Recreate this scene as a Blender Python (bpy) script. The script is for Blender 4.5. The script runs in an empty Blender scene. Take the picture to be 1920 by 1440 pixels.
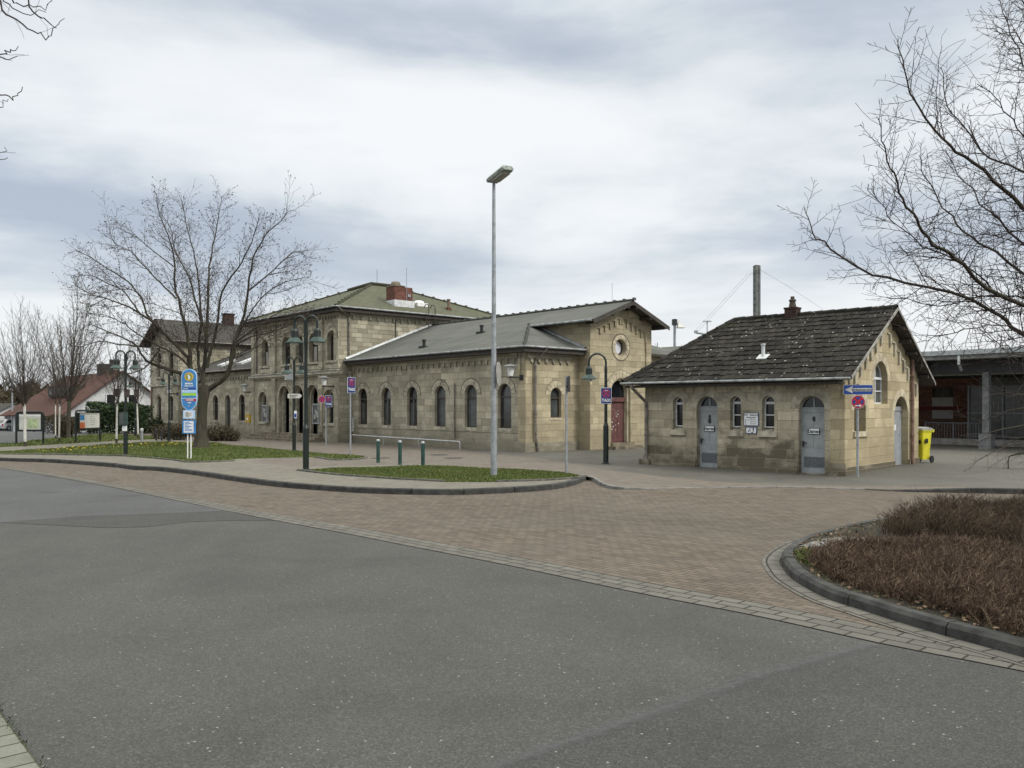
import bpy, bmesh, math, random
from mathutils import Vector, Matrix
from mathutils.geometry import delaunay_2d_cdt

sc = bpy.context.scene
COL = sc.collection
R = math.radians
# ------------------------------------------------------------------ survey
SKX, SKY = 32.2, 14.4
F, CX, HZ, H = 1580.0, 960.0, 766.0, 1.85      # focal length (px), centre, horizon row, eye height

def G(px, py, z=0.0):
    """point of the level z that the survey photograph shows at px,py"""
    Y = F * (H - z) / (py - HZ)
    return Vector(((px - CX) * Y / F, Y, z))

def P(px, py, Y):
    return Vector(((px - CX) * Y / F, Y, H + (HZ - py) * Y / F))

def zat(py, Y):
    return H + (HZ - py) * Y / F

# ------------------------------------------------------------------ tagging
def tag(o, label=None, cat=None, group=None, kind=None):
    if label: o['label'] = label
    if cat: o['category'] = cat
    if group: o['group'] = group
    if kind: o['kind'] = kind
    return o

def thing(name, label, cat, loc=(0, 0, 0), rz=0.0, group=None, scale=1.0):
    o = bpy.data.objects.new(name, None)
    o.empty_display_size = 0.2
    COL.objects.link(o)
    o.location = loc
    o.rotation_euler = (0, 0, rz)
    o.scale = (scale, scale, scale)
    return tag(o, label, cat, group)

def copy_tree(o, parent=None):
    c = o.copy()
    COL.objects.link(c)
    if parent is not None:
        c.parent = parent
    for ch in list(o.children):
        copy_tree(ch, c)
    return c

# ------------------------------------------------------------------ mesh builder
class MB:
    def __init__(self):
        self.v, self.f, self.uv, self.mi = [], [], [], []
        self.smooth = False
        self.cuts = []

    def cut(self):
        self.cuts.append(len(self.f))

    def add(self, pts):
        i = len(self.v)
        self.v.extend([tuple(p) for p in pts])
        return i

    def face(self, idx, uv=None, m=0):
        self.f.append(tuple(idx))
        self.uv.append(uv)
        self.mi.append(m)

    def poly(self, pts, uv=None, m=0):
        i = self.add(pts)
        if uv is None:
            uv = planar_uv(pts)
        self.face(range(i, i + len(pts)), uv, m)

    def box(self, x0, y0, z0, x1, y1, z1, m=0):
        p = [Vector((x, y, z)) for z in (z0, z1) for y in (y0, y1) for x in (x0, x1)]
        for q in ((0, 2, 3, 1), (4, 5, 7, 6), (0, 1, 5, 4), (2, 6, 7, 3), (0, 4, 6, 2), (1, 3, 7, 5)):
            self.poly([p[k] for k in q], None, m)

    def obox(self, c, ax, ay, az, m=0):
        """box centred at c with half axes"""
        c, ax, ay, az = Vector(c), Vector(ax), Vector(ay), Vector(az)
        p = [c + sx * ax + sy * ay + sz * az for sz in (-1, 1) for sy in (-1, 1) for sx in (-1, 1)]
        for q in ((0, 2, 3, 1), (4, 5, 7, 6), (0, 1, 5, 4), (2, 6, 7, 3), (0, 4, 6, 2), (1, 3, 7, 5)):
            self.poly([p[k] for k in q], None, m)

    def tube(self, pts, rad, n=6, cap=False, m=0):
        pts = [Vector(p) for p in pts]
        k = len(pts)
        if not hasattr(rad, '__len__'):
            rad = [rad] * k
        up = None
        base = len(self.v)
        for i in range(k):
            d = (pts[min(i + 1, k - 1)] - pts[max(i - 1, 0)])
            if d.length < 1e-9: d = Vector((0, 0, 1))
            d.normalize()
            if up is None:
                up = Vector((0, 0, 1)) if abs(d.z) < .9 else Vector((1, 0, 0))
            s = d.cross(up)
            if s.length < 1e-6:
                s = d.cross(Vector((0, 1, 0.1)))
            s.normalize()
            up = s.cross(d)
            for j in range(n):
                a = 2 * math.pi * j / n
                q = pts[i] + rad[i] * (math.cos(a) * s + math.sin(a) * up)
                self.v.append((q.x, q.y, q.z))
        for i in range(k - 1):
            for j in range(n):
                a, b = base + i * n + j, base + i * n + (j + 1) % n
                self.f.append((a, b, b + n, a + n)); self.uv.append(None); self.mi.append(m)
        if cap:
            self.f.append(tuple(base + j for j in range(n))[::-1]); self.uv.append(None); self.mi.append(m)
            self.f.append(tuple(base + (k - 1) * n + j for j in range(n))); self.uv.append(None); self.mi.append(m)

    def lathe(self, prof, c=(0, 0, 0), n=16, m=0):
        c = Vector(c)
        base = len(self.v)
        for r, z in prof:
            for j in range(n):
                a = 2 * math.pi * j / n
                self.v.append((c.x + r * math.cos(a), c.y + r * math.sin(a), c.z + z))
        for i in range(len(prof) - 1):
            for j in range(n):
                a, b = base + i * n + j, base + i * n + (j + 1) % n
                self.face((a, b, b + n, a + n), None, m)
        if prof[0][0] > 1e-4: self.face([base + j for j in range(n)][::-1], None, m)
        if prof[-1][0] > 1e-4: self.face([base + (len(prof) - 1) * n + j for j in range(n)], None, m)

    def panel(self, outer, holes, mp, reveal=0.0, d=0.0, m=0, mr=None, uoff=0.0):
        """flat wall panel in (u,v) with holes; mp(u,v,d) maps into 3-D; hole edges get reveals"""
        for tri in cdt_tris(outer, holes):
            self.poly([mp(u, v, d) for u, v in tri], [(u + uoff, v) for u, v in tri], m)
        if reveal:
            for h in holes:
                n = len(h)
                for i in range(n):
                    (u0, v0), (u1, v1) = h[i], h[(i + 1) % n]
                    self.poly([mp(u0, v0, d), mp(u1, v1, d), mp(u1, v1, d + reveal), mp(u0, v0, d + reveal)],
                              [(u0, v0), (u1, v1), (u1 + reveal, v1), (u0 + reveal, v0)], m if mr is None else mr)

    def prism(self, outer, mp, d0, d1, holes=(), m=0, uoff=0.0):
        for tri in cdt_tris(outer, holes):
            self.poly([mp(u, v, d0) for u, v in tri], [(u + uoff, v) for u, v in tri], m)
            self.poly([mp(u, v, d1) for u, v in tri][::-1], [(u + uoff, v) for u, v in tri][::-1], m)
        for loop in [outer] + list(holes):
            n = len(loop)
            for i in range(n):
                (u0, v0), (u1, v1) = loop[i], loop[(i + 1) % n]
                self.poly([mp(u0, v0, d0), mp(u1, v1, d0), mp(u1, v1, d1), mp(u0, v0, d1)], None, m)

    def slab(self, pts, th, m=0, mb=None):
        """roof plane with thickness (downwards); top keeps eave/slope UV"""
        pts = [Vector(p) for p in pts]
        uv = planar_uv(pts)
        tris = cdt_tris(uv, [])
        lut = {}
        o, ex, ey = plane_axes(pts)
        for tri in tris:
            q = [o + ex * u + ey * v for u, v in tri]
            self.poly(q, tri, m)
            self.poly([p - Vector((0, 0, th)) for p in q][::-1], tri[::-1], m if mb is None else mb)
        n = len(pts)
        for i in range(n):
            a, b = pts[i], pts[(i + 1) % n]
            dz = Vector((0, 0, th))
            self.poly([a, b, b - dz, a - dz], None, m if mb is None else mb)

    def build(self, name, mats, parent=None, smooth=False, link=True):
        if self.cuts:
            last, o = 0, None
            for c in [k for k in self.cuts if k < len(self.f)] + [len(self.f)]:
                if c <= last: continue
                q = MB(); lut = {}
                for fc in self.f[last:c]:
                    for k in fc:
                        if k not in lut: lut[k] = len(q.v); q.v.append(self.v[k])
                    q.f.append(tuple(lut[k] for k in fc))
                q.uv, q.mi = self.uv[last:c], self.mi[last:c]
                o = q.build(name, mats, parent, smooth)
                last = c
            return o
        me = bpy.data.meshes.new(name)
        me.from_pydata(self.v, [], self.f)
        if not isinstance(mats, (list, tuple)): mats = [mats]
        for mm in mats: me.materials.append(mm)
        if len(mats) > 1:
            me.polygons.foreach_set('material_index', self.mi)
        if any(u is not None for u in self.uv):
            ul = me.uv_layers.new(name='UVMap')
            data = []
            for fc, u in zip(self.f, self.uv):
                if u is None:
                    data.extend([0.0] * (2 * len(fc)))
                else:
                    for a in u: data.extend((a[0], a[1]))
            ul.data.foreach_set('uv', data)
        if smooth:
            me.polygons.foreach_set('use_smooth', [True] * len(me.polygons))
        me.update()
        o = bpy.data.objects.new(name, me)
        COL.objects.link(o)
        if parent is not None: o.parent = parent
        return o

def plane_axes(pts):
    pts = [Vector(p) for p in pts]
    n = Vector((0, 0, 0))
    for i in range(len(pts)):
        a, b = pts[i], pts[(i + 1) % len(pts)]
        n += (a - pts[0]).cross(b - pts[0])
    if n.length < 1e-12: n = Vector((0, 0, 1))
    n.normalize()
    if abs(n.z) > .985:
        ex = Vector((1, 0, 0))
    else:
        ex = Vector((0, 0, 1)).cross(n)
        ex.normalize()
        if abs(ex.x) >= abs(ex.y):
            if ex.x < 0: ex = -ex
        elif ex.y < 0: ex = -ex
    ey = n.cross(ex)
    if ey.z < -1e-6 or (abs(ey.z) < 1e-6 and ey.y < 0): ey = -ey
    o = n * pts[0].dot(n)
    return o, ex, ey

def planar_uv(pts):
    o, ex, ey = plane_axes(pts)
    return [(Vector(p).dot(ex), Vector(p).dot(ey)) for p in pts]

def pip(pt, poly):
    x, y = pt[0], pt[1]
    c = False
    n = len(poly)
    j = n - 1
    for i in range(n):
        xi, yi = poly[i][0], poly[i][1]
        xj, yj = poly[j][0], poly[j][1]
        if (yi > y) != (yj > y) and x < (xj - xi) * (y - yi) / (yj - yi) + xi:
            c = not c
        j = i
    return c

def cdt_tris(outer, holes, extra=()):
    vs, es = [], []
    for lp in [outer] + list(holes):
        b = len(vs)
        vs.extend([Vector((p[0], p[1])) for p in lp])
        es.extend([(b + i, b + (i + 1) % len(lp)) for i in range(len(lp))])
    vs.extend([Vector(p) for p in extra])
    r = delaunay_2d_cdt(vs, es, [], 0, 1e-6)
    out = []
    for f in r[2]:
        p = [r[0][k] for k in f]
        c = (sum(q.x for q in p) / len(p), sum(q.y for q in p) / len(p))
        if pip(c, outer) and not any(pip(c, h) for h in holes):
            out.append([(q.x, q.y) for q in p])
    return out

def arch(uc, w, v0, vtop, n=10):
    """round-headed opening outline"""
    r = w / 2
    vs = vtop - r
    pts = [(uc - r, v0), (uc + r, v0)]
    pts += [(uc + r * math.cos(math.pi * k / n), vs + r * math.sin(math.pi * k / n)) for k in range(n + 1)]
    return pts

def inset_arch(uc, w, v0, vtop, t, n=10, tb=None):
    return arch(uc, w - 2 * t, v0 + (t if tb is None else tb), vtop - t, n)

def circle(uc, vc, r, n=20):
    return [(uc + r * math.cos(2 * math.pi * k / n), vc + r * math.sin(2 * math.pi * k / n)) for k in range(n)]

def rect(u0, v0, u1, v1):
    return [(u0, v0), (u1, v0), (u1, v1), (u0, v1)]

def rrect(u0, v0, u1, v1, r, n=4):
    out = []
    for cx, cy, a0 in ((u1 - r, v0 + r, -90), (u1 - r, v1 - r, 0), (u0 + r, v1 - r, 90), (u0 + r, v0 + r, 180)):
        for k in range(n + 1):
            a = R(a0 + 90 * k / n)
            out.append((cx + r * math.cos(a), cy + r * math.sin(a)))
    return out

def text(parent, s, x, z, size, mat, y=0.0, align='CENTER', name='lettering', bold=.018, rot=(math.pi / 2, 0, 0), xs=1.0):
    c = bpy.data.curves.new(name, 'FONT')
    c.body = s
    c.size = size
    c.align_x = align
    c.align_y = 'CENTER'
    c.extrude = 0.001
    c.offset = size * bold
    c.resolution_u = 2
    c.materials.append(mat)
    tmp = bpy.data.objects.new(name + '_curve', c)
    COL.objects.link(tmp)
    bpy.context.view_layer.update()
    me = bpy.data.meshes.new_from_object(tmp.evaluated_get(bpy.context.evaluated_depsgraph_get()))
    bpy.data.objects.remove(tmp); bpy.data.curves.remove(c)
    me.name = name
    if not me.materials: me.materials.append(mat)
    o = bpy.data.objects.new(name, me)
    COL.objects.link(o)
    o.parent = parent
    o.location = (x, y, z)
    o.rotation_euler = rot
    o.scale = (xs, 1, 1)
    return o

class Frame:
    """a building's own axes on the ground"""
    def __init__(self, o, ang):
        self.o = Vector((o[0], o[1]))
        self.ang = ang
        self.ax = Vector((math.cos(ang), math.sin(ang)))
        self.ay = Vector((-math.sin(ang), math.cos(ang)))
    def w(self, x, y):
        return self.o + self.ax * x + self.ay * y
    def fx(self, px, y0):
        k = (px - CX) / F
        b = self.o + self.ay * y0
        return (k * b.y - b.x) / (self.ax.x - k * self.ax.y)
    def fy(self, px, x0):
        k = (px - CX) / F
        b = self.o + self.ax * x0
        return (k * b.y - b.x) / (self.ay.x - k * self.ay.y)
    def z(self, py, x, y):
        return zat(py, self.w(x, y).y)
    def hit(self, px, py, z_of, lo=5.0, hi=140.0):
        """where the sight line meets the surface z_of(x,y) in this frame"""
        dx, dz = (px - CX) / F, (HZ - py) / F
        def g(Y):
            p = Vector((dx * Y, Y)) - self.o
            return H + dz * Y - z_of(p.dot(self.ax), p.dot(self.ay))
        n, prev = 600, None
        for i in range(n + 1):
            Y = lo + (hi - lo) * i / n
            s = g(Y)
            if prev is not None and (s > 0) != (prev > 0):
                p = Vector((dx * Y, Y)) - self.o
                return p.dot(self.ax), p.dot(self.ay), H + dz * Y
            prev = s
        return 0, 0, 0
# ------------------------------------------------------------------ materials
MATS = {}
def nodes_mat(name):
    m = bpy.data.materials.new(name)
    m.use_nodes = True
    nt = m.node_tree
    nt.nodes.clear()
    out = nt.nodes.new('ShaderNodeOutputMaterial')
    b = nt.nodes.new('ShaderNodeBsdfPrincipled')
    nt.links.new(b.outputs[0], out.inputs[0])
    MATS[name] = m
    return m, nt, b, out

class NT:
    def __init__(self, nt):
        self.nt = nt
    def n(self, t, ins=None, **kw):
        nd = self.nt.nodes.new('ShaderNode' + t)
        for k, v in kw.items(): setattr(nd, k, v)
        for k, v in (ins or {}).items():
            s = nd.inputs[k]
            if hasattr(v, 'is_output'): self.nt.links.new(v, s)
            else: s.default_value = v
        return nd
    def ramp(self, fac, stops, interp='LINEAR'):
        nd = self.nt.nodes.new('ShaderNodeValToRGB')
        nd.color_ramp.interpolation = interp
        el = nd.color_ramp.elements
        while len(el) < len(stops): el.new(.5)
        for e, (p, c) in zip(el, stops):
            e.position = p
            e.color = c if len(c) == 4 else (*c, 1)
        self.nt.links.new(fac, nd.inputs[0])
        return nd.outputs[0]
    def mix(self, fac, a, b, mode='MIX'):
        nd = self.nt.nodes.new('ShaderNodeMix')
        nd.data_type = 'RGBA'
        nd.blend_type = mode
        for s, v in ((nd.inputs[0], fac), (nd.inputs[6], a), (nd.inputs[7], b)):
            if hasattr(v, 'is_output'): self.nt.links.new(v, s)
            elif isinstance(v, (int, float)): s.default_value = v
            else: s.default_value = v if len(v) == 4 else (*v, 1)
        return nd.outputs[2]
    def math(self, op, a, b=0.0, clamp=False):
        nd = self.nt.nodes.new('ShaderNodeMath')
        nd.operation = op
        nd.use_clamp = clamp
        for s, v in ((nd.inputs[0], a), (nd.inputs[1], b)):
            if hasattr(v, 'is_output'): self.nt.links.new(v, s)
            else: s.default_value = v
        return nd.outputs[0]
    def noise(self, vec, scale, detail=4.0, rough=.55, dist=0.0):
        nd = self.n('TexNoise', {'Vector': vec, 'Scale': scale, 'Detail': detail, 'Roughness': rough, 'Distortion': dist})
        return nd.outputs[0]
    def mapping(self, vec, scale=(1, 1, 1), rot=(0, 0, 0), loc=(0, 0, 0)):
        return self.n('Mapping', {'Vector': vec, 'Scale': scale, 'Rotation': rot, 'Location': loc}).outputs[0]

def rnd(c): return (*c, 1)

def plain(name, col, rough=.6, metal=0.0, var=.12, scale=6.0, bump=0.0, spec=.5, tcol=None):
    m, nt, b, out = nodes_mat(name)
    t = NT(nt)
    tc = t.n('TexCoord').outputs['Object']
    n = t.noise(tc, scale, 5, .6)
    dark = tuple(c * (1 - var * 2) for c in col)
    lite = tuple(min(1, c * (1 + var * 1.6)) for c in col)
    c = t.ramp(n, [(.3, dark), (.5, col), (.72, lite if tcol is None else tcol)])
    nt.links.new(c, b.inputs['Base Color'])
    b.inputs['Roughness'].default_value = rough
    b.inputs['Metallic'].default_value = metal
    b.inputs['Specular IOR Level'].default_value = spec
    if bump:
        n2 = t.noise(tc, scale * 6, 4, .6)
        bp = t.n('Bump', {'Strength': bump, 'Distance': .02, 'Height': n2})
        nt.links.new(bp.outputs[0], b.inputs['Normal'])
    return m

def stone(name, c1, c2, mortar, bw=.78, rh=.31, stain=(.10, .085, .06), stain_amt=.75, seed=0.0, tint=(.50, .38, .22), msize=.012, base_dark=1.0, lichen=.25):
    m, nt, b, out = nodes_mat(name)
    t = NT(nt)
    uv = t.n('UVMap').outputs[0]
    w = t.noise(uv, 2.3, 3, .6)
    wob = t.n('VectorMath', {0: uv, 1: (0, 0, 0)}, operation='ADD')
    sepw = t.n('CombineXYZ', {'X': t.math('MULTIPLY', t.math('SUBTRACT', w, .5), .05), 'Y': t.math('MULTIPLY', t.math('SUBTRACT', t.noise(t.mapping(uv, loc=(7, 3, 0)), 2.1), .5), .035), 'Z': 0.0})
    nt.links.new(sepw.outputs[0], wob.inputs[1])
    vec = t.mapping(wob.outputs[0], loc=(seed, seed * .37, 0))
    def brick(ca, cb, mo, ms):
        nd = t.n('TexBrick', {'Vector': vec, 'Color1': rnd(ca), 'Color2': rnd(cb), 'Mortar': rnd(mo), 'Scale': 1.0,
                              'Mortar Size': ms, 'Mortar Smooth': .35, 'Bias': -.1, 'Brick Width': bw, 'Row Height': rh})
        nd.offset = .42; nd.offset_frequency = 2; nd.squash = .72; nd.squash_frequency = 3
        return nd
    br = brick((0, 0, 0), (1, 1, 1), (.5, .5, .5), .0005)
    br2 = brick(c1, c2, mortar, msize)
    per = br.outputs[0]
    col = t.ramp(per, [(0.0, tuple(x * .76 for x in c1)), (.22, tuple(x * .92 for x in c1)), (.45, c1), (.68, c2), (.86, tuple(min(1, x * 1.14) for x in c2)), (1.0, tint)])
    grain = t.noise(uv, 22, 5, .7)
    col = t.mix(.45, col, t.ramp(grain, [(.3, (.35, .35, .35)), (.6, (1, 1, 1))]), 'MULTIPLY')
    big = t.noise(t.mapping(uv, scale=(.55, .8, 1), loc=(seed, 1, 0)), 1.0, 5, .62, .6)
    col = t.mix(t.math('MULTIPLY', t.ramp(big, [(.42, (0, 0, 0)), (.66, (1, 1, 1))]), .58), col, stain)
    # soot and damp: streaky, rising from the ground
    sep = t.n('SeparateXYZ', {0: uv})
    hgt = sep.outputs[1]
    n3 = t.noise(t.mapping(uv, scale=(.9, 1.3, 1), loc=(seed, 0, 0)), 1.5, 6, .65, .5)
    n3 = t.math('ADD', t.math('MULTIPLY', n3, .72), t.math('MULTIPLY', per, .28))
    lim = t.math('ADD', t.math('MULTIPLY', n3, 3.4), -.85)
    low = t.math('SUBTRACT', lim, hgt)
    low = t.ramp(t.math('MULTIPLY_ADD', low, .9), [(.28, (0, 0, 0)), (.85, (1, 1, 1))])
    col = t.mix(t.math('MULTIPLY', low, stain_amt * base_dark), col, stain)
    drip = t.noise(t.mapping(uv, scale=(5, .35, 1)), 1.5, 5, .7)
    col = t.mix(t.math('MULTIPLY', t.ramp(drip, [(.52, (0, 0, 0)), (.7, (1, 1, 1))]), .45), col, stain)
    lich = t.noise(uv, 3.4, 6, .7)
    col = t.mix(t.math('MULTIPLY', t.ramp(lich, [(.60, (0, 0, 0)), (.68, (1, 1, 1))]), lichen), col, (.52, .50, .40))
    col = t.mix(t.math('MULTIPLY', br2.outputs[1], .8), col, mortar)
    nt.links.new(col, b.inputs['Base Color'])
    b.inputs['Roughness'].default_value = .92
    b.inputs['Specular IOR Level'].default_value = .2
    h = t.math('SUBTRACT', t.math('MULTIPLY', grain, .35), t.math('MULTIPLY', br2.outputs[1], 1.0))
    h = t.math('ADD', h, t.math('MULTIPLY', per, .5))
    bp = t.n('Bump', {'Strength': .75, 'Distance': .02, 'Height': h})
    nt.links.new(bp.outputs[0], b.inputs['Normal'])
    return m

def paving(name, c1, c2, mortar, bw, rh, rot=0.0, ms=.006, var=.5, off=.5, dirt=(.09, .085, .075), use_uv=False, rough=.85, loc=(0, 0, 0)):
    m, nt, b, out = nodes_mat(name)
    t = NT(nt)
    tc = t.n('TexCoord')
    src = t.n('UVMap').outputs[0] if use_uv else tc.outputs['Object']
    vec = t.mapping(src, rot=(0, 0, rot), loc=loc)
    nd = t.n('TexBrick', {'Vector': vec, 'Color1': rnd(c1), 'Color2': rnd(c2), 'Mortar': rnd(mortar), 'Scale': 1.0,
                          'Mortar Size': ms, 'Mortar Smooth': .4, 'Bias': 0.0, 'Brick Width': bw, 'Row Height': rh})
    nd.offset = off
    col = nd.outputs[0]
    big = t.noise(tc.outputs['Object'], .35, 6, .65)
    col = t.mix(t.math('MULTIPLY', t.ramp(big, [(.38, (0, 0, 0)), (.70, (1, 1, 1))]), var), col, dirt)
    fine = t.noise(tc.outputs['Object'], 60, 3, .7)
    col = t.mix(.4, col, t.ramp(fine, [(.3, (.55, .55, .55)), (.65, (1.1, 1.1, 1.1))]), 'MULTIPLY')
    spot = t.noise(t.mapping(tc.outputs['Object'], loc=(3, 8, 0)), 1.1, 6, .72, .4)
    col = t.mix(t.math('MULTIPLY', t.ramp(spot, [(.56, (0, 0, 0)), (.70, (1, 1, 1))]), .45), col, tuple(x * .5 for x in c1))
    mid = t.noise(tc.outputs['Object'], 2.7, 5, .7)
    col = t.mix(.55, col, t.ramp(mid, [(.25, (.55, .55, .55)), (.7, (1.15, 1.15, 1.15))]), 'MULTIPLY')
    nt.links.new(col, b.inputs['Base Color'])
    b.inputs['Roughness'].default_value = rough
    b.inputs['Specular IOR Level'].default_value = .2
    h = t.math('SUBTRACT', t.math('MULTIPLY', fine, .3), nd.outputs[1])
    bp = t.n('Bump', {'Strength': .6, 'Distance': .008, 'Height': h})
    nt.links.new(bp.outputs[0], b.inputs['Normal'])
    return m

def asphalt(name, col, speck=.5, big=.35, tint=(1, 1, 1), rough=.82):
    m, nt, b, out = nodes_mat(name)
    t = NT(nt)
    o = t.n('TexCoord').outputs['Object']
    n1 = t.noise(o, .45, 6, .62, .5)
    c = t.ramp(n1, [(.28, tuple(x * (1 - big) for x in col)), (.5, col), (.75, tuple(x * (1 + big * .75) for x in col))])
    n5 = t.noise(t.mapping(o, scale=(1, .3, 1), rot=(0, 0, .5)), 1.3, 5, .6)
    c = t.mix(.5, c, t.ramp(n5, [(.3, (.82, .82, .82)), (.7, (1.12, 1.12, 1.1))]), 'MULTIPLY')
    vo = t.n('TexVoronoi', {'Vector': o, 'Scale': 105.0, 'Randomness': 1.0})
    rr = t.n('SeparateColor', {0: vo.outputs['Color']})
    c = t.mix(.62, c, t.ramp(rr.outputs[0], [(0, (.40, .40, .40)), (.5, (.95, .95, .95)), (.84, (1.35, 1.33, 1.28)), (1, (2.2, 2.15, 2.05))]), 'MULTIPLY')
    vo2 = t.n('TexVoronoi', {'Vector': o, 'Scale': 38.0, 'Randomness': 1.0})
    r2 = t.n('SeparateColor', {0: vo2.outputs['Color']})
    sp = t.math('MULTIPLY', t.math('GREATER_THAN', r2.outputs[0], .982), t.math('LESS_THAN', vo2.outputs['Distance'], .30))
    c = t.mix(t.math('MULTIPLY', sp, speck), c, (.42, .41, .38))
    # oil drips, old wet spots and hairline cracks
    v3 = t.n('TexVoronoi', {'Vector': o, 'Scale': .42, 'Randomness': 1.0})
    st_ = t.math('ADD', v3.outputs['Distance'], t.math('MULTIPLY', t.noise(o, 3.2, 5, .7), .34))
    c = t.mix(t.math('MULTIPLY', t.ramp(st_, [(.20, (1, 1, 1)), (.33, (0, 0, 0))]), .42), c, (.022, .022, .021))
    ck = t.n('TexVoronoi', {'Vector': t.n('VectorMath', {0: o, 1: t.n('CombineXYZ', {'X': t.math('MULTIPLY', t.noise(o, 1.6, 5, .7), 1.4), 'Y': t.math('MULTIPLY', t.noise(t.mapping(o, loc=(9, 4, 0)), 1.6, 5, .7), 1.4), 'Z': 0.0}).outputs[0]}, operation='ADD').outputs[0], 'Scale': .20, 'Randomness': 1.0}, feature='DISTANCE_TO_EDGE')
    cm = t.math('MULTIPLY', t.math('LESS_THAN', ck.outputs['Distance'], .0022), t.math('GREATER_THAN', t.noise(o, .5, 2, .5), .52))
    nt.links.new(c, b.inputs['Base Color'])
    b.inputs['Roughness'].default_value = rough
    b.inputs['Specular IOR Level'].default_value = .35
    bp = t.n('Bump', {'Strength': .55, 'Distance': .008, 'Height': rr.outputs[0]})
    nt.links.new(bp.outputs[0], b.inputs['Normal'])
    return m

def seam_mat(name, col):
    m, nt, b, out = nodes_mat(name)
    t = NT(nt)
    o = t.n('TexCoord').outputs['Object']
    uv = t.n('SeparateXYZ', {0: t.n('UVMap').outputs[0]})
    n = t.noise(o, 9, 5, .7)
    e = t.math('ABSOLUTE', t.math('SUBTRACT', uv.outputs[1], .5))
    a = t.math('SUBTRACT', .62, t.math('MULTIPLY', e, 1.6))
    a = t.math('MULTIPLY', t.math('ADD', a, t.math('MULTIPLY', t.math('SUBTRACT', n, .5), 1.2)), .75, True)
    b.inputs['Base Color'].default_value = rnd(col)
    b.inputs['Roughness'].default_value = .9
    tr = t.n('BsdfTransparent')
    mx = t.n('MixShader', {0: a, 1: tr.outputs[0], 2: b.outputs[0]})
    nt.links.new(mx.outputs[0], out.inputs[0])
    return m

def roof_felt(name, c1, c2, lich=(.22, .24, .17), row=.32, w=.5):
    m, nt, b, out = nodes_mat(name)
    t = NT(nt)
    uv = t.n('UVMap').outputs[0]
    nd = t.n('TexBrick', {'Vector': uv, 'Color1': rnd(c1), 'Color2': rnd(c2), 'Mortar': rnd(tuple(x * .45 for x in c1)), 'Scale': 1.0,
                          'Mortar Size': .012, 'Mortar Smooth': .5, 'Brick Width': w, 'Row Height': row})
    col = nd.outputs[0]
    n = t.noise(uv, .6, 6, .65, .5)
    col = t.mix(t.math('MULTIPLY', t.ramp(n, [(.42, (0, 0, 0)), (.68, (1, 1, 1))]), .55), col, lich)
    n2 = t.noise(t.mapping(uv, scale=(4, .5, 1)), 1.2, 5, .7)
    col = t.mix(.5, col, t.ramp(n2, [(.3, (.62, .62, .62)), (.68, (1.15, 1.15, 1.15))]), 'MULTIPLY')
    n3 = t.noise(uv, 14, 4, .7)
    col = t.mix(.4, col, t.ramp(n3, [(.3, (.6, .6, .6)), (.7, (1.2, 1.2, 1.2))]), 'MULTIPLY')
    nt.links.new(col, b.inputs['Base Color'])
    b.inputs['Roughness'].default_value = .9
    b.inputs['Specular IOR Level'].default_value = .25
    h = t.math('SUBTRACT', t.math('MULTIPLY', n3, .3), nd.outputs[1])
    bp = t.n('Bump', {'Strength': .6, 'Distance': .012, 'Height': h})
    nt.links.new(bp.outputs[0], b.inputs['Normal'])
    return m

def tile_mat(name):
    m, nt, b, out = nodes_mat(name)
    t = NT(nt)
    o = t.n('TexCoord').outputs['Object']
    isl = t.n('NewGeometry').outputs['Random Per Island']
    col = t.ramp(isl, [(0, (.017, .016, .015)), (.5, (.027, .025, .023)), (.85, (.036, .033, .030)), (1, (.046, .041, .036))])
    n = t.noise(o, 1.1, 5, .7)
    col = t.mix(t.math('MULTIPLY', t.ramp(n, [(.45, (0, 0, 0)), (.7, (1, 1, 1))]), .45), col, (.048, .047, .037))
    n2 = t.noise(o, 26, 4, .7)
    col = t.mix(.5, col, t.ramp(n2, [(.3, (.5, .5, .5)), (.7, (1.3, 1.3, 1.3))]), 'MULTIPLY')
    # lichen rosettes
    v = t.n('TexVoronoi', {'Vector': o, 'Scale': 8.0, 'Randomness': 1.0})
    cc = t.n('SeparateColor', {0: v.outputs['Color']})
    dd = t.math('ADD', v.outputs['Distance'], t.math('MULTIPLY', t.math('SUBTRACT', n2, .5), .30))
    zone = t.ramp(t.noise(o, 1.1, 4, .65), [(.44, (0, 0, 0)), (.62, (1, 1, 1))])
    lim = t.math('MULTIPLY', cc.outputs[1], .25)
    sp = t.math('MULTIPLY', t.math('GREATER_THAN', t.math('ADD', cc.outputs[0], t.math('MULTIPLY', zone, .62)), .86), t.math('LESS_THAN', dd, lim))
    col = t.mix(t.math('MULTIPLY', sp, .85), col, (.40, .41, .385))
    mo = t.noise(t.mapping(o, loc=(4, 2, 0)), 1.6, 6, .7)
    col = t.mix(t.math('MULTIPLY', t.ramp(mo, [(.56, (0, 0, 0)), (.70, (1, 1, 1))]), .55), col, (.036, .038, .018))
    nt.links.new(col, b.inputs['Base Color'])
    b.inputs['Roughness'].default_value = .95
    b.inputs['Specular IOR Level'].default_value = .12
    bp = t.n('Bump', {'Strength': .5, 'Distance': .01, 'Height': n2})
    nt.links.new(bp.outputs[0], b.inputs['Normal'])
    return m

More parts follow.
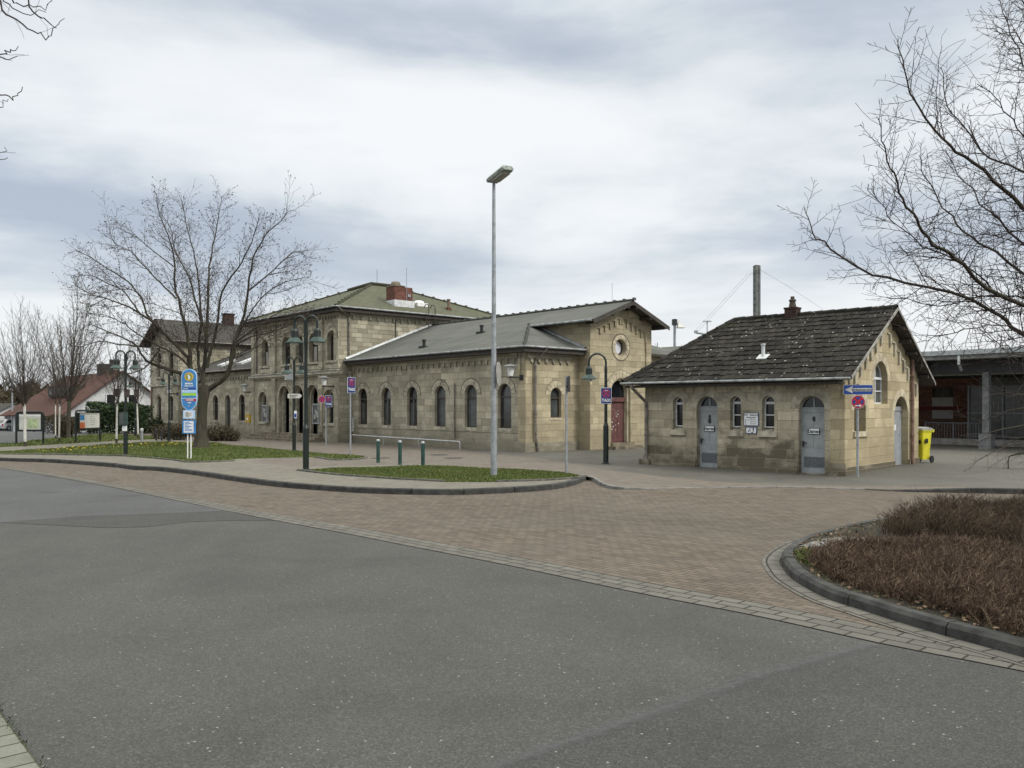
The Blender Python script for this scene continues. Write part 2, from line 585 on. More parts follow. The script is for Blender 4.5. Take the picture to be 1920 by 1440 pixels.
def bark(name, c1, c2, scale=9.0, green=None):
    m, nt, b, out = nodes_mat(name)
    t = NT(nt)
    o = t.n('TexCoord').outputs['Object']
    n = t.noise(t.mapping(o, scale=(1, 1, .25)), scale, 6, .7, .3)
    col = t.ramp(n, [(.3, c1), (.7, c2)])
    if green:
        n2 = t.noise(o, 1.7, 4, .6)
        col = t.mix(t.math('MULTIPLY', t.ramp(n2, [(.45, (0, 0, 0)), (.65, (1, 1, 1))]), .6), col, green)
    nt.links.new(col, b.inputs['Base Color'])
    b.inputs['Roughness'].default_value = .95
    b.inputs['Specular IOR Level'].default_value = .15
    bp = t.n('Bump', {'Strength': .8, 'Distance': .03, 'Height': n})
    nt.links.new(bp.outputs[0], b.inputs['Normal'])
    return m

def island_mat(name, stops, rough=.8, bump=False):
    m, nt, b, out = nodes_mat(name)
    t = NT(nt)
    isl = t.n('NewGeometry').outputs['Random Per Island']
    col = t.ramp(isl, stops)
    nt.links.new(col, b.inputs['Base Color'])
    b.inputs['Roughness'].default_value = rough
    b.inputs['Specular IOR Level'].default_value = .2
    return m

def glass(name, col=(.012, .014, .016), rough=.07, spec=.5, var=.5):
    m, nt, b, out = nodes_mat(name)
    t = NT(nt)
    o = t.n('TexCoord').outputs['Object']
    n = t.noise(o, 1.6, 3, .6)
    c = t.ramp(n, [(.3, tuple(x * (1 - var) for x in col)), (.7, tuple(x * (1 + var) for x in col))])
    nt.links.new(c, b.inputs['Base Color'])
    b.inputs['Roughness'].default_value = rough
    b.inputs['Specular IOR Level'].default_value = spec
    bp = t.n('Bump', {'Strength': .06, 'Distance': .02, 'Height': t.noise(o, 2.2, 2, .5)})
    nt.links.new(bp.outputs[0], b.inputs['Normal'])
    return m

M = {}
M['stone'] = stone('stone_front', (.435, .40, .31), (.51, .465, .36), (.28, .25, .19), bw=.62, rh=.285, stain=(.165, .15, .115), stain_amt=.8, tint=(.47, .40, .28), msize=.011)
M['stone_end'] = stone('stone_end', (.46, .40, .27), (.53, .465, .32), (.29, .255, .19), bw=.60, rh=.27, seed=3.3, stain=(.24, .205, .145), stain_amt=.6, tint=(.52, .42, .25), msize=.008)
M['stone_block'] = stone('stone_block', (.40, .37, .285), (.50, .465, .365), (.22, .20, .15), bw=.62, rh=.23, seed=8.1, stain=(.22, .20, .14), msize=.012)
M['stone_annex'] = stone('stone_annex', (.47, .425, .32), (.555, .50, .38), (.29, .255, .19), bw=.84, rh=.265, seed=5.2, stain=(.115, .10, .072), stain_amt=1.0, tint=(.46, .35, .21), msize=.008)
M['stone_gable'] = stone('stone_gable', (.52, .445, .285), (.59, .51, .345), (.33, .28, .195), bw=.66, rh=.27, seed=6.7, stain=(.25, .205, .135), stain_amt=.6, tint=(.55, .41, .23), msize=.006)
M['trim'] = plain('stone_trim', (.36, .33, .26), .9, var=.3, scale=3.5, bump=.4)
M['trim_end'] = plain('stone_trim_end', (.46, .405, .29), .9, var=.25, scale=3.5, bump=.4)
M['trim_dark'] = plain('stone_trim_dark', (.17, .145, .105), .92, var=.35, scale=4, bump=.5)
M['joint'] = plain('arch_joint', (.12, .105, .08), .95, var=.3)
M['felt'] = roof_felt('roof_felt', (.088, .092, .085), (.112, .116, .107), (.15, .155, .13), row=.9, w=7.0)
M['felt_green'] = roof_felt('roof_felt_green', (.088, .090, .062), (.112, .112, .076), (.085, .098, .050))
M['slate'] = roof_felt('roof_slate', (.046, .044, .040), (.064, .061, .055), (.075, .07, .058), row=.22, w=.3)
M['tile'] = tile_mat('roof_tile')
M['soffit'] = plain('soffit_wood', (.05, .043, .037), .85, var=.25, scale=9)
M['zinc'] = plain('zinc', (.42, .44, .45), .45, .55, var=.18, scale=5)
M['zinc_dull'] = plain('zinc_dull', (.27, .285, .29), .6, .1, var=.3, scale=4)
M['zinc_pale'] = plain('zinc_pale', (.55, .57, .58), .55, .15, var=.15, scale=5)
M['pipe'] = plain('old_downpipe', (.19, .17, .15), .6, .3, var=.35, scale=7)
M['rustpipe'] = plain('rusty_downpipe', (.20, .125, .095), .75, 0, var=.3, scale=7)
M['glass'] = glass('window_glass')
M['glass2'] = glass('window_glass_grey', (.06, .068, .066), .18)
M['glass3'] = glass('window_glass_sky', (.030, .034, .036), .10, .8)
M['curtain'] = plain('curtain', (.30, .29, .26), .9, var=.2)
M['glass_white'] = plain('milky_glass', (.66, .67, .72), .35, var=.04)
M['frame_brown'] = plain('frame_brown', (.045, .033, .028), .6, var=.2)
M['frame_white'] = plain('frame_white', (.62, .63, .64), .5, var=.12, scale=12)
M['door_grey'] = plain('door_grey', (.265, .285, .30), .55, var=.10, scale=5)
M['door_dark'] = plain('door_dark', (.03, .028, .026), .5, var=.2)
M['door_red'] = plain('door_red', (.115, .045, .042), .65, var=.18, scale=3)
M['kick'] = plain('kick_plate', (.13, .14, .155), .45, .3, var=.25, scale=40)
M['brick'] = stone('red_brick', (.165, .062, .045), (.215, .082, .06), (.17, .14, .12), bw=.24, rh=.075, stain=(.09, .05, .04), msize=.008, tint=(.15, .05, .04), base_dark=0, lichen=.05)
M['backwall'] = plain('canopy_backwall', (.30, .32, .31), .7, var=.35, scale=.9)
M['ceiling'] = plain('canopy_ceiling', (.26, .26, .25), .8, var=.2, scale=2)
M['barge'] = plain('barge_grey', (.26, .25, .225), .8, var=.3, scale=6)
M['mast'] = plain('mast_dark', (.11, .115, .11), .85, var=.25, scale=3)
M['wire'] = plain('wire_grey', (.22, .23, .24), .6)
M['column'] = plain('column_grey', (.16, .165, .17), .8, var=.2, scale=4)
M['brick_pale'] = stone('platform_brick', (.38, .18, .13), (.46, .225, .17), (.42, .34, .28), bw=.24, rh=.075, stain=(.16, .08, .06), msize=.008, tint=(.26, .1, .08), base_dark=0, lichen=.05)
M['brick_dark'] = stone('dark_brick', (.055, .030, .025), (.08, .042, .035), (.09, .075, .065), bw=.24, rh=.075, stain=(.04, .03, .025), msize=.008, tint=(.08, .035, .03), base_dark=0, lichen=.15)
M['band_red'] = plain('band_red', (.20, .035, .035), .6)
M['concrete'] = plain('concrete', (.30, .29, .27), .9, var=.2, scale=4, bump=.3)
M['galv'] = plain('galvanised', (.30, .32, .34), .55, .35, var=.16, scale=8)
M['green_post'] = plain('post_green', (.010, .017, .014), .4, .1, var=.2)
M['green_shade'] = plain('shade_green', (.035, .066, .058), .6, .1, var=.25, scale=8)
M['green_bollard'] = plain('bollard_green', (.018, .058, .048), .4, 0, var=.2)
M['white'] = plain('white_paint', (.72, .73, .72), .5, var=.06)
M['offwhite'] = plain('offwhite', (.55, .55, .52), .6, var=.1)
M['black'] = plain('black_paint', (.012, .012, .013), .45, var=.1)
M['dark'] = plain('dark_metal', (.03, .03, .032), .5, .2, var=.2)
M['sign_blue'] = plain('sign_blue', (.012, .055, .27), .4, var=.1, scale=5)
M['sign_navy'] = plain('sign_navy', (.015, .035, .15), .4, var=.12, scale=5)
M['sign_red'] = plain('sign_red', (.43, .015, .035), .4, var=.12, scale=5)
M['sign_red2'] = plain('sign_red_faded', (.26, .022, .08), .45, var=.12, scale=5)
M['sign_white'] = plain('sign_white', (.70, .72, .74), .4, var=.05)
M['bus_blue'] = plain('bus_blue', (.045, .20, .47), .35, var=.06)
M['bus_pale'] = plain('bus_pale', (.38, .56, .78), .4, var=.04)
M['bus_lime'] = plain('bus_lime', (.32, .60, .07), .4, var=.05)
M['yellow'] = plain('bin_yellow', (.62, .57, .025), .45, var=.14, scale=3)
M['post_yellow'] = plain('mailbox_yellow', (.55, .36, .03), .4, var=.08)
M['rubber'] = plain('rubber', (.015, .015, .015), .8, var=.1)
M['lid_grey'] = plain('lid_grey', (.33, .33, .30), .5, var=.1)
M['white_wall'] = plain('white_render', (.50, .51, .52), .9, var=.12, scale=1.2)
M['roof_red'] = roof_felt('roof_red', (.080, .036, .027), (.112, .049, .036), (.06, .042, .034), row=.33, w=.25)
M['kerb'] = plain('kerb_stone', (.040, .040, .038), .85, var=.32, scale=4.5, bump=.5, tcol=(.070, .070, .063))
M['kerb_pale'] = plain('kerb_pale', (.16, .155, .145), .85, var=.25, scale=4, bump=.4)
M['edging'] = plain('edging_stone', (.11, .105, .09), .9, var=.3, scale=5, bump=.5)
M['soil'] = plain('soil', (.040, .032, .022), 1, var=.4, scale=14, bump=1.0, tcol=(.075, .075, .035))
M['turf'] = plain('turf', (.070, .088, .026), 1, var=.35, scale=5, bump=1.0, tcol=(.075, .085, .03))
M['asphalt'] = asphalt('asphalt', (.061, .061, .0575), big=.26)
M['asphalt_blue'] = asphalt('asphalt_pale', (.070, .0725, .075), speck=.3, big=.2)
M['asphalt_dark'] = asphalt('asphalt_patch', (.045, .0455, .0435), speck=.3, big=.3)
M['asphalt_right'] = asphalt('asphalt_right', (.050, .051, .0488), speck=.5, big=.25)
M['asphalt_grey'] = asphalt('asphalt_plaza', (.102, .098, .087), speck=.1, big=.25)
M['seam'] = seam_mat('seam_dust', (.098, .102, .106))
e0, e1 = G(960, 1062), G(1650, 1207)
LANE_ROT = -math.atan2(e1.y - e0.y, e1.x - e0.x)
M['lane'] = paving('lane_brick', (.108, .088, .069), (.158, .130, .102), (.060, .051, .041), .205, .102, LANE_ROT, .008, var=.35, dirt=(.15, .135, .115))
M['strip'] = paving('gutter_blocks', (.128, .122, .107), (.165, .158, .138), (.028, .026, .022), .30, .15, 0, .012, var=.3, use_uv=True)
M['pavement'] = paving('pavement_block', (.17, .16, .133), (.21, .196, .162), (.13, .12, .10), .20, .10, .15, .005, var=.35, dirt=(.16, .15, .125))
M['plaza'] = paving('plaza_block', (.148, .127, .107), (.19, .163, .137), (.12, .105, .09), .21, .105, .7, .006, var=.45, dirt=(.15, .14, .12))
M['slabs'] = paving('slab_blocks', (.17, .178, .145), (.205, .21, .175), (.06, .065, .035), .20, .17, 0, .010, var=.3, use_uv=True, off=0.0)
M['field'] = plain('far_ground', (.10, .10, .07), 1, var=.3, scale=.08)
M['bark'] = bark('bark_grey', (.030, .026, .021), (.085, .075, .06), 7, (.065, .07, .042))
M['twig'] = island_mat('twigs', [(0, (.045, .036, .031)), (.6, (.075, .060, .052)), (1, (.11, .088, .07))])
M['twig_dark'] = island_mat('twigs_dark', [(0, (.022, .016, .014)), (.6, (.04, .03, .026)), (1, (.065, .05, .042))])
M['twig_red'] = island_mat('twigs_red', [(0, (.038, .025, .018)), (.45, (.074, .048, .034)), (.8, (.12, .080, .055)), (1, (.21, .155, .10))])
M['twig_hedge'] = island_mat('twigs_hedge', [(0, (.034, .025, .018)), (.5, (.068, .046, .032)), (.85, (.105, .075, .048)), (1, (.16, .13, .08))])
M['lime'] = plain('lime_wash', (.56, .55, .50), .9, var=.15, scale=5)
M['grass'] = island_mat('grass_blades', [(0, (.030, .048, .014)), (.5, (.058, .085, .024)), (.82, (.095, .12, .040)), (1, (.20, .19, .10))])
M['grass'].node_tree.nodes.clear()
_nt = M['grass'].node_tree; _t = NT(_nt); _o = _nt.nodes.new('ShaderNodeOutputMaterial'); _b = _nt.nodes.new('ShaderNodeBsdfPrincipled'); _nt.links.new(_b.outputs[0], _o.inputs[0])
_c = _t.ramp(_t.n('NewGeometry').outputs['Random Per Island'], [(0, (.050, .074, .018)), (.5, (.085, .118, .030)), (.82, (.125, .155, .048)), (1, (.21, .21, .10))])
_n = _t.noise(_t.n('TexCoord').outputs['Object'], .9, 5, .65)
_c = _t.mix(_t.math('MULTIPLY', _t.ramp(_n, [(.46, (0, 0, 0)), (.70, (1, 1, 1))]), .38), _c, (.13, .12, .045))
_nt.links.new(_c, _b.inputs['Base Color']); _b.inputs['Roughness'].default_value = .8; _b.inputs['Specular IOR Level'].default_value = .15
M['leaf_dead'] = island_mat('dead_leaves', [(0, (.06, .038, .02)), (.45, (.13, .085, .05)), (.8, (.23, .155, .10)), (1, (.32, .25, .18))])
M['flower'] = island_mat('yellow_leaves', [(0, (.50, .36, .02)), (1, (.62, .50, .05))])
M['evergreen'] = island_mat('evergreen_leaves', [(0, (.012, .022, .010)), (.6, (.024, .042, .018)), (1, (.05, .075, .03))])
M['bushbrown'] = island_mat('brown_bush', [(0, (.03, .026, .016)), (1, (.075, .06, .036))])
# ------------------------------------------------------------------ ground
FA, FB = G(1260, 916), G(1600, 917)
def sstep(t):
    t = max(0.0, min(1.0, t))
    return t * t * (3 - 2 * t)
def zg(x, y):
    """height of the paved forecourt: level with the kerb tops, dropped to the lane at the flush kerb, falling off far left"""
    p = Vector((x, y))
    a, b = FA.xy, FB.xy
    t = max(0.0, min(1.0, (p - a).dot(b - a) / (b - a).length_squared))
    dv = p - (a + (b - a) * t)
    dx = dv.x * (2.6 if t <= 0.0 and dv.x < 0 else (2.6 if t >= 1.0 and dv.x > 0 else 1.0))
    w = sstep(1 - math.hypot(dx, dv.y) / 7.0)
    z = .12 - .105 * w
    if y > 60 and x < -24:
        z -= 1.0 * sstep((y - 62) / 24) * sstep((-x - .36 * y) / 12)
    return z
def GP(px, py, up=0.0):
    z = .12
    for _ in range(8):
        p = G(px, py, z)
        z = zg(p.x, p.y)
    return Vector((p.x, p.y, z + up))

def catmull(pts, step=.25):
    pts = [Vector((p[0], p[1])) for p in pts]
    out = []
    for i in range(len(pts) - 1):
        p0, p1, p2, p3 = pts[max(i - 1, 0)], pts[i], pts[i + 1], pts[min(i + 2, len(pts) - 1)]
        n = max(1, int((p2 - p1).length / step))
        for k in range(n):
            t = k / n
            out.append(.5 * ((2 * p1) + (p2 - p0) * t + (2 * p0 - 5 * p1 + 4 * p2 - p3) * t * t + (3 * p1 - p0 - 3 * p2 + p3) * t ** 3))
    out.append(pts[-1])
    return out

def normals2(pts):
    out = []
    for i in range(len(pts)):
        d = pts[min(i + 1, len(pts) - 1)] - pts[max(i - 1, 0)]
        d = Vector((d.x, d.y)).normalized()
        out.append(Vector((-d.y, d.x)))
    return out

KERB_PX = [(-700, 846), (-400, 850), (-150, 856), (0, 864.5), (80, 867), (146, 871), (219, 877), (252, 881.5), (292, 883), (365, 891), (437, 902),
           (510, 912), (583, 918.5), (693, 925.5), (795, 928), (870, 928), (945, 925), (1020, 920), (1065, 913), (1090, 905), (1102, 899)]
KERB = catmull([G(*p) for p in KERB_PX])
FLUSH = catmull([G(*p) for p in [(1102, 899), (1115, 904), (1127, 911), (1150, 917.5), (1200, 918.3), (1298, 915.7), (1411, 914.5), (1500, 915.5), (1600, 918), (1622, 918.6)]])
FLUSH = FLUSH[0:1] + [p for p in FLUSH[1:]]
KERB_R = catmull([G(*p) for p in [(1622, 918.6), (1660, 921), (1720, 923), (1800, 924.5), (1920, 927), (2100, 931), (2600, 945)]])

def kerb_line(name, pts, top, depth=.14, stone_len=1.0, mat='kerb', base=-.06, cham=.02, side=1):
    """row of kerb stones: pts is the outer foot line, the stones lie to its left (side=1)"""
    mb = MB()
    nr = normals2(pts)
    acc, start = 0.0, 0
    runs = []
    for i in range(1, len(pts)):
        acc += (pts[i] - pts[i - 1]).length
        if acc >= stone_len or i == len(pts) - 1:
            runs.append((start, i)); start = i; acc = 0.0
    rnd_ = random.Random(4)
    for a, b in runs:
        jz = rnd_.uniform(-.006, .006)
        sec = []
        for i in range(a, b + 1):
            p = pts[i].copy()
            if i == a and b > a: p += (pts[a + 1] - pts[a]).normalized() * .008
            if i == b and b > a: p -= (pts[b] - pts[b - 1]).normalized() * .008
            n = nr[i] * side
            q = p + n * depth
            h = top(q.x, q.y) + jz
            row = []
            for d, z in ((0, base), (.004, h - cham), (cham, h), (depth, h), (depth, base)):
                r = p + n * d
                row.append((r.x, r.y, z))
            sec.append(row)
        for k in range(len(sec) - 1):
            for j in range(4):
                mb.poly([sec[k][j], sec[k + 1][j], sec[k + 1][j + 1], sec[k][j + 1]])
        mb.poly(sec[0]); mb.poly(sec[-1][::-1])
    o = mb.build(name, M[mat])
    return tag(o, kind='structure')

def bigsheet(name, poly, z, mat, extra=None, kind='structure'):
    mb = MB()
    for tri in cdt_tris(poly, []):
        mb.poly([(u, v, z) for u, v in tri], [(u, v) for u, v in tri])
    return tag(mb.build(name, M[mat]), kind=kind)

# far ground to the horizon
bigsheet('ground', [(-900, -300), (900, -300), (900, 1500), (-900, 1500)], -1.05, 'field')

EDGE_PX = [(-700, 850), (-400, 857), (-150, 867), (0, 878), (197, 911), (270, 926), (419, 957), (510, 975), (650, 1001), (750, 1021), (960, 1062), (1185, 1110), (1425, 1157),
           (1650, 1207), (1920, 1260), (2300, 1340)]
EDGE = catmull([G(*p) for p in EDGE_PX], .3)
en = normals2(EDGE)
STRIP = [p + n * (.46 if G(700, 1010).x < p.x else .46 * max(.35, 1 - (G(700, 1010).x - p.x) * .04)) for p, n in zip(EDGE, en)]
road_poly = [(p.x, p.y) for p in EDGE] + [(30, 3), (30, -30), (-60, -30), (-60, 40)]
bigsheet('road', road_poly, 0.0, 'asphalt')
bigsheet('road_patch', [tuple(G(*p).xy) for p in [(-300, 905), (-60, 880), (0, 879.5), (197, 912.5), (270, 927.5), (422, 957.5), (330, 962), (150, 968), (0, 980), (-300, 1010)]], .004, 'asphalt_blue')
bigsheet('road_repair', [tuple(G(*p).xy) for p in [(0, 980), (150, 968), (330, 962), (422, 957.5), (470, 968), (515, 977), (440, 976), (350, 979), (280, 988), (200, 990), (120, 986)]], .004, 'asphalt_dark')
bigsheet('road_overlay', [tuple(G(*p).xy) for p in [(880, 1475), (940, 1440), (1180, 1360), (1300, 1318), (1420, 1275), (1530, 1242), (1648, 1209), (1920, 1262), (2300, 1343), (2300, 1800), (880, 1800)]], .004, 'asphalt_right')
sp = catmull([G(*p) for p in [(800, 1492), (940, 1438), (1180, 1355), (1300, 1313), (1420, 1272), (1530, 1240), (1640, 1210)]], .1)
mb = MB(); nn = normals2(sp); s = 0
for i in range(len(sp) - 1):
    l = (sp[i + 1] - sp[i]).length
    q = [sp[i] - nn[i] * .10, sp[i + 1] - nn[i + 1] * .10, sp[i + 1] + nn[i + 1] * .13, sp[i] + nn[i] * .13]
    mb.poly([(p.x, p.y, .008) for p in q], [(s, 0), (s + l, 0), (s + l, 1), (s, 1)]); s += l
tag(mb.build('road_seam', M['seam']), kind='structure')
# gutter strip of grey blocks
mb = MB(); s = 0
for i in range(len(EDGE) - 1):
    l = (EDGE[i + 1] - EDGE[i]).length
    w0, w1 = (STRIP[i] - EDGE[i]).length, (STRIP[i + 1] - EDGE[i + 1]).length
    mb.poly([(EDGE[i].x, EDGE[i].y, .006), (EDGE[i + 1].x, EDGE[i + 1].y, .006), (STRIP[i + 1].x, STRIP[i + 1].y, .006), (STRIP[i].x, STRIP[i].y, .006)],
            [(s, 0), (s + l, 0), (s + l, w1), (s, w0)]); s += l
tag(mb.build('gutter_strip', M['strip']), kind='structure')
# brick lane
lane_poly = [(p.x, p.y) for p in STRIP] + [(30, 5), (30, 16)] + [(p.x, p.y) for p in reversed(KERB_R)] + [(p.x, p.y) for p in reversed(FLUSH[:-1])] + [(p.x, p.y) for p in reversed(KERB[:-1])]
bigsheet('lane', lane_poly, .003, 'lane')
kerb_line('kerb', KERB, lambda x, y: zg(x, y) + .004, .14)
kerb_line('flush_kerb', FLUSH, lambda x, y: zg(x, y) + .006, .10, 1.0, 'kerb_pale', cham=.012)
kerb_line('kerb_far', KERB_R, lambda x, y: zg(x, y) + .004)
# concrete slabs at the near left corner
_a, _b = G(0, 1338), G(75, 1440)
sl = catmull([_a + (_b - _a) * k for k in (-9, -6, -3, -1, 0, .45, 1, 2, 4, 6, 9)], .2)
mb = MB(); nn = normals2(sl); s = 0
for i in range(len(sl) - 1):
    l = (sl[i + 1] - sl[i]).length
    a, b = sl[i] - nn[i] * 2.6, sl[i + 1] - nn[i + 1] * 2.6
    mb.poly([(a.x, a.y, .012), (b.x, b.y, .012), (sl[i + 1].x, sl[i + 1].y, .012), (sl[i].x, sl[i].y, .012)], [(0, s), (0, s + l), (2.6, s + l), (2.6, s)])
    s += l
tag(mb.build('path_slabs', M['slabs']), kind='structure')
mb = MB(); rg = random.Random(2)
for k in range(1100):
    i = rg.randrange(len(sl) - 1)
    c = sl[i].lerp(sl[i + 1], rg.random()) + nn[i] * rg.gauss(.0, .012)
    a = rg.uniform(0, 6.28); hgt = rg.uniform(.008, .03)
    mb.poly([(c.x - .005 * math.cos(a), c.y - .005 * math.sin(a), .006), (c.x + .005 * math.cos(a), c.y + .005 * math.sin(a), .006), (c.x + rg.gauss(0, .012), c.y + rg.gauss(0, .012), hgt + .006)])
tag(mb.build('joint_weeds', M['evergreen']), 'green weeds in the joint between slabs and asphalt', 'weeds', kind='stuff')

# ---- forecourt: one triangulation shared by its surfaces
def off(pts, d):
    nr = normals2(pts)
    return [p + n * d for p, n in zip(pts, nr)]
inner = off(KERB, .14) + off(FLUSH, .10)[4:] + off(KERB_R, .14)[1:]
dom = [(p.x, p.y) for p in inner] + [(70, 16), (70, 110), (-130, 110), (-130, 40)]
LAWN = [GP(*p) for p in [(-420, 846), (-150, 849), (0, 852), (120, 853.5), (233, 855.7), (321, 863), (350, 867.2), (401, 866.7), (440, 865), (437, 861), (500, 859), (583, 857.5), (623, 862.5), (660, 862), (678, 860), (688, 857.5), (671, 854.6), (547, 845), (437, 834.8), (401, 830.5), (360, 829.5),
                         (306, 828.3), (270, 830), (182, 835), (91, 842), (0, 846.5), (-150, 848)]]
LAWN2 = [GP(*p) for p in [(556, 882.5), (620, 890), (720, 897.5), (807, 902.5), (832, 904), (930, 904), (1032, 901), (1088, 897), (1092, 894), (1087, 892), (1045, 886), (940, 880), (857, 875), (795, 874.5), (700, 876), (620, 878.5)]]
LAWN3 = [GP(*p) for p in [(-300, 848), (-150, 845), (0, 838.5), (60, 836), (130, 832), (219, 826.5), (290, 823.5), (292, 818), (200, 814), (120, 819), (60, 826), (30, 831), (-60, 834), (-300, 838)]]
PATH = [GP(*p) for p in [(-300, 848.5), (-150, 848), (0, 846.5), (91, 842), (182, 835), (270, 830), (306, 828.3), (360, 829.5), (401, 830.5), (400, 825), (330, 822), (290, 823.5), (219, 826.5), (130, 832), (60, 836), (0, 838.5), (-150, 845)]]
PAVE = [GP(*p) for p in [(-500, 842), (0, 850), (233, 853), (401, 862), (500, 858), (470, 866.5), (560, 875), (620, 874), (800, 870), (1000, 882), (1095, 890), (1102, 897)]] + [Vector((p.x, p.y, 0)) for p in reversed(inner[:len(KERB)])]
ROADL = [GP(*p) for p in [(-500, 838), (-60, 834), (30, 831), (60, 826), (120, 819), (200, 811), (200, 800), (120, 800), (0, 800), (-300, 802), (-600, 806)]]
GREY = [GP(*p) for p in [(860, 846), (1000, 858), (1062, 866), (1130, 880), (1240, 893), (1330, 902), (1420, 907), (1640, 912), (1920, 915), (2400, 922), (2600, 850), (1900, 838), (1500, 836), (1200, 826), (985, 838)]]
def inp(c, poly): return pip(c, poly)
REG = [('lawn', LAWN, 'turf'), ('lawn', LAWN2, 'turf'), ('lawn', LAWN3, 'turf'), ('path', PATH, 'pavement'), ('side_road', ROADL, 'asphalt_blue'), ('pavement', PAVE, 'pavement'), ('forecourt', GREY, 'asphalt_grey')]
vs, es = [Vector(p) for p in dom], [(i, (i + 1) % len(dom)) for i in range(len(dom))]
for _, pl, _m in REG:
    b = len(vs); vs += [Vector((p.x, p.y)) for p in pl]; es += [(b + i, b + (i + 1) % len(pl)) for i in range(len(pl))]
y = 14.0
while y < 110:
    stp = .8 if y < 32 else (2.5 if y < 60 else 6)
    x = -.75 * y - 4
    while x < .75 * y + 4:
        if pip((x, y), dom): vs.append(Vector((x + .05, y)))
        x += stp
    y += stp
res = delaunay_2d_cdt(vs, es, [], 0, 1e-5)
bm_ = [MB() for _ in REG] + [MB()]
for f in res[2]:
    p = [res[0][k] for k in f]
    c = (sum(q.x for q in p) / 3, sum(q.y for q in p) / 3)
    if not pip(c, dom): continue
    k = next((i for i, r in enumerate(REG) if pip(c, r[1])), len(REG))
    bm_[k].poly([(q.x, q.y, zg(q.x, q.y)) for q in p], [(q.x, q.y) for q in p])
for k, r in enumerate(REG):
    tag(bm_[k].build(r[0], M[r[2]]), kind='structure')
tag(bm_[-1].build('plaza', M['plaza']), kind='structure')
# lawn edgings
def edging(pts, name='lawn_edging'):
    pl = catmull(pts, .25)
    return kerb_line(name, pl, lambda x, y: zg(x, y) + .05, .06, .9, 'edging', base=-.05, cham=.01)
edging([p.xy for p in LAWN[1:9]])
edging([GP(*p).xy for p in [(590, 858), (623, 863), (660, 862.8), (682, 860.5), (690, 857.5)]])
edging([p.xy for p in LAWN2[0:5]])
edging([p.xy for p in LAWN2[5:9]])
# manhole covers and drain
for i, (px, py) in enumerate([(850, 859), (822, 853), (713, 859)]):
    c = GP(px, py)
    mb = MB(); mb.lathe([(0.0, .006), (.34, .006), (.34, -.02)], (0, 0, 0), 20)
    o = mb.build('manhole_cover', M['dark']); o.location = c
    tag(o, ['dark round manhole cover farthest right in the forecourt paving', 'dark round manhole cover nearest the station wall', 'dark round manhole cover left of the first bollard'][i], 'manhole cover', 'manhole covers in the forecourt')

# ------------------------------------------------------------------ grass
def grass(name, poly, n, hmin, hmax, seed, extra=None):
    rg = random.Random(seed)
    xs = [p.x for p in poly]; ys = [p.y for p in poly]
    mb = MB(); k = 0
    while k < n:
        x, y = rg.uniform(min(xs), max(xs)), rg.uniform(min(ys), max(ys))
        if not pip((x, y), poly): continue
        k += 1
        z = zg(x, y) if extra is None else extra
        hh = rg.uniform(hmin, hmax) * (1 + .5 * math.sin(x * 1.7 + y) * math.sin(y * 1.3))
        a = rg.uniform(0, math.pi)
        w = hh * .16 + .006 + y * .0004
        dx, dy = math.cos(a) * w, math.sin(a) * w
        lx, ly = rg.gauss(0, hh * .5), rg.gauss(0, hh * .5)
        mb.poly([(x - dx, y - dy, z - .01), (x + dx, y + dy, z - .01), (x + lx, y + ly, z + hh)], None)
    o = mb.build(name, M['grass'])
    return o
tag(grass('grass', LAWN2, 42000, .018, .050, 1), 'short green grass on the small traffic island lawn', 'grass', kind='stuff')
tag(grass('grass', LAWN, 46000, .018, .055, 2), 'short green grass around the big bare tree', 'grass', kind='stuff')
tag(grass('grass', LAWN3, 12000, .02, .07, 3), 'short grass strip behind the footpath', 'grass', kind='stuff')
mb = MB(); rg = random.Random(5)
band = [GP(*p) for p in [(70, 844), (182, 836.5), (270, 831.5), (380, 831), (420, 836), (330, 838), (250, 839), (150, 845), (80, 849)]]
for k in range(420):
    x, y = rg.uniform(min(p.x for p in band), max(p.x for p in band)), rg.uniform(min(p.y for p in band), max(p.y for p in band))
    if not pip((x, y), band): continue
    z = zg(x, y) + rg.uniform(.03, .08); s_ = rg.uniform(.02, .045); a = rg.uniform(0, 6.28)
    mb.poly([(x + s_ * math.cos(a + q), y + s_ * math.sin(a + q), z + rg.uniform(-.015, .03)) for q in (0, 1.6, 3.1, 4.7)])
tag(mb.build('flowers', M['flower']), 'yellow blossoms scattered in the lawn by the footpath', 'flowers', kind='stuff')
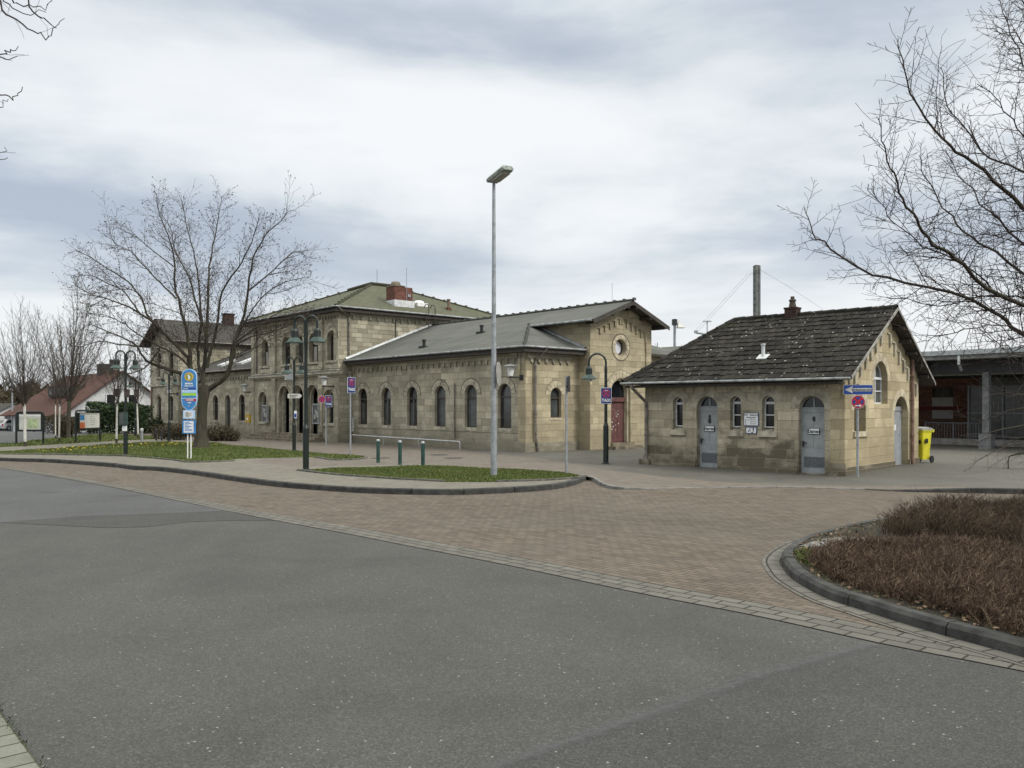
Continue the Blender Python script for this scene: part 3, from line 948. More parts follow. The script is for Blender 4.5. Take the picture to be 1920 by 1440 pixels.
# ------------------------------------------------------------------ building helpers
def wood_window(parent, mp, uc, w, v0, vt, d, fmat='frame_brown', gmat='glass', transom=None, mull=True, bars=(), t=.05, sill=None, label=None, arched=True, name='window', lower_mat=None):
    """joinery inside an arched opening: frame (part) > pane, sill"""
    r = w / 2
    vs = vt - r
    if transom is None: transom = vs
    outl = arch(uc, w, v0, vt) if arched else rect(uc - r, v0, uc + r, vt)
    inn = inset_arch(uc, w, v0, vt, t) if arched else rect(uc - r + t, v0 + t, uc + r - t, vt - t)
    mb = MB()
    mb.prism(outl, mp, d, d + .05, [inn])
    def bar(u0, v_0, u1, v1, dd=-.008):
        mb.prism(rect(u0, v_0, u1, v1), mp, d + dd, d + .045)
    if transom: bar(uc - r + t, transom - .035, uc + r - t, transom + .035, -.02)
    if mull:
        top = (transom - .035) if (transom and mull != 'full') else vt - t
        bar(uc - .028, v0 + t, uc + .028, top)
        if mull == 'both': bar(uc - .022, transom + .035, uc + .022, vt - t - .01)
    for b in bars: bar(uc - r + t, b - .016, uc + r - t, b + .016, .004)
    o = mb.build(name, M[fmat], parent)
    if label: o['label'] = label
    pb = MB()
    pb.panel(outl, [], mp, 0, d + .03)
    pb.build('pane', M[gmat], o)
    if lower_mat:
        cb = MB(); cb.panel(rect(uc - r + t, v0 + t, uc + r * .2, (transom or vt) - .2), [], mp, 0, d + .024)
        cb.build('curtain', M[lower_mat], o)
    if sill:
        sb = MB()
        sb.prism(rect(uc - r - sill[0], v0 - sill[1], uc + r + sill[0], v0 - .002), mp, -sill[2], d)
        sb.build('sill', M[sill[3]], o)
    return o

def arch_stones(mb, mp, uc, w, vt, band=.22, n=9, proud=.012, joint=.018, m=0, a0=0.0, a1=math.pi, leg=0.0):
    """separate voussoirs round an arch, over a dark joint band"""
    r0 = w / 2 + .004
    vs = vt - w / 2
    r1 = r0 + band
    if joint > .012: mb.prism(ring_pts(uc, vs, r0, r1, max(3, n * 2), a0, a1), mp, -.004, .0, m=1)
    for k in range(n):
        b0 = a0 + (a1 - a0) * k / n
        b1 = a0 + (a1 - a0) * (k + 1) / n
        g0, g1 = joint / 2 / r0, joint / 2 / r1
        pts = []
        for s in range(4):
            a = (b0 + g0) + (b1 - b0 - 2 * g0) * s / 3
            pts.append((uc + r0 * math.cos(a), vs + r0 * math.sin(a)))
        for s in range(3, -1, -1):
            a = (b0 + g1) + (b1 - b0 - 2 * g1) * s / 3
            pts.append((uc + (r1 - joint) * math.cos(a), vs + (r1 - joint) * math.sin(a)))
        mb.prism(pts, mp, -proud, .0, m=m)

def ring_pts(uc, vs, r0, r1, n=24, a0=0.0, a1=math.pi):
    return [(uc + r1 * math.cos(a0 + (a1 - a0) * k / n), vs + r1 * math.sin(a0 + (a1 - a0) * k / n)) for k in range(n + 1)] + \
           [(uc + r0 * math.cos(a1 - (a1 - a0) * k / n), vs + r0 * math.sin(a1 - (a1 - a0) * k / n)) for k in range(n + 1)]

def frieze(u0, u1, vtop, vbot, tooth=.2, pitch=.42, tw=.13):
    """band with hanging corbels"""
    pts = [(u0, vtop), (u0, vbot)]
    n = max(1, int((u1 - u0) / pitch))
    pt = (u1 - u0) / n
    for k in range(n):
        c = u0 + (k + .5) * pt
        pts += [(c - tw / 2, vbot), (c - tw / 2, vbot - tooth * .6), (c + tw * .1, vbot - tooth), (c + tw / 2, vbot - tooth), (c + tw / 2, vbot)]
    pts += [(u1, vbot), (u1, vtop)]
    return pts

def gutter(mb, a, b, r=.040):
    a, b = Vector(a), Vector(b)
    mb.tube([a, b], r, 8, True)

def downpipe(parent, pts, r=.05, mat='pipe', label=None):
    mb = MB(); mb.tube(pts, r, 8, True)
    for i in range(len(pts) - 1):
        a, b = Vector(pts[i]), Vector(pts[i + 1])
        n = int((b - a).length / 1.3)
        for k in range(n):
            c = a.lerp(b, (k + .5) / n); d = (b - a).normalized()
            mb.tube([c - d * .02, c + d * .02], r * 1.3, 8, True)
    o = mb.build('downpipe', M[mat], parent, smooth=False)
    if label: o['label'] = label
    return o

# ------------------------------------------------------------------ railway station
C0 = G(985, 848, .12)
ST = Frame((C0.x, C0.y), math.atan2(-.749, .6626))
st = thing('station_building', 'long sandstone railway station with grey and green roofs and arched windows', 'station building', (C0.x, C0.y, 0), ST.ang)
Z0 = -.05
YF, YB = 0.0, 10.0
XC0, XC1 = -23.36, -13.16           # central block
YC = -.77
XP0, XP1, YP = -41.66, -35.85, -.6   # left pavilion
def front(y0): return lambda u, v, d: (u, y0 + d, v)
def back(y0): return lambda u, v, d: (u, y0 - d, v)
def east(x0): return lambda u, v, d: (x0 - d, u, v)
def west(x0): return lambda u, v, d: (x0 + d, u, v)
mapF, mapC, mapP, mapE = front(YF), front(YC), front(YP), east(0.0)
SLOPE = .389
ZE = 4.31
def wing_roof_z(x, y): return ZE + SLOPE * ((y if y < 5 else 10 - y) + .45)

# --- right wing
RW = []
for px, top, bot, wpx in [(678, 728.5, 796.5, 12.5), (722, 727, 797.5, 14), (770.5, 725, 798, 16), (823, 723, 799.5, 18.5), (880.5, 721, 801, 20.5), (944, 719.5, 803, 23.5)]:
    x = ST.fx(px + 2.0, YF); Y = ST.w(x, 0).y
    RW.append((x, .82, zat(bot, Y), zat(top, Y)))
vt0 = sum(q[3] for q in RW) / 6; vb0 = sum(q[2] for q in RW) / 6
RW = [(q[0], .82, vb0, vt0) for q in RW]
mb = MB()
mb.panel(rect(XC1, Z0, 0, 4.35), [arch(*q) for q in RW], mapF, .18)
mb.build('wall', M['stone'], st)
for i, q in enumerate(RW):
    cur = {1: 'offwhite', 2: 'offwhite', 0: 'w'}.get(i)
    wood_window(st, mapF, *q, .14, gmat=['glass', 'glass3', 'glass', 'glass2', 'glass2', 'glass3'][i], transom=q[3] - .55, mull=i < 3, sill=(.05, .13, .02, 'trim'), lower_mat='glass2' if cur else None)
mb = MB(); jb = MB()
for q in RW:
    arch_stones(mb, mapF, q[0], q[1], q[3], .27)
    mb.cut()
    jb.prism(ring_pts(q[0], q[3] - q[1] / 2, q[1] / 2 + .275, q[1] / 2 + .30), mapF, -.006, .001)
mb.build('arch_stones', [M['trim'], M['joint']], st)
jb.build('arch_joint', M['joint'], st)
mb = MB()
mb.prism(frieze(XC1, -.45, 4.3, 3.86, .20, .42, .14), mapF, -.07, 0.0)
mb.cut()
mb.prism(frieze(.1, 2.55, 4.3, 3.86, .20, .40, .14), mapE, -.07, 0.0)
mb.build('frieze', M['stone'], st)
mb = MB()
mb.prism([(XC1, Z0), (.05, Z0), (.05, .50), (XC1, .50)], mapF, -.05, 0)
mb.prism([(-.001, Z0), (3.0, Z0), (3.0, .50), (-.001, .50)], mapE, -.05, 0)
mb.prism(rect(XC1, .86, 0, .94), mapF, -.015, 0)
mb.build('plinth', M['stone'], st)
# corner quoin strip next to the end
mb = MB(); mb.prism(rect(-.42, .5, 0, 3.86), mapF, -.018, 0); mb.cut(); mb.prism(rect(0, .5, .30, 3.86), mapE, -.018, 0); mb.build('corner_pier', M['stone_end'], st)
# east end wall with small window
ye = ST.fy(1042.5, 0); Ye = ST.w(0, ye).y
EW = (ye, .62, zat(783, Ye), zat(727, Ye))
mb = MB(); mb.panel(rect(0, Z0, 3.05, 4.35), [arch(*EW)], mapE, .2)
mb.cut()
mb.panel(rect(6.95, Z0, 10, 4.35), [], mapE)
mb.build('wall', M['stone_end'], st)
wood_window(st, mapE, *EW, .14, gmat='glass2', transom=EW[3] - .42, mull=False, sill=(.04, .10, .02, 'trim_end'))
mb = MB(); arch_stones(mb, mapE, EW[0], EW[1], EW[3], .30, 7); mb.build('arch_stones', [M['trim_end'], M['joint']], st)
# --- gable projection
XG, YG0, YG1 = .61, 3.02, 6.98
mapG = east(XG)
ZG = 5.62; ZA = 6.25
yd = ST.fy(1164.5, XG); Yd = ST.w(XG, yd).y
yr = ST.fy(1160, XG); Yr = ST.w(XG, yr).y; zr = zat(651, Yr)
DW = (5.0, 1.25, .40, zat(709, Yd))
gpoly = [(YG0, Z0), (YG1, Z0), (YG1, wing_roof_z(0, YG0) - .05), (5.0, wing_roof_z(0, 5) - .05), (YG0, wing_roof_z(0, YG0) - .05)]
mb = MB(); mb.panel(gpoly, [arch(*DW), circle(5.0, zr, .36, 24)], mapG, .3)
for y in (YG0, YG1):
    mb.panel([(-3.2, 3.6), (-3.2, 5.55), (XG, 5.55), (XG, Z0), (-.01, Z0), (-.01, 3.6)], [], front(y) if y < 5 else back(y))
mb.build('wall', M['stone_end'], st)
pj = []
def rake(y): return wing_roof_z(0, y)
def stepped(mirror):
    # stepped corbel table under the rake of the gable
    y0, n = YG0 + .42, 5
    w = (5.0 - y0) / n
    pts = []
    for k in range(n):
        a, b = y0 + k * w, y0 + (k + 1) * w
        zz = rake(a) - .62
        pts += [(a, zz - .02), (a + .0, zz), (b - .13, zz), (b - .13, zz - .22), (b - .02, zz - .22), (b - .02, zz)]
    return pts
left = stepped(False)
pts = [(YG0, rake(YG0) - .10), (YG0, 4.3), (YG0 + .35, 4.3)] + left
mir = [(10 - u, v) for u, v in pts][::-1]
mb = MB(); mb.prism(pts + mir + [(5.0, rake(5) - .10)], mapG, -.06, 0); mb.build('frieze', M['stone_end'], st)
mb = MB(); mb.prism(rect(YG0, Z0, YG0 + .35, 4.31), mapG, -.05, 0); mb.cut(); mb.prism(rect(YG1 - .35, Z0, YG1, 4.31), mapG, -.05, 0)
mb.build('corner_pier', M['stone_end'], st)
mb = MB()
for k in range(14):
    a0 = 2 * math.pi * (k + .5) / 14
    arch_stones(mb, mapG, 5.0, .78, zr + .39, .17, 1, .012, .018, 0, a0, a0 + 2 * math.pi / 14)
mb.cut()
arch_stones(mb, mapG, DW[0], DW[1] + .1, DW[3] + .05, .30, 11)
mb.build('arch_stones', [M['trim_end'], M['joint']], st)
mb = MB(); mb.prism(circle(5, zr, .60, 28), mapG, -.006, .001, [circle(5, zr, .572, 28)])
mb.build('arch_joint', M['joint'], st)
mb = MB(); mb.prism(circle(5, zr, .36, 24), mapG, .22, .3, [circle(5, zr, .28, 24)])
o = mb.build('round_window', M['frame_brown'], st)
mb = MB(); mb.panel(circle(5, zr, .36, 24), [], mapG, 0, .24); mb.build('pane', M['glass_white'], o)
mb = MB(); mb.prism(ring_pts(5, DW[3] - DW[1] / 2, DW[1] / 2 - .09, DW[1] / 2 + .002), mapG, .10, .3)
for s in (-1, 1): mb.prism(rect(5 + s * (DW[1] / 2 - .045) - .045, .40, 5 + s * (DW[1] / 2 - .045) + .045, DW[3] - DW[1] / 2), mapG, .10, .3)
mb.build('door_moulding', M['trim_end'], st)
dz = zat(752, Yd)
mb = MB(); mb.prism(rect(5 - DW[1] / 2, .40, 5 + DW[1] / 2, dz), mapG, .30, .36)
for s in (-.3, .3): mb.prism(rect(5 + s - .2, .6, 5 + s + .2, dz - .2), mapG, .288, .31)
o = mb.build('door', M['door_red'], st)
mb = MB(); rg = random.Random(9)
for k in range(22):
    u, v, s_ = 5 + rg.uniform(-.5, .45), rg.uniform(.9, dz - .08) ** 1.0, rg.uniform(.012, .04)
    mb.poly([mapG(u + s_ * math.cos(a) * rg.uniform(.6, 1), v + s_ * 1.2 * math.sin(a) * rg.uniform(.6, 1), .284) for a in (0, 1.2, 2.5, 3.8, 5)])
mb.build('paper_scraps', M['white'], o)['kind'] = 'stuff'
mb = MB(); mb.prism(rect(5 - DW[1] / 2, dz - .02, 5 + DW[1] / 2, dz + .16), mapG, .20, .34); mb.build('door_lintel', M['door_red'], st)
mb = MB(); mb.panel(arch(DW[0], DW[1], dz, DW[3]), [], mapG, 0, .31); mb.build('fanlight', M['glass'], st)
mb = MB(); mb.box(XG - .3, 4.15, 0, XG + .45, 5.95, .26); mb.box(XG - .3, 4.35, .26, XG + .12, 5.75, .40); mb.build('doorstep', M['trim_dark'], st)

# --- right wing roof
XE = .45; XR = XG + .70
pF = [(XC1, -.45), (XE, -.45), (-2.55, 2.55), (XR, 2.55), (XR, 5.0), (XC1, 5.0)]
mb = MB()
mb.slab([(x, y, ZE + SLOPE * (y + .45)) for x, y in pF], .10, 0, 1)
mb.slab([(x, 10 - y, ZE + SLOPE * (y + .45)) for x, y in pF][::-1], .10, 0, 1)
hp = [(XE, -.45), (XE, 3.02), (-2.55, 3.02), (-2.55, 2.55)]
mb.slab([(x, y, ZE + SLOPE * (XE - x) + (.002 if x < 0 else 0)) for x, y in hp], .10, 0, 1)
mb.slab([(x, 10 - y, ZE + SLOPE * (XE - x)) for x, y in hp][::-1], .10, 0, 1)
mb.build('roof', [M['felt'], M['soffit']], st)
mb = MB()   # ridge and hip rolls, snow hooks
mb.tube([(XR, 5, ZE + SLOPE * 5.45 + .01), (XC1, 5, ZE + SLOPE * 5.45 + .01)], .07, 6)
mb.tube([(XE, -.45, ZE + .01), (-2.55, 2.55, ZE + SLOPE * 3 + .01)], .06, 6)
rg = random.Random(3)
for k in range(26):
    x = XR - k * .55
    mb.box(x, 4.93, ZE + SLOPE * 5.45, x + .09, 5.07, ZE + SLOPE * 5.45 + .11)
for k in range(5):
    q = k / 4; mb.box(XE - 3 * q - .05, -.45 + 3 * q - .05, ZE + SLOPE * 3 * q, XE - 3 * q + .05, -.45 + 3 * q + .05, ZE + SLOPE * 3 * q + .12)
mb.build('ridge', M['felt'], st)
mb = MB()
gutter(mb, (XC1 - .1, -.50, ZE - .03), (XE + .04, -.50, ZE - .03)); gutter(mb, (XE + .05, -.5, ZE - .03), (XE + .05, 3.0, ZE - .03)); gutter(mb, (XR - .1, 2.50, ZE + SLOPE * 3.0 - .03), (-2.5, 2.5, ZE + SLOPE * 3.0 - .03), .05)
mb.build('gutter', M['zinc_dull'], st)
mb = MB()  # boxed eaves + barge boards + exposed rafters
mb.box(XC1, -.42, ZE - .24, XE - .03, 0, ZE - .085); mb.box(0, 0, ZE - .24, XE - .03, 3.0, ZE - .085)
for sgn in (1, -1):
    a, b = Vector((XR, 5, ZE + SLOPE * 5.45 - .02)), Vector((XR, 5 - sgn * 2.45, ZE + SLOPE * 3.0 - .02))
    mb.poly([a + Vector((.012, 0, 0)), b + Vector((.012, 0, 0)), b + Vector((.012, 0, -.17)), a + Vector((.012, 0, -.17))])
    for k in range(3):
        p = Vector((XG + .02, 5 - sgn * (.25 + k * .95), 0)); zz = wing_roof_z(0, p.y) - .12
        mb.box(XG, p.y - .05, zz - .14, XR - .02, p.y + .05, zz)
mb.build('eaves_board', M['soffit'], st)
mb = MB()   # lead flashings
def strip_on(mb, a, b, w, z):
    a, b = Vector(a), Vector(b); mb.tube([a, b], w, 5)
strip_on(mb, (XC1 + .02, -.4, ZE + .04), (XC1 + .02, 5.0, ZE + SLOPE * 5.45 + .03), .10, 0)
mb.cut()
strip_on(mb, (.42, 2.98, ZE + .04), (-2.5, 2.98, ZE + SLOPE * 2.95 + .03), .09, 0)
mb.build('flashing', M['zinc'], st)
for px, py in [(795, 651), (903, 624)]:
    x, y, z = ST.hit(px, py, wing_roof_z, 25, 60)
    mb = MB(); mb.box(x - .22, y - .16, z - .08, x + .22, y + .16, z + .05); mb.lathe([(.075, 0), (.075, .28), (.10, .28), (.10, .36)], (x, y, z), 8)
    mb.build('roof_vent', M['black'], st)
x, y, z = ST.hit(1165, 560, lambda x, y: wing_roof_z(x, 5.0))
mb = MB(); mb.tube([(XR - 1.2, 5, 6.4), (XR - 1.2, 5, 7.3)], .008, 4); mb.build('lightning_rod', M['dark'], st)
downpipe(st, [(XE + .03, ST.fy(1025, XE), ZE - .08), (.10, ST.fy(1004, .1), 3.75), (.10, ST.fy(1004, .1), .95), (.10, ST.fy(1006, .1), .55), (.15, ST.fy(1009, .1), .12)], .05)
px_ = ST.fx(852, -.06); downpipe(st, [(px_, -.06, 2.95), (px_, -.06, .45)], .03, 'pipe')
px_ = ST.fx(657.5, -.08); downpipe(st, [(px_, -.10, 3.75), (px_, -.10, .15)], .05, 'zinc')
px_ = ST.fx(977, -.02); mb = MB(); mb.tube([(px_, -.03, 4.2), (px_, -.03, 3.1)], .012, 4); mb.build('cable', M['black'], st)

# --- central block
def cz(py, x, y=YC): return ST.z(py, x, y)
CG = []   # ground floor openings: (x, w, z0, ztop, kind)
for px, kind in [(493.5, 'w'), (534, 'd'), (559.5, 'd'), (586.5, 'd'), (618, 'w')]:
    x = ST.fx(px, YC)
    if kind == 'd': CG.append((x, 1.30, .50, 3.10, 'd'))
    else: CG.append((x, 1.02, 1.10, 2.82, 'w'))
CU = []
for px, w in [(497, .92), (536.5, 1.0), (561.5, .9), (588, 1.0), (622, .92)]:
    CU.append((ST.fx(px, YC), w, 4.32, 5.86))
ZCE = 7.0
mb = MB(); mb.panel(rect(XC0, Z0, XC1, 6.95), [arch(*q[:4]) for q in CG] + [arch(*q) for q in CU], mapC, .32)
mb.build('wall', M['stone'], st)
mb = MB()
mb.panel(rect(YC, Z0, 10.77, 6.95), [], east(XC1)); mb.build('wall', M['stone_block'], st)
mb = MB(); mb.panel(rect(YC, Z0, 10.77, 6.95), [], west(XC0)); mb.panel(rect(XC0, Z0, XC1, 6.95), [], back(10.77)); mb.build('wall', M['stone_block'], st)
for q in CG:
    if q[4] == 'w':
        wood_window(st, mapC, *q[:4], .24, transom=q[3] - .62, mull=True, sill=(.10, .14, .06, 'trim'))
    else:
        mb = MB(); mb.prism(rect(q[0] - .65, .5, q[0] + .65, 2.25), mapC, .55, .60)
        for s in (-.33, .33): mb.prism(rect(q[0] + s - .24, 1.25, q[0] + s + .24, 2.1), mapC, .54, .56); mb.prism(rect(q[0] + s - .24, .62, q[0] + s + .24, 1.1), mapC, .54, .56)
        o = mb.build('door', M['door_dark'], st)
        mb = MB()
        for s in (-.33, .33): mb.panel(rect(q[0] + s - .2, 1.3, q[0] + s + .2, 2.05), [], mapC, 0, .535)
        mb.build('pane', M['glass'], o)
        mb = MB(); mb.panel(arch(q[0], q[1], 2.4, q[3]), [], mapC, 0, .56); mb.build('fanlight', M['glass'], st)
        mb = MB(); mb.prism(rect(q[0] - .65, 2.22, q[0] + .65, 2.42), mapC, .50, .58); mb.prism(rect(q[0] - .03, 2.42, q[0] + .03, 3.05), mapC, .52, .57); mb.build('door_lintel', M['frame_brown'], st)
for i, q in enumerate(CU):
    wood_window(st, mapC, *q, .22, gmat=['glass3', 'glass', 'glass2', 'glass', 'glass3'][i], lower_mat='curtain' if i in (0, 3) else None, transom=q[3] - .5, mull='both', sill=(.14, .12, .10, 'trim'))
mb = MB()
for q in CG:
    r = q[1] / 2; vs = q[3] - r
    for t_, pr in ((.10, .06), (.22, .03)):
        mb.prism(ring_pts(q[0], vs, r + t_ - .085, r + t_ + .0, 16), mapC, -pr, 0)
        for s in (-1, 1): mb.prism(rect(q[0] + s * (r + t_ - .042) - .042, q[2], q[0] + s * (r + t_ - .042) + .042, vs), mapC, -pr, 0)
    r2 = r - .11    # inner order
    mb.prism(ring_pts(q[0], vs, r2, r + .001, 16), mapC, .17, .34)
    for s in (-1, 1): mb.prism(rect(min(q[0] + s * r, q[0] + s * r2), q[2], max(q[0] + s * r, q[0] + s * r2), vs), mapC, .17, .34)
    mb.cut()
for q in CU:
    r = q[1] / 2; vs = q[3] - r
    mb.prism(ring_pts(q[0], vs, r + .20, r + .30, 16), mapC, -.05, 0)
    mb.prism(ring_pts(q[0], vs, r - .0, r + .205, 16), mapC, -.03, 0)
    mb.cut()
mb.build('arch_stones', [M['trim'], M['joint']], st)
mb = MB()
for q in CU:
    r = q[1] / 2; mb.prism(rect(q[0] - r - .12, 3.92, q[0] + r + .12, 4.14), mapC, -.035, 0); mb.cut()
mb.build('apron_panel', M['trim'], st)
mb = MB()
for a, b in ((XC0, XC0 + .35), (XC1 - .45, XC1)):
    mb.prism(rect(a, .6, b, 3.55), mapC, -.05, 0); mb.cut(); mb.prism(rect(a, 3.9, b, 6.45), mapC, -.05, 0); mb.cut()
for px in (516, 604):
    x = ST.fx(px, YC)
    mb.prism(rect(x - .22, .6, x + .22, 3.55), mapC, -.14, 0); mb.cut(); mb.prism(rect(x - .2, 3.9, x + .2, 6.45), mapC, -.12, 0); mb.cut()
mb.build('pilaster', M['stone'], st)
mb = MB()
mb.prism(rect(XC0 - .06, 3.55, XC1 + .06, 3.64), mapC, -.12, 0); mb.prism(rect(XC0 - .1, 3.64, XC1 + .1, 3.74), mapC, -.20, 0); mb.prism(rect(XC0, 3.80, XC1, 3.86), mapC, -.08, 0)
mb.prism(rect(YC - .1, 3.60, YF, 3.74), east(XC1), -.10, 0)
mb.build('string_course', M['trim'], st)
mb = MB(); mb.prism(rect(XC0 - .1, 3.742, XC1 + .1, 3.755), mapC, -.21, 0); mb.build('flashing', M['zinc'], st)
mb = MB()
mb.prism(frieze(XC0, XC1, 6.95, 6.62, .17, .30, .12), mapC, -.08, 0)
mb.build('frieze', M['stone'], st)
mb = MB()
mb.prism(frieze(YC + .6, 4.2, 6.95, 6.62, .20, .46, .12), east(XC1), -.08, 0); mb.prism(frieze(4.5, 10.7, 6.95, 6.62, .20, .46, .12), east(XC1), -.08, 0)
mb.build('frieze', M['stone_block'], st)
mb = MB(); mb.prism(rect(XC0, Z0, XC1, .55), mapC, -.08, 0, []) if False else None
for a, b in ((XC0, CG[1][0] - .75), (CG[3][0] + .75, XC1)):
    mb.prism(rect(a, Z0, b, .6), mapC, -.07, 0); mb.cut()
mb.prism(rect(YC, Z0, YF, .6), east(XC1), -.05, 0)
mb.build('plinth', M['stone'], st)
mb = MB()
xa, xb = CG[0][0] - .2, CG[3][0] + 1.1
for k, (dy, z) in enumerate(((.95, .24), (.62, .36), (.30, .49))):
    mb.box(xa - .12 * (3 - k), YC - dy, 0, xb + .12 * (3 - k), YC + .6, z)
mb.build('entrance_steps', M['trim_dark'], st)
# hip roof
x0, x1, y0, y1 = XC0 - .45, XC1 + .45, YC - .45, 10.77 + .45
hw = (x1 - x0) / 2; S2 = .391; ZT = ZCE + S2 * hw; xm = (x0 + x1) / 2; ya, yb = y0 + hw, y1 - hw
mb = MB()
mb.slab([(x0, y0, ZCE), (x1, y0, ZCE), (xm, ya, ZT)], .10, 0, 1)
mb.slab([(x1, y0, ZCE), (x1, y1, ZCE), (xm, yb, ZT), (xm, ya, ZT)], .10, 0, 1)
mb.slab([(x1, y1, ZCE), (x0, y1, ZCE), (xm, yb, ZT)], .10, 0, 1)
mb.slab([(x0, y1, ZCE), (x0, y0, ZCE), (xm, ya, ZT), (xm, yb, ZT)], .10, 0, 1)
mb.build('roof', [M['felt_green'], M['soffit']], st)
mb = MB()
for a, b in (((x1, y0, ZCE), (xm, ya, ZT)), ((x0, y0, ZCE), (xm, ya, ZT)), ((xm, ya, ZT), (xm, yb, ZT)), ((x1, y1, ZCE), (xm, yb, ZT))):
    mb.tube([Vector(a) + Vector((0, 0, .01)), Vector(b) + Vector((0, 0, .01))], .07, 6)
    for k in range(1, 12):
        p = Vector(a).lerp(Vector(b), k / 12); mb.box(p.x - .06, p.y - .06, p.z, p.x + .06, p.y + .06, p.z + .12)
mb.tube([Vector((x0, y0, ZCE)).lerp(Vector((xm, ya, ZT)), .82) + Vector((0, 0, .07)), (xm, ya, ZT + .07), (xm, yb, ZT + .07)], .11, 6, True)
mb.build('ridge', M['felt_green'], st)
mb = MB(); gutter(mb, (x0, y0 - .05, ZCE - .03), (x1 + .05, y0 - .05, ZCE - .03)); gutter(mb, (x1 + .05, y0 - .05, ZCE - .03), (x1 + .05, y1, ZCE - .03)); mb.build('gutter', M['zinc_dull'], st)
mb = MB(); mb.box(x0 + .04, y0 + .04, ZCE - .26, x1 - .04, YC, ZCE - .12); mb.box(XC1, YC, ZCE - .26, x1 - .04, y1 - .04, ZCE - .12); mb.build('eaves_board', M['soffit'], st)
def czr(x, y): return ZCE + S2 * min(x1 - x, y - y0, x - x0, y1 - y)
# brick chimney stack
x, y, z = ST.hit(748, 571, czr, 35, 60)
def chim(name, x, y, z, sx, sy, h, extra=None):
    mb = MB(); mb.box(x - sx, y - sy, z - .6, x + sx, y + sy, z + h)
    return mb
mb = MB(); mb.box(x - .42, y - .55, z - .5, x + .42, y + .10, z + .98); mb.box(x - .36, y + .10, z - .5, x + .40, y + .62, z + .92)
ch = mb.build('chimney', M['brick'], st)
mb = MB(); mb.lathe([(.27, .98), (.27, 1.12), (.22, 1.22), (.20, 1.22)], (x - .02, y - .2, z), 12); mb.box(x - .46, y - .58, z + .93, x + .46, y + .12, z + .985); mb.build('chimney_cap', M['trim_dark'], ch)
mb = MB(); mb.box(x - .48, y - .62, z - .5, x + .49, y + .69, z + .18); mb.build('flashing', M['zinc_pale'], ch)
mb = MB(); mb.tube([(x + .42, y + .22, z), (x + .42, y + .22, z + 2.0)], .018, 5); mb.box(x + .41, y + .3, z + .40, x + .44, y + .48, z + .55); mb.build('aerial', M['galv'], ch)
mb = MB(); mb.tube([(xm, ya + .4, ZT), (xm, ya + .4, ZT + .95)], .012, 5); mb.build('lightning_rod', M['dark'], st)
x, y, z = ST.hit(785, 571, czr, 35, 60)
mb = MB(); mb.box(x - .40, y - .35, z - .3, x + .40, y + .35, z + .05); mb.lathe([(.34, .05), (.30, .14), (.18, .21), (0.0, .23)], (x, y, z), 10); mb.build('skylight', M['white'], st)
x, y, z = ST.hit(841, 581, czr, 35, 60)
mb = MB(); mb.box(x - .12, y - .12, z - .3, x + .12, y + .12, z + .12); mb.lathe([(.09, .1), (.08, .5), (.12, .52), (.12, .60), (.09, .62)], (x, y, z), 10); mb.build('flue', M['brick'], st)
# roof ladder hooks
yl = ST.fy(800, XC1 + .5)
mb = MB()
for dy in (0, .42):
    pts = [(XC1 + .15, yl + dy, 5.95), (XC1 + .62, yl + dy, 5.98), (XC1 + .68, yl + dy, 6.1), (XC1 + .70, yl + dy, 7.3), (XC1 + .62, yl + dy, 7.47), (XC1 + .42, yl + dy, 7.5), (XC1 + .25, yl + dy, 7.35)]
    mb.tube(pts, .025, 6)
mb.build('roof_ladder', M['dark'], st)
downpipe(st, [(XC1 + .50, YC - .3, ZCE - .1), (XC1 + .06, YC + .55, 6.55), (XC1 + .06, YC + .55, 4.6)], .05, 'pipe')
yy = ST.fy(742, XC1 + .04); mb = MB(); mb.tube([(XC1 + .05, yy, 6.6), (XC1 + .05, yy, 5.2)], .022, 5); mb.build('cable', M['dark'], st)
xx = ST.fx(480.5, YC - .06); downpipe(st, [(xx, YC - .06, 6.7), (xx, YC - .06, 3.9)], .05, 'pipe')

# --- left low wing
LW = []
for px, kind in [(357, 'w'), (380, 'w'), (404, 'w'), (427, 'd'), (453.5, 'w')]:
    x = ST.fx(px, YF)
    LW.append((x, .86, .48 if kind == 'd' else 1.08, 2.74, kind))
mb = MB(); mb.panel(rect(XP1, Z0, XC0, 4.2), [arch(*q[:4]) for q in LW], mapF, .18); mb.cut(); mb.panel(rect(XP1, Z0, XC0, 4.2), [], back(YB)); mb.build('wall', M['stone'], st)
for q in LW:
    if q[4] == 'w': wood_window(st, mapF, *q[:4], .14, transom=q[3] - .55, sill=(.05, .12, .03, 'trim'))
    else:
        mb = MB(); mb.prism(arch(*q[:4]), mapF, .16, .2); mb.prism(rect(q[0] - .43, 2.12, q[0] + .43, 2.2), mapF, .20, .27); o = mb.build('door', M['door_dark'], st)
mb = MB()
for q in LW: arch_stones(mb, mapF, q[0], q[1], q[3], .25); mb.cut()
mb.build('arch_stones', [M['trim'], M['joint']], st)
mb = MB(); mb.prism(frieze(XP1, XC0, 4.2, 3.86, .20, .42, .14), mapF, -.07, 0); mb.build('frieze', M['stone'], st)
mb = MB(); mb.prism(rect(XP1, Z0, LW[3][0] - .45, .5), mapF, -.05, 0); mb.cut(); mb.prism(rect(LW[3][0] + .45, Z0, XC0, .5), mapF, -.05, 0); mb.build('plinth', M['stone'], st)
mb = MB(); mb.box(LW[3][0] - .7, -.5, 0, LW[3][0] + .7, .3, .47); mb.build('doorstep', M['trim_dark'], st)
pL = [(XP1, -.45), (XC0, -.45), (XC0, 5.0), (XP1, 5.0)]
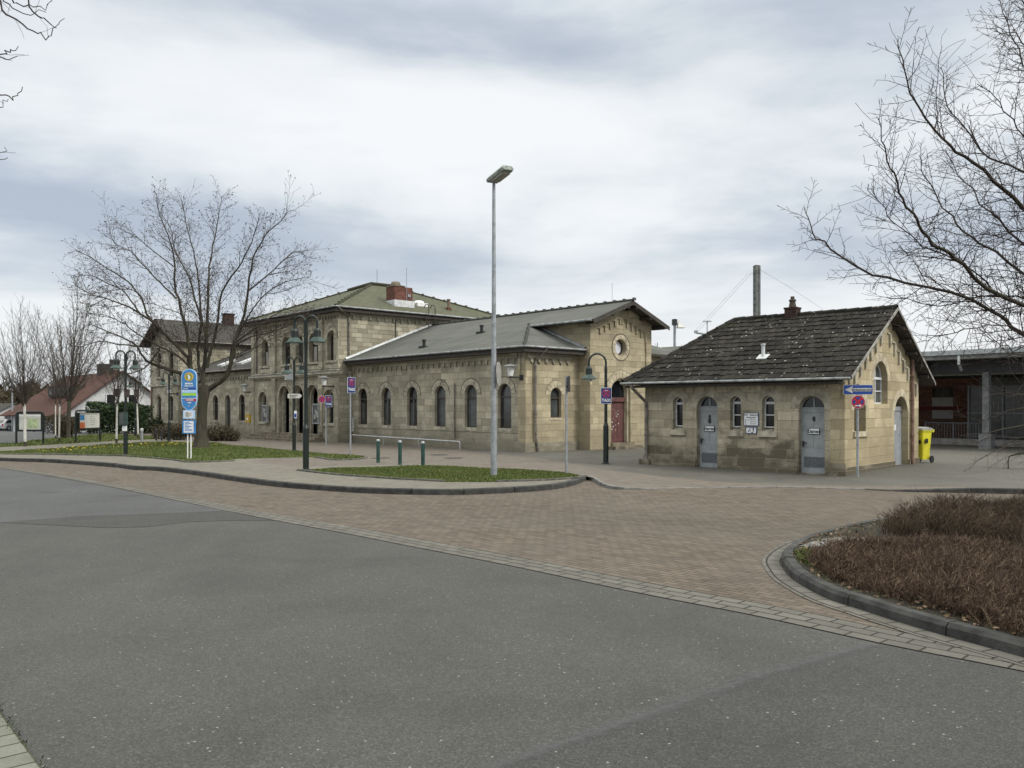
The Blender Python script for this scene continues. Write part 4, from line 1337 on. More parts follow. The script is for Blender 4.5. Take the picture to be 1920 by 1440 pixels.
mb = MB(); mb.slab([(x, y, ZE + SLOPE * (y + .45)) for x, y in pL], .1, 0, 1); mb.slab([(x, 10 - y, ZE + SLOPE * (y + .45)) for x, y in pL][::-1], .1, 0, 1); mb.build('roof', [M['slate'], M['soffit']], st)
mb = MB(); gutter(mb, (XP1, -.5, ZE - .03), (XC0, -.5, ZE - .03)); mb.build('gutter', M['pipe'], st)
for px, py in [(462, 679), (425, 683)]:
    x, y, z = ST.hit(px, py, wing_roof_z, 35, 80)
    mb = MB(); mb.obox((x, y, z + .05), (.4, 0, 0), (0, .5, .5 * SLOPE), (0, -.03, .08)); o = mb.build('skylight', M['zinc_pale'], st)
# --- pavilion
mapPE = east(XP1)
PW = []
for px in (298.5, 321):
    x = ST.fx(px, YP)
    PW += [(x, .80, .98, 2.78), (x, .78, 4.2, 6.0)]
xm2 = (XP0 + XP1) / 2
ZPE, SP = 6.63, .53
ZPR = ZPE + SP * (XP1 - xm2 + .45)
mb = MB()
mb.panel([(XP0, Z0), (XP1, Z0), (XP1, ZPE + .1), (xm2, ZPR - .06), (XP0, ZPE + .1)], [arch(*q) for q in PW], mapP, .2)
mb.panel(rect(YP, Z0, 10.6, ZPE + .1), [], west(XP0)); mb.build('wall', M['stone'], st)
mb = MB(); mb.panel(rect(YP, Z0, 10.6, ZPE + .1), [], mapPE); mb.panel([(XP0, Z0), (XP1, Z0), (XP1, ZPE + .1), (xm2, ZPR - .06), (XP0, ZPE + .1)], [], back(10.6)); mb.build('wall', M['stone_block'], st)
for i, q in enumerate(PW): wood_window(st, mapP, *q, .14, gmat=['glass', 'glass3', 'glass2', 'glass'][i], lower_mat='curtain' if i == 1 else None, transom=q[3] - .5, sill=(.14, .14, .10, 'trim'))
mb = MB()
for q in PW: mb.prism(ring_pts(q[0], q[3] - q[1] / 2, q[1] / 2 + .16, q[1] / 2 + .24, 14), mapP, -.05, 0); mb.cut()
mb.build('arch_stones', [M['trim'], M['joint']], st)
mb = MB(); mb.prism(rect(XP0 - .1, 3.50, XP1 + .1, 3.66), mapP, -.12, 0); mb.prism(rect(YP, 3.50, YF, 3.66), mapPE, -.1, 0); mb.prism(rect(XP0, .82, XP1, .92), mapP, -.07, 0); mb.build('string_course', M['trim'], st)
mb = MB(); mb.prism(rect(XP0 - .02, Z0, XP1 + .02, .82), mapP, -.06, 0); mb.build('plinth', M['stone'], st)
mb = MB()
yo = YP - .7
mb.slab([(XP1 + .45, yo, ZPE), (XP1 + .45, 11.2, ZPE), (xm2, 11.2, ZPR), (xm2, yo, ZPR)], .14, 0, 1)
mb.slab([(XP0 - .45, yo, ZPE), (xm2, yo, ZPR), (xm2, 11.2, ZPR), (XP0 - .45, 11.2, ZPE)], .14, 0, 1)
mb.build('roof', [M['slate'], M['soffit']], st)
mb = MB(); gutter(mb, (XP1 + .5, yo, ZPE - .03), (XP1 + .5, 11.2, ZPE - .03)); mb.build('gutter', M['pipe'], st)
mb = MB()
for k in range(4):
    for s in (-1, 1):
        xx = xm2 + s * (.2 + k * .85); zz = ZPR - abs(xx - xm2) * SP - .16
        mb.box(xx - .06, yo + .03, zz - .16, xx + .06, YP, zz)
mb.build('eaves_board', M['soffit'], st)
x, y, z = xm2, ST.fy(428, xm2), ZPR
mb = MB(); mb.box(x - .3, y - .35, z - .5, x + .3, y + .35, z + .75); mb.box(x - .35, y - .4, z + .7, x + .35, y + .4, z + .78); mb.build('chimney', M['brick_dark'], st)
xx = ST.fx(284, YP - .06); downpipe(st, [(xx, YP - .06, 3.45), (xx, YP - .06, .1)], .05, 'rustpipe')

# ------------------------------------------------------------------ things on the station wall
def lantern(px_wall, y0, zarm, label, first=[None]):
    if first[0] is None:
        t = thing('wall_lantern', label, 'wall lamp', group='lanterns along the station front')
        mb = MB(); mb.tube([(0, 0, 0), (0, -.62, 0)], .035, 8, True); mb.lathe([(.0, -.0), (.11, .0), (.11, .03)], (0, 0, -.015), 12)
        mb.obox((0, -.02, 0), (.11, 0, 0), (0, .02, 0), (0, 0, .11)); mb.lathe([(.05, -.03), (.05, .03)], (0, -.60, 0), 8); mb.build('arm', M['dark'], t)
        mb = MB(); mb.lathe([(.10, .05), (.16, .42), (.0, .42)], (0, -.60, 0), 14); mb.build('glass', M['white'], t, smooth=False)
        mb = MB(); mb.lathe([(.0, .52), (.10, .50), (.31, .43), (.30, .41), (.12, .42)], (0, -.60, 0), 18); mb.build('cap', M['zinc'], t)
        first[0] = t
    else:
        t = copy_tree(first[0]); t['label'] = label
    x = ST.fx(px_wall, y0)
    p = ST.w(x, y0)
    t.location = (p.x, p.y, zarm); t.rotation_euler = (0, 0, ST.ang)
    return t
lantern(978.5, YF, 3.08, 'white glass wall lantern at the right corner of the low wing')
lantern(627.5, YC, 2.98, 'wall lantern above the arched window behind the taxi sign')
lantern(477, YF, 2.85, 'wall lantern above the yellow mailbox')
lantern(333, YP, 2.90, 'wall lantern on the far left two-storey end of the station')
def on_wall(t, x, y, z):
    p = ST.w(x, y); t.location = (p.x, p.y, z); t.rotation_euler = (0, 0, ST.ang); return t
t = on_wall(thing('mailbox', 'yellow mailbox with a black horn mark hung on the station wall', 'mailbox'), ST.fx(474, YF), YF, 1.02)
mb = MB(); mb.box(-.28, -.34, 0, .28, 0, .42); mb.prism([(-.28, .42), (.28, .42), (.28, .46), (-.28, .46)], lambda u, v, d: (u, -.36 + d, v), 0, .36); mb.box(-.24, -.30, -.05, .24, -.02, 0); mb.build('case', M['post_yellow'], t)
mb = MB(); mb.prism(circle(.285, .2, .09, 14), lambda u, v, d: (.282 + d, -.36 + u * .62, v), 0, .004, [circle(.285, .2, .05, 14)]); mb.prism([(.2, .12), (.4, .24), (.4, .27), (.2, .15)], lambda u, v, d: (.282 + d, -.36 + u * .62, v), 0, .004); mb.box(-.14, -.345, .1, .14, -.335, .3); mb.build('horn_mark', M['black'], t)
mb = MB(); mb.box(-.10, -.350, .12, .10, -.344, .28); mb.build('notice', M['white'], t)
def showcase(px, y0, z0, w, h, label, first=[None]):
    t = on_wall(thing('poster_case', label, 'poster case', group='poster cases by the station entrance'), ST.fx(px, y0), y0, z0)
    mb = MB(); mb.prism(rect(-w / 2, 0, w / 2, h), lambda u, v, d: (u, -.10 + d, v), 0, .10, []); mb.prism(rect(-w / 2, 0, w / 2, h), lambda u, v, d: (u, -.13 + d, v), 0, .03, [rect(-w / 2 + .05, .05, w / 2 - .05, h - .05)]); mb.build('case', M['zinc'], t)
    mb = MB(); mb.panel(rect(-w / 2 + .05, .05, w / 2 - .05, h - .05), [], lambda u, v, d: (u, -.105, v)); mb.build('poster', M['glass2'], t)
    mb = MB(); rg = random.Random(px)
    for k in range(9):
        u, v, a, b = rg.uniform(-w * .3, w * .2), rg.uniform(.12, h - .35), rg.uniform(.08, .22), rg.uniform(.05, .2)
        mb.panel(rect(u, v, min(u + a, w / 2 - .07), v + b), [], lambda u, v, d: (u, -.108 - k * .0004, v))
    mb.build('print', M['lid_grey'], t)
    return t
showcase(499.5, YC - .1, 1.05, .62, 1.0, 'grey poster case right of the leftmost entrance-block window')
showcase(595, YC - .1, 1.05, .66, 1.05, 'grey poster case right of the third entrance door')
p1 = ST.fx(553, YC - .05)
t = on_wall(thing('station_sign', 'blue and white hanging sign box above the middle station door', 'sign'), p1, YC, 3.25)
mb = MB(); mb.box(-.06, -.62, .15, .06, -.10, .75); mb.build('sign_box', M['zinc_pale'], t); mb = MB(); mb.tube([(0, 0, .7), (0, -.4, .7)], .03, 6); mb.build('bracket', M['dark'], t)
mb = MB(); mb.box(.061, -.58, .2, .066, -.14, .70); mb.build('sign_face', M['sign_white'], t)
# low pipe rail along the wing
t = thing('pipe_rail', 'pale low pipe rail running along the station wing wall', 'railing', (C0.x, C0.y, 0), ST.ang)
xa, xb = ST.fx(659, -.35), ST.fx(864, -.3)
mb = MB(); mb.tube([(xa, -.35, .52), (xb - .05, -.35, .44), (xb, -.35, .40), (xb, -.35, .0)], .027, 8); mb.build('rail', M['zinc_pale'], t)
mb = MB()
for q in (.0, .33, .66): mb.tube([(xa + (xb - xa) * q, -.35, .5 - .08 * q), (xa + (xb - xa) * q, -.35, 0)], .025, 6)
mb.build('rail_post', M['zinc'], t)
t = thing('pipe_bracket', 'bent white pipe standing in the corner beside the tall central block', 'pipe', (C0.x, C0.y, 0), ST.ang)
xx = ST.fx(662, -.25); mb = MB(); mb.tube([(xx - .1, -.25, .72), (xx, -.25, .72), (xx, -.25, 1.32), (xx + .35, -.25, 1.40)], .028, 7); mb.tube([(xx - .35, -.2, .1), (xx - .35, -.2, 1.1)], .028, 7); mb.build('pipe', M['zinc_pale'], t)
# ------------------------------------------------------------------ toilet house
A0 = GP(1583, 893)
AN = Frame((A0.x, A0.y), math.atan2(-.668, .744))
th = thing('toilet_house', 'small sandstone toilet house with dark mossy tile roof and two grey doors', 'outbuilding', (A0.x, A0.y, 0), AN.ang)
WL = AN.fx(1210, 0)                 # left corner (negative x)
DP = AN.fy(1722, 0)                 # depth
mapA, mapB = front(0.0), east(0.0)
OE, OG = .50, .36                   # overhangs
def zA(py, x, y=0): return AN.z(py, x, y)
ZAE = zat(707.5, AN.w(0, -OE).y)
yc = DP / 2
ZAR = zat(577, AN.w(OG, yc).y)
SA = (ZAR - ZAE) / (yc + OE)
print('annex', WL, DP, ZAE, ZAR, SA, A0, C0)
def azr(y): return ZAE + SA * ((y if y < yc else DP - y) + OE)
AO = []
def opening(px0, px1, ptop, pbot, kind):
    x = AN.fx((px0 + px1) / 2, 0); w = AN.fx(px1, 0) - AN.fx(px0, 0)
    return (x, w, zA(pbot, x), zA(ptop, x), kind)
AO = [opening(1261.5, 1280, 744.5, 806, 'w'), opening(1306, 1345, 743, 878.5, 'd'), opening(1369, 1389, 743, 808, 'w'), opening(1428.5, 1451.5, 742, 809, 'w'), opening(1497, 1546, 742, 888, 'd')]
BO = []
def gopening(px0, px1, ptop, pbot, kind):
    y = AN.fy((px0 + px1) / 2, 0); w = AN.fy(px1, 0) - AN.fy(px0, 0); p = AN.w(0, y)
    return (y, w, zat(pbot, p.y), zat(ptop, p.y), kind)
BO = [gopening(1602, 1623.5, 740, 809, 'w'), gopening(1639, 1664.5, 677, 757, 'w'), gopening(1677, 1703, 743, 880, 'd')]
mb = MB(); mb.panel(rect(WL, -.1, 0, ZAE + .25), [arch(*q[:4]) for q in AO], mapA, .24)
mb.cut()
mb.panel(rect(0, -.1, DP, ZAE + .2), [], west(WL)); mb.cut(); mb.panel(rect(WL, -.1, 0, ZAE + .2), [], back(DP)); mb.build('wall', M['stone_annex'], th)
mb = MB(); mb.panel([(0, -.1), (DP, -.1), (DP, ZAE + SA * OE - .08), (yc, ZAR - .08), (0, ZAE + SA * OE - .08)], [arch(*q[:4]) for q in BO], mapB, .42); mb.build('wall', M['stone_gable'], th)
zg0 = -.1
mb = MB()
pz = A0.z
def pl(a, b, z): mb.prism(rect(a, zg0, b, z), mapA, -.05, 0)
xs = [WL - .05] + sum([[q[0] - q[1] / 2 - .02, q[0] + q[1] / 2 + .02] for q in AO if q[4] == 'd'], []) + [0.05]
for k in range(0, len(xs), 2): pl(xs[k], xs[k + 1], pz + .33); mb.cut()
ys = [-.0499, BO[2][0] - BO[2][1] / 2 - .02, BO[2][0] + BO[2][1] / 2 + .02, DP]
for k in (0, 2): mb.prism(rect(ys[k], zg0, ys[k + 1], pz + .22), mapB, -.04, 0); mb.cut()
mb.build('plinth', M['stone_annex'], th)
mb = MB(); mb.prism(rect(WL - .14, -.1, WL + .22, pz + .22), mapA, -.16, 0); mb.build('corner_block', M['trim_dark'], th)
mb = MB()
for a, b in ((-.36, 0.0),):
    mb.prism(rect(a, pz + .33, b, ZAE - .30), mapA, -.012, 0)
    mb.cut()
mb.prism(rect(-.0, pz + .22, .34, ZAE - .1), mapB, -.012, 0)
mb.build('corner_pier', M['stone_gable'], th)
mb = MB(); mb.prism(frieze(WL, 0, ZAE + .22, ZAE - .12, .16, .36, .14), mapA, -.06, 0); mb.build('frieze', M['stone_annex'], th)
mb = MB()
for q in AO: arch_stones(mb, mapA, q[0], q[1], q[3], .24, 7, .004, .008); mb.cut()
mb.build('arch_stones', M['trim'], th)
mb = MB()
for q in BO: arch_stones(mb, mapB, q[0], q[1], q[3], .22, 7, .004, .008); mb.cut()
mb.build('arch_stones', M['trim_end'], th)
for i, q in enumerate(AO):
    if q[4] == 'w':
        v0 = q[2] + .10
        wood_window(th, mapA, q[0], q[1], v0, q[3], .17, 'frame_white', 'glass', transom=q[3] - q[1] / 2 - .02, mull=False, bars=(v0 + (q[3] - v0) * .40,) if i else (), t=.035)
        mb = MB(); mb.prism(rect(q[0] - q[1] / 2 - .10, q[2] - .15, q[0] + q[1] / 2 + .10, q[2]), mapA, -.07, .02); mb.poly([mapA(q[0] - q[1] / 2, q[2], 0), mapA(q[0] + q[1] / 2, q[2], 0), mapA(q[0] + q[1] / 2, v0, .30), mapA(q[0] - q[1] / 2, v0, .30)]); mb.build('sill', M['trim'], th)
def wc_door(q, mp, word, d, vent, grille):
    x, w, z0, z1 = q[:4]
    vs = z1 - w / 2
    zl = vs + .03
    mb = MB(); mb.prism(rect(x - w / 2, z0, x + w / 2, zl - .12), mp, d, d + .05)
    for u0, u1, a, b in ((-.42, -.02, .42, .66), (.05, .42, .42, .66), (-.42, -.02, .70, .93), (.05, .42, .70, .93)):
        hh = zl - .12 - z0
        mb.prism(rect(x + u0 * w, z0 + a * hh, x + u1 * w, z0 + b * hh), mp, d - .010, d + .01)
    o = mb.build('door', M['door_grey'], th)
    mb = MB(); hh = zl - .12 - z0
    mb.prism(rect(x - w * .38, z0 + .10 * hh, x + w * .42, z0 + .27 * hh), mp, d - .014, d)
    for k in range(13):
        u = x - w * .36 + k * w * .06
        mb.prism([(u, z0 + .115 * hh), (u + .012, z0 + .115 * hh), (u + .09, z0 + .255 * hh), (u + .078, z0 + .255 * hh)], mp, d - .020, d - .013) if u + .09 < x + w * .41 else None
        mb.prism([(u + .078, z0 + .115 * hh), (u + .09, z0 + .115 * hh), (u + .012, z0 + .255 * hh), (u, z0 + .255 * hh)], mp, d - .0195, d - .0125) if u + .09 < x + w * .41 else None
    mb.build('kick_plate', M['kick'], o)
    mb = MB(); c = mp(x - w * .40, z0 + .48 * hh, d - .03); mb.obox(c, (.02, 0, 0), (0, .02, 0), (0, 0, .07)); c2 = mp(x - w * .32, z0 + .50 * hh, d - .06); mb.obox(c2, (.05, 0, 0), (0, .012, 0), (0, 0, .012)); mb.build('handle', M['dark'], o)
    mb = MB(); mb.prism(rect(x - w / 2, zl - .12, x + w / 2, zl + .02), mp, d - .02, d + .05); mb.prism(rect(x - w / 2, zl - .02, x + w / 2, zl + .0), mp, d - .04, d + .05)
    mb.prism(rect(x - .02, zl + .02, x + .02, z1 - .03), mp, d - .005, d + .03); mb.prism(ring_pts(x, vs, w / 2 - .03, w / 2, 12), mp, d - .005, d + .04); o2 = mb.build('fanlight_frame', M['door_grey'], th)
    mb = MB(); mb.panel([p for p in arch(x, w, zl, z1)], [], mp, 0, d + .02); mb.build('pane', M['glass'], o2)
    if word:
        zc = z0 + hh * .69
        mb = MB(); mb.prism(rect(x - .165, zc - .085, x + .165, zc + .085), mp, d - .030, d - .012); pb = mb.build('door_sign', M['black'], o)
        mb = MB(); mb.prism(rect(x - .150, zc - .070, x + .150, zc + .070), mp, d - .034, d - .028); mb.build('sign_face', M['sign_white'], pb)
        text(pb, word, x, zc - .005, .135, M['black'], y=d - .037, xs=.78, bold=.03)
    if vent:
        mb = MB(); mb.prism(rect(x - .035, z0 + hh * .86, x + .035, z0 + hh * .93), mp, d - .022, d)
        if vent == 2: mb.prism(rrect(x - .045, z0 + hh * .79, x + .045, z0 + hh * .86, .02), mp, d - .03, d)
        mb.build('vent_plate', M['dark'], o)
    return o
wc_door(AO[1], mapA, 'Herren', .18, 2, True)
wc_door(AO[4], mapA, 'Damen', .18, 1, True)
# gable side
q = BO[1]; v0 = q[2]
wood_window(th, mapB, q[0], q[1], v0, q[3], .17, 'frame_white', 'glass2', transom=q[2] + (q[3] - q[2]) * .60, mull='both', bars=(q[2] + (q[3] - q[2]) * .30,), t=.04)
q = BO[0]; wood_window(th, mapB, q[0], q[1], q[2], q[3], .30, 'frame_brown', 'glass', mull=False)
mb = MB(); mb.prism(rect(q[0] - q[1] / 2 - .1, q[2] - .14, q[0] + q[1] / 2 + .1, q[2]), mapB, -.06, .02); mb.build('sill', M['trim_end'], th)
q = BO[2]; zl = zat(769, AN.w(0, q[0]).y)
mb = MB(); mb.prism(rect(q[0] - q[1] / 2, q[2], q[0] + q[1] / 2, zl), mapB, .19, .25); o = mb.build('door', M['door_grey'], th)
mb = MB(); mb.prism(rect(q[0] - q[1] / 2, zl - .02, q[0] + q[1] / 2, zl + .11), mapB, .16, .27); mb.build('door_lintel', M['door_grey'], o)
mb = MB(); c = mapB(q[0] + q[1] * .30, q[2] + 1.05, .16); mb.obox(c, (.03, 0, 0), (0, .015, 0), (0, 0, .02)); mb.build('handle', M['zinc_pale'], o)
mb = MB(); mb.prism(rect(q[0] - .16, q[2] + 1.18, q[0] + .06, q[2] + 1.36), mapB, .175, .188); mb.build('notice', M['sign_white'], o)
mb = MB(); mb.panel(arch(q[0], q[1], zl, q[3]), [], mapB, 0, .38); mb.build('fanlight', M['glass'], th)
# stepped slots under the gable rake
mb = MB(); ns = 7
for sgn in (1, -1):
    mb.cut()
    for k in range(ns):
        u = .30 + k * (yc - .28) / ns
        zz = azr(u) - .50
        uu = u if sgn > 0 else DP - u
        mb.prism(rect(uu - .055, zz - .36, uu + .055, zz), mapB, -.055, 0)
        mb.cut() if False else None
        mb.prism(rect(uu - .055, zz, uu + .20 * sgn, zz + .05) if sgn > 0 else rect(uu - .20, zz, uu + .055, zz + .05), mapB, -.03, 0)
mb.build('corbels', M['trim'], th)
# tiled roof
XH = AN.fx(1378, yc)                  # left end of ridge
xl, xr = WL - OE, OG
print('ridge', XH, xl)
th_s = math.hypot(1, SA)
def tiles(mb, P0, U, V, bounds, lu, lv, tw=.235, ex=.30, th=.030, seed=1):
    """overlapping flat tiles on the plane P0 + u*U + v*V (V up the slope)"""
    rg = random.Random(seed); N = U.cross(V).normalized()
    nv = int(lv / ex) + 1
    for r in range(nv):
        v = r * ex
        n = int(lu / tw) + 2
        o = (r % 2) * .5 * tw
        for k in range(-1, n):
            u = k * tw + o
            uc, vc = u + tw / 2, v + ex * .5
            ua, ub = u, u + tw
            lo, hi = bounds(v + ex * .5)
            ua, ub = max(ua, lo), min(ub, hi)
            if ub - ua < .03: continue
            g = .011
            lift = th + rg.uniform(-.010, .012); tilt = rg.gauss(0, .006)
            v1 = min(v + ex * 1.12, lv)
            sk = rg.gauss(0, .014)
            dv = rg.gauss(0, .014)
            A_ = P0 + U * (ua + g) + V * (v + dv) + N * (lift + tilt); B_ = P0 + U * (ub - g) + V * (v + dv + sk) + N * (lift - tilt)
            C_ = P0 + U * (ub - g) + V * v1 + N * .006; D_ = P0 + U * (ua + g) + V * v1 + N * .006
            i = mb.add([A_, B_, C_, D_, A_ - N * th, B_ - N * th])
            mb.face((i, i + 1, i + 2, i + 3)); mb.face((i + 4, i + 5, i + 1, i)); mb.face((i, i + 3, i + 4)); mb.face((i + 1, i + 5, i + 2))
mb = MB()
Vf = Vector((0, 1, SA)).normalized(); lv = (yc + OE) * th_s
def in_front(v): return (XH - xl) * v / lv, xr - xl + .01
tiles(mb, Vector((xl, -OE, ZAE)), Vector((1, 0, 0)), Vf, in_front, xr - xl, lv, seed=4)
Vb = Vector((0, -1, SA)).normalized()
tiles(mb, Vector((xr, DP + OE, ZAE)), Vector((-1, 0, 0)), Vb, lambda v: (-.01, xr - xl - (XH - xl) * v / lv), xr - xl, lv, seed=5)
Vh = Vector((XH - xl, 0, ZAR - ZAE)); lh = Vh.length; Vh.normalize()
tiles(mb, Vector((xl, DP + OE, ZAE)), Vector((0, -1, 0)), Vh, lambda v: ((yc + OE) * v / lh, (DP + 2 * OE) - (yc + OE) * v / lh), DP + 2 * OE, lh, seed=6)
# ridge and hip caps
def caps(a, b, r=.085, l=.36):
    a, b = Vector(a), Vector(b); n = int((b - a).length / l); d = (b - a) / n
    for k in range(n):
        p, q_ = a + d * k, a + d * (k + 1.06)
        mb.tube([p + Vector((0, 0, .012)), q_ + Vector((0, 0, .0))], [r * 1.08, r], 7)
caps((xr, yc, ZAR), (XH, yc, ZAR)); caps((xl, -OE, ZAE + .01), (XH, yc, ZAR)); caps((xl, DP + OE, ZAE + .01), (XH, yc, ZAR))
o = mb.build('roof', M['tile'], th)
mb = MB()
mb.slab([(xl, -OE, ZAE), (xr, -OE, ZAE), (xr, yc, ZAR), (XH, yc, ZAR)], .07); mb.slab([(xr, DP + OE, ZAE), (xl, DP + OE, ZAE), (XH, yc, ZAR), (xr, yc, ZAR)], .07)
mb.slab([(xl, DP + OE, ZAE), (xl, -OE, ZAE), (XH, yc, ZAR)], .07)
mb.box(xl + .05, -OE + .05, ZAE - .16, xr - OG, 0, ZAE - .10)
for k in range(6):
    for sg in (0, 1):
        yy = .1 + k * (yc - .2) / 5; zz = azr(yy) - .09; yy = yy if sg == 0 else DP - yy
        mb.box(0.0, yy - .04, zz - .10, xr - .03, yy + .04, zz)
mb.build('roof_boards', M['soffit'], th)
mb = MB()
for sg in (1, -1):
    a = Vector((xr + .004, yc, ZAR + .02)); b = Vector((xr + .004, yc - sg * (yc + OE), ZAE + .02))
    mb.poly([a, b, b - Vector((0, 0, .09)), a - Vector((0, 0, .09))]); mb.poly([a + Vector((.02, 0, 0)), b + Vector((.02, 0, 0)), b + Vector((.02, 0, -.09)), a + Vector((.02, 0, -.09))])
    mb.poly([a, b, b + Vector((.02, 0, 0)), a + Vector((.02, 0, 0))])
mb.build('barge_board', M['barge'], th)
mb = MB(); gutter(mb, (xl - .05, -OE - .06, ZAE - .03), (xr, -OE - .06, ZAE - .03), .034); gutter(mb, (xl - .06, -OE, ZAE - .03), (xl - .06, DP + OE, ZAE - .03), .034); gutter(mb, (xl, DP + OE + .06, ZAE - .03), (xr, DP + OE + .06, ZAE - .03), .034); mb.build('gutter', M['zinc_dull'], th)
xd = AN.fx(1211.5, -.08)
downpipe(th, [(xl + .35, -OE - .03, ZAE - .08), (xl + .35, -OE - .03, ZAE - .16), (xd, -.08, ZAE - .62), (xd, -.08, .05)], .05, 'pipe')
yd2 = AN.fy(1711, .07); downpipe(th, [(.07, yd2, zat(650, AN.w(0, yd2).y)), (.07, yd2, .10)], .055, 'rustpipe')
# chimney and vent pipe on the roof
x, y, z = AN.hit(1486, 597, lambda x, y: ZAR + SA * .0 if abs(y - yc) < 9 else 0, 20, 40)
x = AN.fx(1486, yc)
mb = MB(); mb.box(x - .19, yc - .17, ZAR - .2, x + .19, yc + .17, ZAR + .23); mb.box(x - .21, yc - .19, ZAR + .2, x + .21, yc + .19, ZAR + .255); ch = mb.build('chimney', M['brick_dark'], th)
mb = MB(); mb.lathe([(.12, .25), (.085, .44), (.11, .45), (.11, .50), (.06, .52), (.06, .60)], (x, yc, ZAR), 12, 0); mb.build('chimney_pot', M['brick_dark'], ch)
x, y, z = AN.hit(1431, 672, lambda x, y: ZAE + SA * (y + OE), 20, 40)
mb = MB(); mb.obox((x, y, z + .03), (.16, 0, 0), (0, .12, .12 * SA), (0, -.02, .03)); mb.tube([(x, y, z), (x, y, z + .40)], .052, 10, True); mb.lathe([(.07, .38), (.07, .43)], (x, y, z), 10); mb.build('vent_pipe', M['zinc_pale'], th)
# notice boards on the wall
def wall_plate(name, label, px0, px1, py0, py1, frame='sign_navy'):
    x = AN.fx((px0 + px1) / 2, -.02); w = AN.fx(px1, -.02) - AN.fx(px0, -.02); z0, z1 = zA(py1, x), zA(py0, x)
    p = AN.w(x, -.0); t = thing(name, label, 'sign', (p.x, p.y, z0), AN.ang)
    mp = lambda u, v, d: (u, -.03 + d, v)
    mb = MB(); mb.prism(rrect(-w / 2, 0, w / 2, z1 - z0, .02), mp, 0, .03); pl_ = mb.build('plate', M[frame], t)
    mb = MB(); mb.prism(rrect(-w / 2 + .016, .016, w / 2 - .016, z1 - z0 - .016, .015), mp, -.003, .0); mb.build('sign_face', M['sign_white'], t)
    return t, w, z1 - z0
t, w, hh = wall_plate('opening_hours_sign', 'white WC opening hours board between the two right small windows', 1394.5, 1422.5, 774, 798.5)
text(t, 'WC - Bahnhof', 0, hh * .83, .072, M['black'], -.035); text(t, 'Öffnungszeiten', 0, hh * .64, .050, M['black'], -.035)
for k, s in enumerate(['Mo - Fr', 'Sa', 'So']):
    text(t, s, -w * .40, hh * (.45 - .155 * k), .042, M['black'], -.035, 'LEFT')
    mb = MB()
    for j in range(6): mb.panel(rect(-w * .05 + j * w * .07, hh * (.43 - .155 * k), -w * .05 + j * w * .07 + w * .05, hh * (.43 - .155 * k) + .030), [], lambda u, v, d: (u, -.0345, v))
    mb.build('small_print', M['lid_grey'], t)
t, w, hh = wall_plate('pictogram_sign', 'small white pictogram board under the opening hours board', 1398.5, 1419, 801, 813)
mb = MB(); mp = lambda u, v, d: (u, -.035 + d, v)
mb.prism([(-.09, .04), (-.03, .12), (-.025, .16), (-.04, .16), (-.05, .12), (-.11, .045)], mp, 0, .002); mb.prism([(-.04, .10), (-.01, .06), (-.02, .05), (-.05, .09)], mp, 0, .002)
mb.prism(rect(.055, .04, .075, .14), mp, 0, .002); mb.prism([(.03, .125), (.065, .175), (.10, .125)], mp, 0.0005, .0025); mb.prism([(.0, .035), (.06, .05), (.07, .03), (.0, .02)], mp, 0, .002)
mb.build('pictograms', M['black'], t)
# yellow wheelie bin
b0 = GP(1728, 867); b0.z = zg(b0.x, b0.y)
t = thing('wheelie_bin', 'bright yellow wheelie bin with grey lid beside the toilet house', 'bin', b0, math.radians(-72)); t.scale = (.95, .68, 1.04)
mb = MB()
sec = [(.20, .22, .10), (.21, .23, .35), (.25, .29, .95), (.275, .315, .96), (.275, .315, 1.0)]
prev = None
for sx, sy, z in sec:
    ring = [Vector((u, v, z)) for u, v in rrect(-sx, -sy, sx, sy, .05, 3)]
    i = mb.add(ring)
    if prev is not None:
        n = len(ring)
        for k in range(n): mb.face((prev + k, prev + (k + 1) % n, i + (k + 1) % n, i + k))
    else: mb.face(list(range(i, i + len(ring)))[::-1])
    prev = i
mb.build('body', M['yellow'], t)
mb = MB(); mb.prism([(-.34, 1.0), (-.30, 1.06), (.0, 1.10), (.28, 1.05), (.30, 1.0)], lambda u, v, d: (d, u, v), -.285, .285); mb.build('lid', M['lid_grey'], t)
mb = MB(); mb.tube([(-.24, .34, .93), (-.24, .42, 1.0), (.24, .42, 1.0), (.24, .34, .93)], .02, 6); mb.build('handle', M['yellow'], t)
for s in (-1, 1):
    mb = MB(); mb.tube([(s * .24, .24, .11), (s * .29, .24, .11)], .11, 14, True); mb.build('wheel', M['rubber'], t)
mb = MB()
mb.prism(rrect(.05, .60, .22, .74, .03), lambda u, v, d: (.238 + (v - .35) * .066 + d, -.20 + u, v), 0, .012)
mb.cut()
mb.prism(rrect(-.20, .58, -.02, .70, .03), lambda u, v, d: (u + .06, -.262 - (v - .35) * .1 + d, v), -.004, .008); mb.prism(rrect(.0, .58, .12, .70, .03), lambda u, v, d: (u + .06, -.262 - (v - .35) * .1 + d, v), -.004, .008)
mb.cut()
mb.prism([(-.12, .97), (.10, .97), (.04, .80), (-.05, .80)], lambda u, v, d: (u, -.262 - (v - .35) * .1 + d, v), -.006, .008)
mb.build('stickers', M['black'], t)
